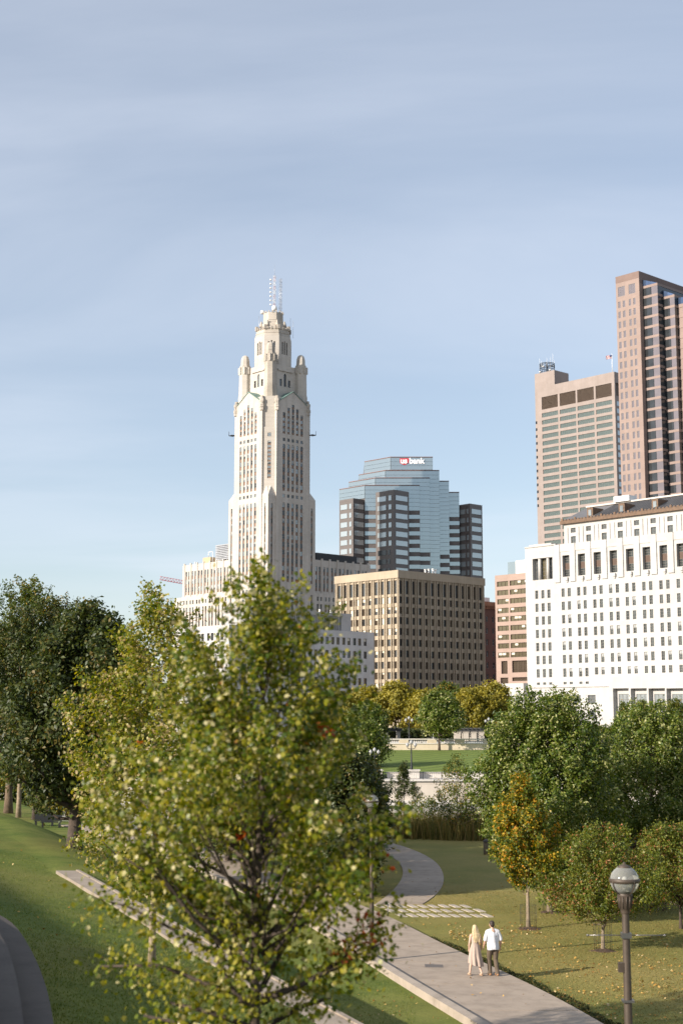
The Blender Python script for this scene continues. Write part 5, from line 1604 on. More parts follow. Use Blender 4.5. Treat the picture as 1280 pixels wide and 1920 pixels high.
def crown(tr_, outw=0.7, name='crown', bias=(-0.15, -0.1, .45)):
    root, P, size, rnd, out, rng, m, tmpl = tr_
    o = link_mesh(name, leaf_mesh(name, P, size, rnd, m, tmpl, bias, rng, out, outw), root)
    tag(o, kind='stuff')
    return root

# ---- foreground maple, close to the lens
def fg_tree():
    base = Vector((-0.80, 14.0, 0)); base.z = ground_z(base.x, base.y)
    H = at_y(515, 1150, 14).z - base.z
    zc = at_y(500, 1700, 14).z - base.z
    prof = [(0, .62), (.15, .95), (.30, 1.0), (.46, .95), (.61, .72), (.765, .48), (.887, .27), (1, .03)]
    T = tree('maple_tree', 'leafy maple in front of the skyscraper, nearest and blurred, with a few red leaves', base, H, zc, 1.12, prof, 118, 185, 0.056, LF_MAPLE,
             BARK_D, 0.075, 'young maples by the steps', shoot=0.62, csig=0.10, rnd_pow=1.45, seed=5, tmpl=T_MAPLE, limbs=70, inner=.10, rough_=.45, ry=1.25, keep=lambda x, y, z: x < (.80 if z > at_y(0, 1520, 14).z - base.z else 1.05))
    root, P, size, rnd, out, rng, m, tmpl = T
    # a low limb reaching to the right and one to the left
    mb = MB(); ex = []
    for pts in ([(490, 1790), (560, 1740), (640, 1665), (680, 1610), (715, 1575)], [(490, 1870), (560, 1850), (640, 1800), (690, 1750), (728, 1705)],
                [(485, 1850), (420, 1800), (330, 1745), (240, 1700), (165, 1680)], [(485, 1895), (400, 1850), (300, 1810), (190, 1812)], [(490, 1880), (590, 1835), (665, 1795), (712, 1770)], [(495, 1760), (590, 1670), (660, 1590), (705, 1530)], [(490, 1780), (400, 1715), (310, 1655), (235, 1610)], [(480, 1930), (400, 1900), (320, 1880)], [(490, 1930), (560, 1890), (620, 1870)], [(488, 1860), (455, 1790), (430, 1730)], [(492, 1850), (530, 1780), (560, 1720)], [(488, 1900), (440, 1860), (405, 1800)], [(470, 1950), (370, 1925), (270, 1905)]):
        w = [at_y(a, c_, 14 + random.uniform(-.4, .4)) - base for a, c_ in pts]
        mb.path(w, [.030, .022, .015, .009, .004][:len(w)], 6)
        for i in range(len(w) - 1):
            for q in np.linspace(0, 1, 30):
                f = (i + q) / (len(w) - 1)
                ex += [np.array(w[i].lerp(w[i + 1], q)) + rng.normal(size=3) * (.045 + .085 * min(1, f * 2)) for _ in range(6 if f > .3 else 1)]
    mb.build('limbs', BARK_D, root)
    ex = np.array(ex)
    P = np.vstack([P, ex]); size = np.concatenate([size, .06 * rng.uniform(.7, 1.25, len(ex))]); rnd = np.concatenate([rnd, rng.uniform(0, .93, len(ex))])
    oo = ex - np.array((0, 0, 3.)); oo /= np.linalg.norm(oo, axis=1)[:, None]; out = np.vstack([out, oo])
    # red only in a few sprigs
    wp = P + np.array(base)
    pz = np.stack([640 + F * wp[:, 0] / wp[:, 1], 1345 - F * (wp[:, 2] - CZ) / wp[:, 1]], 1)
    red = np.zeros(len(P), bool)
    for (x, y, r_) in ((266, 1386, 17), (290, 1382, 15), (606, 1362, 13), (618, 1376, 12), (455, 1560, 9), (745, 1615, 32), (690, 1730, 36), (640, 1755, 30)):
        red |= ((pz[:, 0] - x) ** 2 + (pz[:, 1] - y) ** 2 < r_ * r_) & (rng.uniform(size=len(P)) < (.5 if r_ < 28 else .22))
    rnd = np.where(red, rng.uniform(.95, 1, len(P)), np.minimum(rnd, np.where(rng.uniform(size=len(P)) < .09, .945, .905)))
    # the 290 leaves that show largest are single leaves
    score = size * (1.2 - .35 * (P[:, 1] / 1.4)) + .03 * rng.uniform(size=len(P))
    idx = np.argsort(-score)[:290]
    mask = np.ones(len(P), bool); mask[idx] = False
    o = link_mesh('crown', leaf_mesh('crown', P[mask], size[mask], rnd[mask], m, tmpl, (-.2, -.3, .45), rng, out[mask], .5), root); tag(o, kind='stuff')
    ms = [leaf_mesh('leaf', np.zeros((1, 3)), np.array([1.0]), np.array([v]), m, tmpl, (0, 0, 30), rng) for v in (.15, .3, .45, .6, .7, .8, .86, .90)]
    mr = leaf_mesh('leaf', np.zeros((1, 3)), np.array([1.0]), np.array([.98]), m, tmpl, (0, 0, 30), rng)
    for i in idx:
        o = link_mesh('leaf', mr if rnd[i] > .94 else ms[min(7, int(rnd[i] * 8.3))], root, tuple(P[i]))
        o.scale = (size[i],) * 3
        o.rotation_euler = (rng.uniform(-1.5, .9), rng.uniform(-1.1, 1.1), rng.uniform(0, 6.28))
fg_tree()

# ---- second maple, farther down the lawn
def on(px, py): return at_ground(px, py)
q = on(285, 1815)
HT = at_y(235, 1136, q.y).z - q.z
crown(tree('maple_tree', 'leafy maple behind and left of the nearest one, trunk rising from the sloping lawn', q, HT, HT * .22, 1.95, [(0, .4), (.15, .85), (.4, 1.0), (.65, .88), (.85, .5), (1, .08)], 240, 110, 0.095, LF_MAPLE,
           BARK_P, 0.085, 'young maples by the steps', shoot=.6, csig=.17, seed=9, tmpl=T_MAPLE_S, limbs=30, inner=.2, rough_=.4, rnd_pow=1.15, rmax=.925), .6)

# ---- big dark trees on the left
def big(px, py, top, rpx, label, m, seed, lx=0, z0f=.22, prof=ROUND, bark=BARK_D, tr=.3, leaf=.25, n=330, per=120, rnd_pow=1.0, shoot=1.0, csig=.32, g='old trees on the left lawn', name='shade_tree', base=None):
    q = base or on(px, py)
    h = at_y(px, top, q.y).z - q.z
    return crown(tree(name, label, q, h, h * z0f, rpx * q.y / F, prof, n, per, leaf, m, bark, tr, g, shoot=shoot, csig=csig, seed=seed, lean=(lx * q.y / F, 0), limbs=26, inner=.25, rough_=.5, rnd_pow=rnd_pow), .7)
big(139, 1590, 1165, 118, 'large dark tree with a thick trunk at the crest of the left lawn', LF_DARK, 21, lx=20, tr=.34, z0f=.2)
big(67, 1537, 1140, 120, 'dark leaning tree just left of the thick trunked one', LF_DARK, 22, lx=10, tr=.27, z0f=.2)
big(35, 1533, 1105, 105, 'tall lighter green tree at the far left with a pale slim trunk', LF_MID, 23, lx=8, tr=.2, bark=BARK_P, z0f=.35, n=240, per=110)
big(16, 1525, 1180, 120, 'stout tree at the left edge of the picture with an orange lit trunk', LF_DARK, 24, lx=-20, tr=.36, bark=BARK, z0f=.25)
big(205, 1560, 1160, 85, 'dark tree partly hidden behind the maples on the left', LF_DARK, 25, tr=.25, z0f=.12, base=Vector((-17.0, 92.0, ground_z(-17, 92))))
# dark trees behind the nearest maple, beside the curved path
for i, (x, y, top, rp, lb) in enumerate(((622, 76, 1380, 74, 'dark shaded tree right behind the nearest maple'), (566, 84, 1370, 90, 'broad dark tree behind the middle of the nearest maple'),
                               (651, 73, 1432, 62, 'dark young tree in the fork between the broad and curved paths'), (640, 90, 1405, 66, 'dark tree standing left of the bend of the curved path'), (676, 99, 1430, 48, 'small dark tree where the curved path vanishes'))):
    q = at_y(x, 1500, y); q.z = ground_z(q.x, q.y)
    big(x, 0, top, rp, lb, LF_DARK, 31 + i, base=q, n=200, per=120, z0f=.1, leaf=.20, tr=.14, g='dark trees behind the nearest maple', shoot=.6, csig=.28)
q = at_y(430, 1500, 88); q.z = ground_z(q.x, q.y)
big(430, 0, 1330, 120, 'wide mid green tree hidden behind the two maples', LF_DARK, 36, base=q, n=200, per=90, z0f=.1, tr=.2, g='dark trees behind the nearest maple')

# ---- right hand lawn
q = on(990, 1742)
h = at_y(985, 1468, q.y).z - q.z
crown(tree('autumn_tree', 'small orange and green autumn tree on the right lawn', q, h, h * .30, 1.32, OVATE, 150, 110, .12, LF_ORANGE, BARK_P, .085, 'young trees on the right lawn', shoot=.42, csig=.16, seed=41, rnd_pow=1.3, tmpl=T_MAPLE_S, limbs=26, inner=.15, lean=(-.25, 0)), .6)
q = on(1031, 1711)
h = at_y(1035, 1330, q.y).z - q.z
crown(tree('linden_tree', 'big dense green tree behind the orange one', q, h, h * .13, 2.95, [(0, .5), (.15, .85), (.4, 1.0), (.62, .97), (.8, .78), (.93, .5), (1, .2)], 520, 150, .155, LF_GREEN, BARK_P, .15, 'dense green trees on the right', shoot=1.05, csig=.21, seed=42, limbs=30, inner=.3, rough_=.22), .75)
q = at_y(1225, 1600, 74); q.z = ground_z(q.x, q.y)
h = at_y(1225, 1352, 74).z - q.z
crown(tree('linden_tree', 'broad green tree at the right edge behind the lamp post', q, h, h * .12, 3.3, ROUND, 460, 150, .16, LF_GREEN, BARK, .16, 'dense green trees on the right', shoot=1.05, csig=.22, seed=43, limbs=26, inner=.3, rough_=.2, rnd_pow=.8), .75)
q = on(1130, 1783)
h = at_y(1130, 1566, q.y).z - q.z
crown(tree('crabapple_tree', 'low spreading crabapple with forked trunk beside the lamp post', q, h, h * .30, 1.95, [(0, .5), (.2, .95), (.45, 1.0), (.7, .85), (.88, .55), (1, .2)], 190, 130, .105, LF_CRAB, BARK_P, .075, 'crabapple trees on the right lawn', shoot=.55, csig=.17, seed=44, limbs=30, inner=.2, rough_=.6, lean=(.1, 0)), .6)
mb = MB(); mb.path([(0, 0, h * .18), (.16, .02, h * .27), (.36, .0, h * .40), (.6, 0, h * .55)], [.06, .055, .045, .02], 8)
mb.build('fork', BARK_P, bpy.data.objects['crabapple_tree'])
q = on(1276, 1742)
h = at_y(1276, 1560, q.y).z - q.z
crown(tree('crabapple_tree', 'second crabapple, cut off by the right edge of the picture', q, h, h * .28, 2.1, [(0, .5), (.2, .95), (.45, 1.0), (.7, .85), (.88, .55), (1, .2)], 190, 130, .105, LF_CRAB, BARK_D, .08, 'crabapple trees on the right lawn', shoot=.55, csig=.17, seed=45, limbs=30, inner=.2, rough_=.6), .6)
q = at_y(1215, 1580, 68); q.z = ground_z(q.x, q.y)
crown(tree('purple_shrub', 'dark purple leaved shrub between the green trees at the right edge', q, 2.9, .1, 1.6, ROUND, 90, 100, .08, LF_PURP, BARK_D, .05, None, shoot=.5, csig=.2, seed=46, limbs=10, cat='shrub'), .6)
# thin mesh guards round the young trunks
GUARD = mat('wire_guard', (0.06, 0.06, 0.055), rough=0.6, metal=.4)
for px, py, lb in ((990, 1742, 'wire guard round the trunk of the orange tree'), (1031, 1711, 'wire guard round the trunk of the big green tree'), (1130, 1783, 'wire guard round the trunk of the crabapple by the lamp')):
    q = on(px, py); mb = MB()
    for k in range(14):
        t = k * 2 * math.pi / 14; mb.tube((.34 * math.cos(t), .34 * math.sin(t), -.05), (.34 * math.cos(t), .34 * math.sin(t), 1.0), .005, n=3)
    for z in (.05, .35, .65, .98):
        for k in range(14):
            t0, t1 = k * 2 * math.pi / 14, (k + 1) * 2 * math.pi / 14
            mb.tube((.34 * math.cos(t0), .34 * math.sin(t0), z), (.34 * math.cos(t1), .34 * math.sin(t1), z), .005, n=3)
    tag(mb.build('tree_guard', GUARD, None, tuple(q)), lb, 'tree guard', 'wire tree guards')
# mulch rings
MULCH = mat('mulch', (0.10, 0.06, 0.035), rough=1.0, var=.4, scale=12, bump=.6, bscale=30)
for px, py, lb in ((990, 1742, 'brown mulch ring under the orange tree'), (1031, 1711, 'brown mulch ring under the big green tree'), (1130, 1783, 'brown mulch ring under the crabapple by the lamp')):
    q = on(px, py); mb = MB(); n = 18; vv = [(0, 0, .10)]
    for k in range(n):
        r_ = .55 * random.uniform(.8, 1.2); t = k * 2 * math.pi / n
        xx, yy = r_ * math.cos(t), r_ * math.sin(t); vv.append((xx, yy, ground_z(q.x + xx, q.y + yy) - q.z - .01))
    mb.add(vv, [(0, 1 + k, 1 + (k + 1) % n) for k in range(n)], 0, True)
    tag(mb.build('mulch_bed', MULCH, None, tuple(q)), lb, 'mulch', 'mulch rings')

# ---- small trees and tall grass on the near bank
q = on(757, 1562); h = at_y(757, 1432, q.y).z - q.z
crown(tree('small_tree', 'slim dark tree in front of the river wall beside the tall grass', q, h, h * .28, 2.0, [(0, .9), (.1, 1.0), (.3, .75), (.5, .7), (.75, .35), (1, .05)], 75, 80, .19, LF_DARK, BARK_D, .07, 'small trees on the river bank', shoot=.5, csig=.2, seed=51, limbs=22, inner=.2, rough_=.6), .5)
q = on(858, 1574); h = at_y(858, 1425, q.y).z - q.z
crown(tree('small_tree', 'thin airy tree with sparse leaves in front of the river wall', q, h, h * .22, 2.1, OVATE, 80, 60, .15, LF_MID, BARK_P, .06, 'small trees on the river bank', shoot=.5, csig=.24, seed=52, limbs=30, inner=.1, rough_=.4, rnd_pow=.8), .5)
q = on(905, 1572); h = 3.3
crown(tree('bank_shrub', 'dark shrub at the right end of the tall grass', q, h, .1, 1.5, ROUND, 50, 80, .14, LF_DARK, BARK_D, .05, 'shrubs on the river bank', shoot=.5, csig=.25, seed=53, limbs=8, cat='shrub'), .5)
q = on(795, 1545); 
crown(tree('bank_shrub', 'low green shrub standing in the tall grass', Vector((6.3, 110, ground_z(6.3, 110))), 2.6, .1, 1.3, ROUND, 40, 70, .14, LF_MID, BARK_D, .05, 'shrubs on the river bank', shoot=.5, csig=.25, seed=54, limbs=8, cat='shrub'), .5)
def blades(name, XY, hgt, wid, m, seed, zf=ground_z, sway=.35, kind='stuff', label=None, cat=None):
    rng = np.random.default_rng(seed); N = len(XY)
    zb = np.array([zf(a, c_) for a, c_ in XY]) - .03
    B = np.column_stack([XY, zb]); hh = hgt * rng.uniform(.55, 1.15, N); a = rng.uniform(0, 6.28, N); ww = wid * rng.uniform(.7, 1.3, N)
    dx = np.stack([np.cos(a), np.sin(a), np.zeros(N)], 1) * ww[:, None]
    l = rng.normal(size=(N, 3)) * sway; l[:, 2] = 0; l *= hh[:, None]
    up = np.stack([np.zeros(N), np.zeros(N), hh], 1)
    V = np.stack([B - dx, B + dx, B + up * .6 + l * .4 + dx * .7, B + up * .6 + l * .4 - dx * .7, B + up + l], 1).reshape(-1, 3)
    Fs = [(0, 1, 2, 3), (3, 2, 4)]
    lens = np.array([4, 3]); loc = np.array([0, 1, 2, 3, 3, 2, 4])
    loops = (loc[None] + (np.arange(N) * 5)[:, None]).ravel(); tot = np.tile(lens, N); st_ = np.concatenate(([0], np.cumsum(tot)[:-1]))
    me = bpy.data.meshes.new(name); me.vertices.add(len(V)); me.vertices.foreach_set('co', V.ravel().astype(np.float32))
    me.loops.add(len(loops)); me.loops.foreach_set('vertex_index', loops.astype(np.int32)); me.polygons.add(len(tot)); me.polygons.foreach_set('loop_start', st_.astype(np.int32))
    at = me.attributes.new('rnd', 'FLOAT', 'POINT'); at.data.foreach_set('value', np.repeat(rng.uniform(0, 1, N), 5).astype(np.float32))
    me.materials.append(m); me.update(calc_edges=True)
    o = link_mesh(name, me); tag(o, label, cat, kind=kind); return o
REED = mat_leaf('reed_blade', [(0, (0.075, 0.085, 0.018)), (.5, (0.19, 0.165, 0.04)), (.85, (0.30, 0.225, 0.07)), (1, (0.38, 0.25, 0.10))], .35, .6)
N = 26000
xy = np.column_stack([RNG.uniform(-6, 60, N), 105 + RNG.uniform(0, 7.5, N)])
xy = xy[(xy[:, 1] > 105.2 + 1.2 * np.sin(xy[:, 0] * .4) + np.clip(5 - xy[:, 0], 0, 9) * .2)]
blades('tall_grass', xy, 1.75, .030, REED, 61, sway=.18)
# short turf blades over the parts of the lawn near enough to show them
TURF = mat_leaf('turf_blade', [(0, (0.070, 0.108, 0.020)), (.6, (0.135, 0.172, 0.034)), (1, (0.23, 0.22, 0.06))], .3, .6, .2)
TURF_D = mat_leaf('turf_blade_dry', [(0, (0.11, 0.115, 0.028)), (.5, (0.21, 0.18, 0.048)), (1, (0.36, 0.26, 0.10))], .3, .6, .2)
N = 105000
yy = 17 + 50 * RNG.uniform(0, 1, N) ** 1.3; xx = RNG.uniform(-.27, .05, N) * yy
dd = (np.array([strip_x(v) for v in yy]) - xx) * CN
xl = np.array([lerp_list(PL, v) for v in yy])
keepm = (dd > .2) | ((dd < -1.3) & (xx < xl - .5))
_se = sorted((p[1], p[0]) for p in STEP_EDGE)
keepm &= xx > np.interp(yy, [q_[0] for q_ in _se], [q_[1] for q_ in _se], left=_se[0][1], right=-99) + .05
blades('turf', np.column_stack([xx, yy])[keepm], .075, .011, TURF, 62, sway=.5)
N = 66000
yy = RNG.uniform(38, 75, N); xx = RNG.uniform(.02, .27, N) * yy
xr = np.array([sm_edge(PR, v) for v in yy])
km = (xx > xr + np.where(yy < 59, .6, .08))
bad = [(p[0], p[1]) for p in CL + CR]
cxs = np.array([p[0] for p in CL]); cys = np.array([p[1] for p in CL]); rxs = np.array([p[0] for p in CR]); rys = np.array([p[1] for p in CR])
cl_i = np.interp(yy, cys, cxs); cr_i = np.interp(yy, rys, rxs)
km &= ~((yy > 64.5) & (xx > cl_i - .1) & (xx < cr_i + .1))
km &= ~((yy > 59.5) & (yy < 66.5) & (xx < 8))
blades('dry_turf', np.column_stack([xx, yy])[km], .07, .013, TURF_D, 63, sway=.6)

# added dark leaves stand in for shade along the broad path's right edge
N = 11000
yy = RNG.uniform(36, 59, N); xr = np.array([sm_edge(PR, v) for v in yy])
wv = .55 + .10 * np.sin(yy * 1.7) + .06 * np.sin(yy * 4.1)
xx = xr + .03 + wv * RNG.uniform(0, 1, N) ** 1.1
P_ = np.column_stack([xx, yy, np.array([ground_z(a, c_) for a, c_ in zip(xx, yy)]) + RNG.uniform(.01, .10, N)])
LF_SHADE = mat_leaf('shade_strip_leaf', [(0, (0.022, 0.034, 0.010)), (.7, (0.055, 0.062, 0.016)), (1, (0.12, 0.075, 0.025))], .2, .6, .2)
tag(link_mesh('shade_strip', leaf_mesh('shade_strip', P_, .085 * RNG.uniform(.6, 1.2, N), RNG.uniform(0, 1, N), LF_SHADE, T_OVAL, (0, 0, .8))), kind='stuff')

# ---- fallen leaves
FALL = mat_leaf('fallen_leaf', [(0, (0.20, 0.10, 0.03)), (.5, (0.42, 0.25, 0.06)), (.8, (0.55, 0.36, 0.12)), (1, (0.62, 0.50, 0.30))], .15, .7, .2)
def fallen(name, pts, sz, seed):
    rng = np.random.default_rng(seed); n = len(pts)
    P = np.array(pts); P[:, 2] += .035
    me = leaf_mesh(name, P, sz * rng.uniform(.7, 1.3, n), rng.uniform(0, 1, n), FALL, T_MAPLE, (0, 0, 2.2), rng)
    tag(link_mesh(name, me), kind='stuff')
pts = []
def scat(n, px0, px1, py0, py1, pw=1.0):
    k = 0
    while k < n:
        px, py = random.uniform(px0, px1), py0 + (py1 - py0) * random.random() ** pw
        g = at_z(px, py, -.2)
        x, y = g.x, g.y
        if x < lerp_list(PR, y) + .1 and random.random() > .03: k += 0.3; continue
        if math.sin(x * 1.9 + y * .7) + math.sin(x * .6 - y * 1.3 + 1) + .8 * math.sin(x * 4.3 + y * 2.9) < random.uniform(-1.6, 1.6): k += 0.25; continue
        pts.append((x, y, ground_z(x, y) if x > lerp_list(PR, y) + .1 else .06)); k += 1
scat(1100, 780, 1280, 1745, 1920); scat(420, 840, 1010, 1728, 1775); scat(350, 980, 1280, 1790, 1920); scat(160, 760, 1000, 1640, 1740)
for _ in range(42):
    px, py = random.uniform(640, 1050), random.uniform(1740, 1920); g = at_z(px, py, .06)
    if lerp_list(PL, g.y) < g.x < lerp_list(PR, g.y): pts.append((g.x, g.y, .05))
for _ in range(110):
    px, py = random.uniform(600, 860), random.uniform(1770, 1920); g = at_z(px, py, .0)
    if g.x < lerp_list(PL, g.y) - .5: pts.append((g.x, g.y, ground_z(g.x, g.y)))
for _ in range(90):
    px, py = random.uniform(0, 420), random.uniform(1550, 1800); g = at_ground(px, py)
    if (strip_x(g.y) - g.x) * CN > .3: pts.append((g.x, g.y, g.z))
fallen('fallen_leaves', pts, .08, 71)

# ---- far bank
def far(px, pyb, top, rpx, Y, label, m, seed, g, prof=ROUND, z=None, leaf=.34, n=70, per=60, name='street_tree', bark=BARK_D, z0f=.25, cat='tree', inner=.3):
    q = at_y(px, pyb, Y); q.z = z if z is not None else q.z
    h = at_y(px, top, Y).z - q.z
    return crown(tree(name, label, q, h, h * z0f, rpx * Y / F, prof, n, per, leaf, m, bark, .2, g, shoot=1.0, csig=.55, seed=seed, limbs=10, inner=inner, rough_=.35, cat=cat), .7)
yl = [(636, 1306, 40, 262, 'leftmost yellowing tree of the row below the grey block'), (688, 1296, 44, 270, 'yellowing tree beside the corner of the grey block'), (742, 1288, 46, 266, 'tall yellowing tree under the corner of the tan block'),
      (797, 1302, 38, 262, 'yellowing tree behind the round dark green one'), (838, 1290, 42, 274, 'greener tree under the middle of the tan block'), (884, 1300, 36, 264, 'yellowing tree right of the round dark green one'), (922, 1284, 38, 270, 'yellowing tree beside the white podium'), (590, 1310, 46, 266, 'yellowing tree half hidden behind the nearest maple')]
for i, (px, top, rp, Y, lb) in enumerate(yl):
    far(px, 1380, top, rp, Y, lb, LF_MID if i == 4 else LF_YEL, 81 + i, 'yellowing trees along the terrace', z=CITY_Z, leaf=.55, n=110, per=95, z0f=.22)
far(823, 1390, 1309, 41, 234.6, 'round dark green tree at the edge of the terrace lawn', LF_GREEN, 91, 'round green trees on the far lawn', z=far_z(234), n=150, per=110, leaf=.42, z0f=.34)
far(690, 1405, 1329, 33, 241, 'round dark green tree behind the shorter one on the far lawn', LF_GREEN, 92, 'round green trees on the far lawn', z=CITY_Z, n=140, per=110, leaf=.42, z0f=.15)
far(684, 1440, 1362, 37, 202, 'bushy green tree nearer the river on the far lawn', LF_GREEN, 93, 'round green trees on the far lawn', z=far_z(202), n=140, per=110, leaf=.36, z0f=.12, prof=OVATE)
for i, (px, top, rp) in enumerate(((1172, 1325, 16), (1204, 1322, 17), (1266, 1315, 20))):
    far(px, 1380, top, rp, 296, ('leftmost of three pointed green trees before the tall windows', 'middle one of three pointed green trees before the tall windows', 'rightmost pointed green tree before the tall windows')[i], LF_MID, 95 + i, 'pointed trees before the white building', prof=[(0, .7), (.2, 1.0), (.5, .9), (.75, .55), (1, .05)], z=CITY_Z, n=80, per=90, leaf=.42, z0f=.08, name='conical_tree')
for i, (px, top, rp, Y) in enumerate(((945, 1350, 26, 262), (985, 1362, 30, 258), (1160, 1372, 30, 250), (1110, 1370, 28, 246))):
    far(px, 1392, top, rp, Y, ('low green tree at the foot of the podium, leftmost', 'low green tree at the foot of the podium, second from left', 'low green tree behind the gap between the big right trees', 'low green tree behind the top of the big dense tree')[i], LF_MID, 101 + i, 'low trees before the podium', z=CITY_Z, n=80, per=90, leaf=.45, z0f=.1)
for i, (x, Y, lb) in enumerate(((-47, 172, 'bushy hedge clump beyond the left field, farthest left'), (-41, 172, 'bushy hedge clump beyond the left field, second from left'), (-35, 173, 'bushy hedge clump beyond the left field, third from left'), (-29, 172, 'bushy hedge clump beyond the left field, nearest the maple'))):
    crown(tree('hedge_shrub', lb, Vector((x, Y - 14, ground_z(x, Y - 14))), 5.2, .1, 4.6, ROUND, 120, 80, .34, LF_YEL if i % 2 else LF_MID, BARK_D, .1, 'hedge beyond the left field', shoot=.8, csig=.5, seed=111 + i, limbs=4, cat='shrub', ry=3), .6)
# a far tree belt on the left, behind the park
for i, (x, Y, h_) in enumerate(((-95, 270, 17), (-72, 262, 15), (-52, 268, 18), (-118, 265, 16))):
    crown(tree('distant_tree', ('distant tree behind the left field, farthest left but one', 'distant tree behind the left field, third from left', 'distant tree behind the left field, nearest the skyscraper', 'distant tree behind the left field, farthest left')[i], Vector((x, Y, CITY_Z)), h_, 3, 9, ROUND, 90, 60, .5, LF_MID, BARK_D, .3, 'distant trees behind the left field', shoot=1.2, csig=.8, seed=121 + i, limbs=6), .7)

# ================================================================== STREET FURNITURE
LAMP = mat('lamp_bronze', (0.085, 0.064, 0.048), rough=0.55, metal=.25, var=.12, scale=6)
def mat_clear():
    m = bpy.data.materials.new('globe_glass'); m.use_nodes = True
    n, l = m.node_tree.nodes, m.node_tree.links
    b = n['Principled BSDF']; b.inputs['Base Color'].default_value = (.66, .66, .62, 1); b.inputs['Roughness'].default_value = .12
    tr = n.new('ShaderNodeBsdfTransparent'); tr.inputs['Color'].default_value = (.70, .70, .67, 1)
    fr = n.new('ShaderNodeFresnel'); fr.inputs['IOR'].default_value = 1.5
    ad = n.new('ShaderNodeMath'); ad.operation = 'ADD'; ad.inputs[1].default_value = .22; l.new(fr.outputs[0], ad.inputs[0])
    mx = n.new('ShaderNodeMixShader'); l.new(ad.outputs[0], mx.inputs['Fac']); l.new(tr.outputs[0], mx.inputs[1]); l.new(b.outputs[0], mx.inputs[2])
    l.new(mx.outputs[0], n['Material Output'].inputs['Surface']); MATS['globe_glass'] = m
    return m
GLOBE = mat_clear()
STEEL = mat('brushed_steel', (0.24, 0.23, 0.22), rough=.35, metal=.8)
def globe_lamp(loc, H, label, arms=True):
    """H = height of the globe centre; globe radius .25"""
    t = empty('lamp_post', tuple(loc)); tag(t, label, 'lamp post', 'globe lamp posts by the path')
    mb = MB(); mb.lathe([(.13, -.2), (.13, .25), (.10, .32), (.085, .5), (.065, H - .72), (.062, H - .55)], 16); mb.build('pole', LAMP, t)
    mb = MB(); prof = [(.075, H - .56), (.085, H - .53), (.085, H - .49), (.11, H - .47), (.125, H - .26), (.13, H - .235), (.10, H - .20)]
    mb.lathe(prof, 24)
    for k in range(12):
        a = k * math.pi / 6; mb.tube((.108 * math.cos(a), .108 * math.sin(a), H - .47), (.127 * math.cos(a), .127 * math.sin(a), H - .26), .012, n=5)
    cap = mb.build('fluted_collar', LAMP, t)
    mb = MB(); mb.lathe([(.25 * math.sin(a), H - .25 * math.cos(a)) for a in np.linspace(.35, 2.75, 20)], 28); mb.build('globe', GLOBE, t)
    mb = MB(); mb.lathe([(.254, H - .035), (.268, H - .03), (.268, H + .035), (.254, H + .04)], 28); mb.build('band', LAMP, t)
    mb = MB(); mb.lathe([(.115, H + .222), (.12, H + .235), (.07, H + .262), (.03, H + .275), (.02, H + .31), (0, H + .32)], 16); mb.build('finial', LAMP, t)
    for k in range(4):
        a = k * math.pi / 2 + .5
        mb = MB(); mb.path([(.262 * math.sin(q) * math.cos(a), .262 * math.sin(q) * math.sin(a), H - .262 * math.cos(q)) for q in np.linspace(.42, 1.6, 9)], [.011] * 9, 6); mb.build('cage_rib', LAMP, t)
    mb = MB(); mb.lathe([(.0, H - .15), (.05, H - .16), (.055, H + .0), (.03, H + .06), (0, H + .07)], 12); mb.build('light_unit', mat('lamp_optic', (.7, .7, .66), rough=.3), t)
    if arms:
        zb = H - .93
        for sg in (-1, 1):
            mb = MB(); mb.tube((sg * .06, 0, zb), (sg * .66, 0, zb), .009, n=8); mb.lathe([(0, -.02), (.022, -.01), (.022, .01), (0, .02)], 8, 0, (sg * .67, 0, zb)); mb.build('banner_arm', STEEL, t)
        mb = MB(); mb.box(-.085, .085, -.085, .085, zb - .045, zb + .045); mb.build('arm_clamp', STEEL, t)
        mb = MB(); mb.box(-.15, -.06, -.05, .05, zb - .62, zb - .46); mb.build('junction_box', LAMP, t)
        mb = MB(); mb.box(-.1, .1, -.09, .09, zb - 1.12, zb - 1.08); mb.build('lower_bracket', STEEL, t)
    return t
q = at_y(1170, 1651, 25.6); gz = ground_z(q.x, q.y)
globe_lamp((q.x, q.y, gz), q.z - gz, 'globe lamp post with two thin banner arms at the lower right')
q2 = at_z(697, 1805, 0.0); q2.z = ground_z(q2.x, q2.y)
globe_lamp(q2, 5.6, 'slim lamp post beside the path kerb, half hidden by the nearest maple')
# farther park lamps of the same kind whose shadows cross the path
q3 = Vector((-1.6, 37.0, 0)); 

# low bollard lights beside the path
for px, py, dr, lb in ((584, 1656, 1, 'thin bent path light on the lawn above the broad path'), (668, 1692, 1, 'thin upright path light left of the slim lamp post'), (674, 1694, -1, 'thin upright path light just left of the slim lamp post'), (727, 1713, 1, 'thin steel path light at the stepping slabs')):
    q = at_z(px, py, 0); q.z = ground_z(q.x, q.y)
    t = empty('path_light', tuple(q)); tag(t, lb, 'path light', 'thin steel path lights')
    mb = MB(); mb.tube((0, 0, -.1), (0, 0, .66), .022, n=8); mb.build('post', STEEL, t)
    mb = MB(); mb.tube((-.02, 0, .67), (.28 * dr, 0, .67), .02, n=8); mb.build('head', STEEL, t)
q = at_z(727, 1579, -.2); q.z = ground_z(q.x, q.y)
t = empty('bench', tuple(q)); tag(t, 'pale low bench at the far end of the curved path', 'bench')
mb = MB(); mb.box(-.35, .45, .6, 1.0, .38, .46); mb.build('seat', KERB, t)
for x in (-.25, .3):
    mb = MB(); mb.box(x, x + .08, .65, .95, -.1, .379); mb.build('leg', STEEL, t)
q = at_z(914, 1601, -.2); q.z = ground_z(q.x, q.y)
t = empty('litter_bin', tuple(q)); tag(t, 'brown litter bin on the lawn left of the orange tree', 'bin')
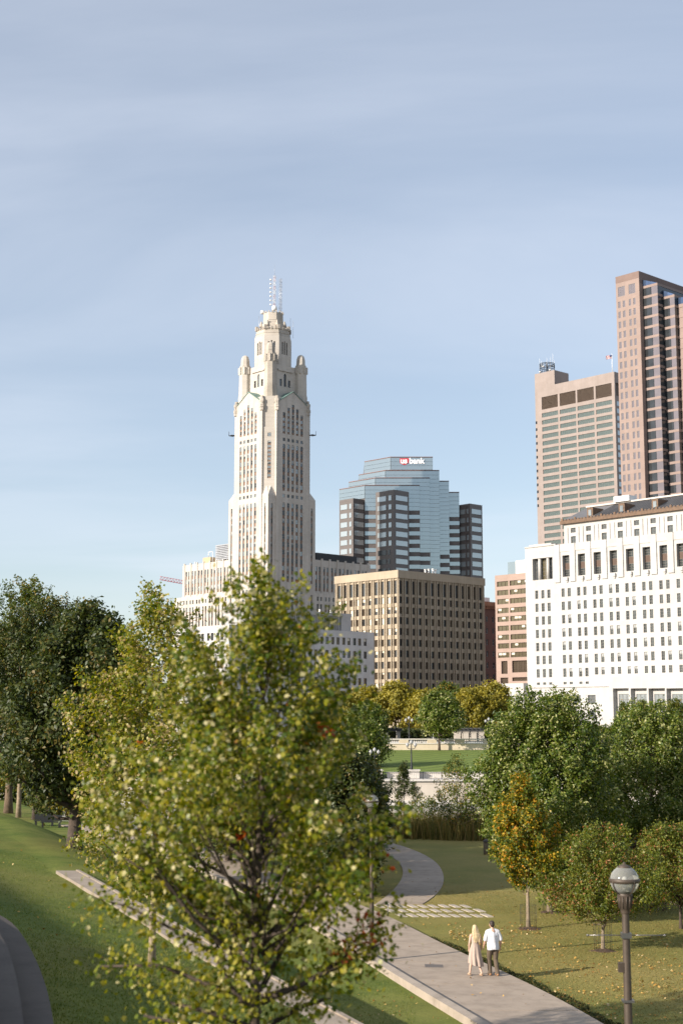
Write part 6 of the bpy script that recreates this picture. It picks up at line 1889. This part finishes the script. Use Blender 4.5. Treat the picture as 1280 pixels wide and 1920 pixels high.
mb = MB(); mb.lathe([(0, -.05), (.27, -.05), (.29, .1), (.29, .75), (.27, .78)], 18); mb.build('body', mat('bin_brown', (.16, .12, .07), rough=.7), t)
mb = MB(); mb.lathe([(.30, .79), (.30, .86), (.18, .96), (.1, .97), (0, .97)], 18); mb.build('lid', mat('bin_lid', (.07, .055, .045), rough=.6), t)
# two dark benches and a path on the left field
for px, py, lb in ((83, 1549, 'dark bench below the left trees, the left one'), (96, 1552, 'dark bench below the left trees, the right one')):
    q = at_z(px, py, 0.0); q = Vector((q.x, q.y, ground_z(q.x, q.y)))
    t = empty('bench', tuple(q)); tag(t, lb, 'bench', 'dark benches on the left')
    mb = MB(); mb.box(-.8, .8, -.25, .25, .4, .46); mb.build('seat', IRON, t)
    mb = MB(); mb.box(-.8, .8, .22, .28, .5, .95); mb.build('backrest', IRON, t)
    for x in (-.7, .62):
        mb = MB(); mb.box(x, x + .08, -.22, .25, -.05, .399); mb.build('leg', IRON, t)
# white lines on the field
LINE = mat('line_paint', (.62, .62, .6), rough=.8)
def gline(pts, w):
    mb = MB()
    for (a, b_) in zip(pts, pts[1:]):
        p, q = at_z(*a, .0), at_z(*b_, .0); n = 14
        d = (q - p); d.z = 0; d.normalize(); s = Vector((-d.y, d.x, 0)) * w
        for i in range(n):
            u, v = p.lerp(q, i / n), p.lerp(q, (i + 1) / n)
            vv = [u - s, u + s, v + s, v - s]
            mb.add([(k.x, k.y, ground_z(k.x, k.y) + .05) for k in vv], [(0, 1, 2, 3)])
    return mb.build('painted_line', LINE, bpy.data.objects['lawn'])
gline([(60, 1535.5), (150, 1538.5)], .16); gline([(70, 1533), (113, 1526.5), (150, 1532)], .16)

# ---- twin globe lamps on the far bank
def twin(q, h, label):
    t = empty('twin_lamp', tuple(q)); tag(t, label, 'lamp post', 'twin globe lamps on the far bank')
    mb = MB(); mb.lathe([(.2, -.1), (.2, .4), (.12, .5), (.07, h * .85), (.05, h)], 10); mb.build('pole', IRON, t)
    mb = MB()
    for sg in (-1, 1): mb.path([(0, 0, h * .82), (sg * .3, 0, h * .82), (sg * .5, 0, h * .86), (sg * .52, 0, h * .9)], [.045] * 4, 6)
    mb.build('arms', IRON, t)
    for dx, dz in ((-.52, h * .9), (.52, h * .9), (0, h)):
        mb = MB(); mb.lathe([(0, 0), (.1, .02), (.23, .2), (.23, .34), (.12, .5), (.04, .56), (0, .6)], 12, 0, (dx, 0, dz)); mb.build('globe', mat('frosted_globe', (.35, .35, .34), rough=.4), t)
    return t
for px, Y, h, z, lb in ((771, 191.0, 3.3, None, 'twin globe lamp on a white pedestal at the river wall, below the round tree'), (702, 192.5, 2.9, None, 'twin globe lamp beside the bushy tree near the river'), (767, 240, 3.6, CITY_Z, 'twin globe lamp on the terrace behind the balustrade'), (1181, 282, 3.8, CITY_Z, 'twin globe lamp in front of the white building at the right'), (917, 243, 3.4, CITY_Z, 'twin globe lamp at the right end of the balustrade')):
    q = at_y(px, 1440, Y); q.z = z if z else 1.75 if px == 771 else far_z(Y) - .1
    twin(q, h, lb)
for px, lb in ((771, 'square white pedestal under the lamp at the river wall'), (702, 'square white pedestal at the left end of the low parapet')):
    q = at_y(px, 1450, 191.0)
    mb = MB(); mb.box(-1.0, 1.0, -.7, .9, .59, 1.62); mb.box(-1.12, 1.12, -.82, 1.02, 1.622, 1.76)
    tag(mb.build('pedestal', COPING, None, (q.x, q.y, 0)), lb, 'pedestal', 'white stone pedestals')
# pergola and stone piers on the terrace
PG = mat('pergola_stone', (.5, .45, .38), var=.1); PGD = mat('pergola_roof', (.05, .05, .05), rough=.7)
def pavilion(x0, x1, Y, z1, n, label, w, roof=True):
    a, c = at_y(x0, 1370, Y), at_y(x1, 1370, Y)
    t = empty('pergola', (a.x, Y, CITY_Z)); tag(t, label, 'pergola', 'stone pergolas on the terrace')
    W = c.x - a.x; h = at_y(x0, z1, Y).z - CITY_Z
    for k in range(n):
        for d in (0, 3.2):
            x = W * k / (n - 1); mb = MB(); mb.box(x - w, x + w, d - w, d + w, 0, h - .4); mb.box(x - w - .08, x + w + .08, d - w - .08, d + w + .08, h - .6, h - .41); mb.build('pier', PG, t)
    mb = MB(); mb.box(-.6, W + .6, -.6, -.2, h - .4, h); mb.box(-.6, W + .6, 3.4, 3.8, h - .4, h)
    for k in range(int(W / .7) + 2): mb.box(-.5 + k * .7, -.35 + k * .7, -.9, 4.1, h + .002, h + .2)
    mb.build('beams', PGD, t)
pavilion(724, 747, 246, 1366, 2, 'open pergola with dark beams left of the round green tree', .28)
pavilion(858, 902, 246, 1367, 4, 'stone pergola with broad piers right of the round green tree', .45)
for i, px in enumerate((738, 768, 800, 836, 872, 905)):
    q = at_y(px, 1380, 252)
    crown(tree('hedge_shrub', 'clipped dark hedge clump behind the balustrade, ' + ('leftmost', 'second from left', 'third from left', 'third from right', 'second from right', 'rightmost')[i], Vector((q.x, q.y, CITY_Z)), 1.9, .05, 1.9, ROUND, 50, 60, .3, LF_DARK, BARK_D, .06, 'hedge behind the balustrade', shoot=.3, csig=.3, seed=140 + i, limbs=4, cat='shrub'), .6)
q = at_y(812, 1392, 238.5)
t = empty('street_sign', (q.x, q.y, CITY_Z)); tag(t, 'small red and white post on the terrace', 'sign'); mb = MB(); mb.tube((0, 0, 0), (0, 0, 1.7), .07, n=6); mb.build('post', WHITE_P, t); mb = MB(); mb.box(-.22, .22, -.04, .04, 1.4, 1.75); mb.build('plate', RED_P, t)

# ================================================================== PEOPLE
SKIN = mat('skin', (.56, .34, .24), rough=.55, var=.06, scale=6); SKIN_L = mat('skin_light', (.62, .40, .30), rough=.55, var=.06, scale=6)
HAIR_D = mat('dark_hair', (.035, .022, .015), rough=.6, var=.3, scale=20); HAIR_B = mat('blonde_hair', (.62, .47, .27), rough=.5, var=.3, scale=14, bump=.5, bscale=40)
SHIRT = mat('white_shirt', (.72, .72, .74), rough=.85, var=.05, scale=5, bump=.4, bscale=7); TROU = mat('brown_trousers', (.115, .085, .058), rough=.9, var=.12, scale=6, bump=.3, bscale=10)
DRESS = mat('beige_dress', (.44, .34, .28), rough=.85, var=.06, scale=6, bump=.3, bscale=8); SHOE = mat('tan_leather', (.36, .19, .09), rough=.6); SHOE_L = mat('pale_sandal', (.50, .34, .22), rough=.6)
def ball(mb, c, r, n=10, m=0):
    rx, ry_, rz_ = r if isinstance(r, tuple) else (r, r, r)
    rings = []
    for i in range(1, n):
        a = math.pi * i / n
        rings.append([(c[0] + rx * math.sin(a) * math.cos(2 * math.pi * k / 14), c[1] + ry_ * math.sin(a) * math.sin(2 * math.pi * k / 14), c[2] - rz_ * math.cos(a)) for k in range(14)])
    mb.loft(rings, m)
def chain(mb, pts, rad):
    mb.path(pts, rad, 10)
    for p, r in zip(pts, rad): ball(mb, p, r * .99, 8)
def fuse(name, mb, m, parent, voxel=.011, sm_it=3):
    """weld overlapping limbs into one continuous skin"""
    tmp = mb.build('tmp', m)
    r = tmp.modifiers.new('r', 'REMESH'); r.mode = 'VOXEL'; r.voxel_size = voxel; r.use_smooth_shade = True
    s = tmp.modifiers.new('s', 'SMOOTH'); s.iterations = sm_it; s.factor = .5
    bpy.context.view_layer.update()
    me = bpy.data.meshes.new_from_object(tmp.evaluated_get(bpy.context.evaluated_depsgraph_get()))
    bpy.data.objects.remove(tmp)
    me.name = name; me.polygons.foreach_set('use_smooth', [True] * len(me.polygons))
    if not me.materials: me.materials.append(m)
    return link_mesh(name, me, parent)
def hand(mb, wrist, d, side, s=1.0):
    """palm with four unequal curled fingers and a thumb from the side of the palm"""
    w = Vector(wrist); d = Vector(d).normalized(); out = Vector((side, 0, 0)); fw = Vector((0, 1, 0))
    fw = (fw - d * fw.dot(d)).normalized(); ins = d.cross(fw).normalized()
    if ins.x * side > 0: ins = -ins
    palm = w + d * .045 * s
    chain(mb, [w, palm + fw * .018, w + d * .085 * s + fw * .02], [.026 * s, .024 * s, .018 * s]); chain(mb, [palm - fw * .018, w + d * .085 * s - fw * .022], [.022 * s, .017 * s])
    for k, (o, L) in enumerate(((.032, .068), (.011, .078), (-.010, .073), (-.031, .056))):
        p = w + d * .085 * s + fw * o * s
        chain(mb, [p, p + d * L * .45 * s + ins * .006, p + d * L * .75 * s + ins * .022, p + d * L * .86 * s + ins * .042], [.0105 * s, .010 * s, .009 * s, .008 * s])
    p = w + d * .03 * s + fw * .028 * s
    chain(mb, [p, p + d * .03 * s + fw * .026 * s + ins * .012, p + d * .062 * s + fw * .03 * s + ins * .024], [.014 * s, .012 * s, .010 * s])
def person(name, loc, rz, label):
    t = empty('person', tuple(loc), rz); tag(t, label, 'person', 'couple walking on the path'); return t
gz_ = 0.052
# --- man
fm = at_z(924, 1829, gz_)
P = person('person', (fm.x, fm.y, gz_), R(12), 'person in white short sleeved shirt and brown trousers walking away on the path')
mb = MB()
hipL, hipR = (-.095, 0, .93), (.095, 0, .93)
LkL, LaL = (-.10, .10, .50), (-.10, .02, .09); LkR, LaR = (.10, .02, .50), (.10, -.16, .10)
chain(mb, [(0, 0, .96), (0, .0, 1.12), (0, .0, 1.30), (0, -.005, 1.42)], [.135, .125, .145, .11])
chain(mb, [(-.07, 0, 1.28), (.07, 0, 1.28)], [.13, .13]); chain(mb, [(-.17, 0, 1.41), (.17, 0, 1.41)], [.075, .075])
for hip, kn, an in ((hipL, LkL, LaL), (hipR, LkR, LaR)):
    chain(mb, [hip, tuple((Vector(hip) * .5 + Vector(kn) * .5)), kn, tuple(Vector(kn) * .6 + Vector(an) * .4), an], [.092, .078, .056, .054, .036])
    chain(mb, [an, (an[0], an[1] + .10, an[2] - .055), (an[0], an[1] + .19, an[2] - .06)], [.036, .034, .026])
for sg, el, wr in ((-1, (-.27, -.02, 1.14), (-.285, .10, .93)), (1, (.27, -.04, 1.14), (.275, .05, .90))):
    sh_ = (sg * .185, 0, 1.41)
    chain(mb, [sh_, tuple(Vector(sh_) * .5 + Vector(el) * .5), el, tuple(Vector(el) * .5 + Vector(wr) * .5), wr], [.062, .052, .043, .040, .027])
    hand(mb, wr, Vector(wr) - Vector(el) + Vector((0, .0, -.1)), sg, .95)
chain(mb, [(0, -.01, 1.42), (-.005, .01, 1.54)], [.062, .058])
ball(mb, (-.015, .035, 1.66), (.077, .095, .115), 14); ball(mb, (-.02, .06, 1.60), (.055, .065, .06), 10)
chain(mb, [(-.025, .125, 1.67), (-.03, .145, 1.635)], [.012, .016])
ball(mb, (-.095, .03, 1.655), (.012, .022, .034), 8); ball(mb, (.065, .03, 1.655), (.012, .022, .034), 8)
fuse('body', mb, SKIN, P)
for x in (-.05, .005):
    e = MB(); ball(e, (x, .122, 1.685), .012, 6); e.build('eye', mat('eye_white', (.75, .75, .75)), P)
e = MB(); e.box(-.05, .01, .122, .132, 1.594, 1.602); e.build('mouth', mat('lip', (.4, .16, .13)), P)
mb = MB(); ball(mb, (-.015, .015, 1.69), (.086, .098, .098), 14); ball(mb, (-.012, -.03, 1.645), (.076, .062, .082), 12); fuse('hair', mb, HAIR_D, P, .008, 3)
mb = MB()                                                   # shirt: boxy torso, sleeves to above the elbow
rings = []
for z, rx, ry2, yo in ((.84, .205, .150, -.01), (.92, .208, .152, -.008), (1.05, .200, .146, 0), (1.2, .206, .146, 0), (1.32, .213, .142, 0), (1.41, .195, .112, 0), (1.46, .12, .085, 0), (1.495, .075, .072, .004)):
    rings.append([((rx + .012 * math.sin(5 * a + z * 9) * (1 if z < 1.2 else .3)) * math.cos(a), yo + (ry2 + .010 * math.sin(7 * a + z * 5)) * math.sin(a), z + (.012 * math.sin(3 * a) if z < .9 else 0)) for a in np.linspace(0, 2 * math.pi, 29)[:-1]])
mb.loft(rings, 0, True, True)
chain(mb, [(-.17, 0, 1.405), (-.09, 0, 1.435), (0, 0, 1.45), (.09, 0, 1.435), (.17, 0, 1.405)], [.088, .086, .082, .086, .088]); chain(mb, [(-.17, 0, 1.405), (-.24, -.012, 1.26), (-.262, -.018, 1.17)], [.084, .073, .068]); chain(mb, [(.17, 0, 1.405), (.242, -.02, 1.26), (.264, -.032, 1.17)], [.084, .073, .068])
fuse('shirt', mb, SHIRT, P, .012, 3)
mb = MB(); chain(mb, [(-.065, 0, .955), (.065, 0, .955)], [.135, .135])
for hip, kn, an in ((hipL, LkL, LaL), (hipR, LkR, LaR)):
    a2 = Vector(an) + Vector((0, -.005, -.012))
    chain(mb, [hip, tuple(Vector(hip) * .5 + Vector(kn) * .5), kn, tuple(Vector(kn) * .5 + a2 * .5), tuple(a2)], [.112, .100, .082, .076, .070])
fuse('trousers', mb, TROU, P, .009, 3)
for an in (LaL, LaR):
    mb = MB(); z0 = an[2] - .09
    chain(mb, [(an[0], an[1] - .04, z0 + .05), (an[0], an[1] + .05, z0 + .048), (an[0], an[1] + .15, z0 + .04), (an[0], an[1] + .20, z0 + .034)], [.046, .046, .045, .034]); chain(mb, [(an[0], an[1] - .015, z0 + .05), (an[0], an[1], z0 + .09)], [.05, .046])
    fuse('shoe', mb, SHOE, P, .008, 3)
# --- woman
fw_ = at_z(891, 1829, gz_)
P = person('person', (fw_.x, fw_.y, gz_), R(14), 'person with long blonde hair in a beige sleeveless dress walking away on the path')
mb = MB()
hipL, hipR = (-.085, 0, .86), (.085, 0, .86)
kL, aL = (-.12, .06, .47), (-.19, .02, .10); kR, aR = (.11, .06, .47), (.17, -.14, .09)
chain(mb, [(0, 0, .89), (0, 0, 1.03), (0, 0, 1.18), (0, -.005, 1.30)], [.125, .10, .115, .085]); chain(mb, [(-.13, 0, 1.30), (.13, 0, 1.30)], [.058, .058])
for hip, kn, an in ((hipL, kL, aL), (hipR, kR, aR)):
    chain(mb, [hip, tuple(Vector(hip) * .5 + Vector(kn) * .5), kn, tuple(Vector(kn) * .6 + Vector(an) * .4), an], [.085, .07, .05, .05, .031]); chain(mb, [an, (an[0], an[1] + .09, an[2] - .05), (an[0], an[1] + .17, an[2] - .06)], [.031, .030, .022])
for sg, el, wr in ((-1, (-.20, .0, 1.06), (-.20, .06, .86)), (1, (.215, .0, 1.06), (.245, .10, .88))):
    sh_ = (sg * .15, 0, 1.30)
    chain(mb, [sh_, tuple(Vector(sh_) * .5 + Vector(el) * .5), el, tuple(Vector(el) * .5 + Vector(wr) * .5), wr], [.048, .041, .035, .033, .023]); hand(mb, wr, Vector(wr) - Vector(el) + Vector((0, 0, -.08)), sg, .86)
chain(mb, [(0, -.005, 1.31), (0, .01, 1.42)], [.05, .048])
ball(mb, (0, .03, 1.53), (.07, .088, .107), 14); ball(mb, (0, .055, 1.475), (.048, .06, .055), 10); chain(mb, [(0, .112, 1.54), (0, .128, 1.51)], [.010, .014])
ball(mb, (-.072, .025, 1.525), (.01, .02, .03), 8); ball(mb, (.072, .025, 1.525), (.01, .02, .03), 8)
fuse('body', mb, SKIN_L, P)
for x in (-.028, .028):
    e = MB(); ball(e, (x, .108, 1.55), .011, 6); e.build('eye', MATS['eye_white'], P)
e = MB(); e.box(-.025, .025, .108, .116, 1.468, 1.476); e.build('mouth', MATS['lip'], P)
mb = MB(); ball(mb, (0, .012, 1.55), (.083, .094, .098), 14)
for k in range(9):
    a = -1.5 + k * .375; x = .075 * math.sin(a)
    chain(mb, [(x * .8, -.045 + .03 * abs(math.sin(a)), 1.55), (x * 1.15, -.075 + .02 * abs(math.sin(a)), 1.42), (x * 1.35 + .02, -.115 + .02 * abs(math.sin(a)), 1.27), (x * 1.2 + .03 + .012 * math.sin(k * 2.1), -.125, 1.10 + .03 * math.sin(k * 1.7))], [.036, .036, .034, .014])
fuse('hair', mb, HAIR_B, P, .007, 2)
mb = MB(); rings = []
for z, rx, ry2, xo, yo in ((.36, .235, .195, .015, -.03), (.43, .235, .195, .01, -.02), (.55, .225, .185, .005, -.01), (.70, .200, .165, 0, 0), (.86, .178, .148, 0, 0), (.98, .150, .122, 0, 0), (1.06, .130, .106, 0, 0), (1.16, .146, .118, 0, 0), (1.25, .142, .104, 0, 0), (1.315, .10, .07, 0, 0), (1.345, .06, .05, 0, 0)):
    pl = max(0, (1.0 - z)) * .055
    sl = .0
    rings.append([(xo + (rx + pl * math.sin(9 * a + 1.3 * z)) * math.cos(a), yo + (ry2 + pl * math.sin(9 * a + 1.3 * z)) * math.sin(a), z + (.06 * math.cos(a - 2.4) if z < .4 else 0)) for a in np.linspace(0, 2 * math.pi, 61)[:-1]])
mb.loft(rings, 0, False, True)
mb.build('dress', DRESS, P)
for an in (aL, aR):
    mb = MB(); z0 = an[2] - .085
    mb.loft([[(an[0] + w * math.cos(a), an[1] + y + .0 * a, z0 + h + .012 * math.sin(a)) for a in np.linspace(0, 2 * math.pi, 11)[:-1]] for y, w, h in ((-.05, .028, .02), (-.02, .036, .02), (.05, .034, .016), (.13, .04, .012), (.19, .028, .014))], 0)
    chain(mb, [(an[0] - .036, an[1] + .11, z0 + .03), (an[0], an[1] + .10, z0 + .066), (an[0] + .036, an[1] + .11, z0 + .03)], [.012] * 3); chain(mb, [(an[0] - .034, an[1] - .02, z0 + .04), (an[0], an[1] - .045, z0 + .09), (an[0] + .034, an[1] - .02, z0 + .04)], [.01] * 3)
    fuse('sandal', mb, SHOE_L, P, .007, 1)
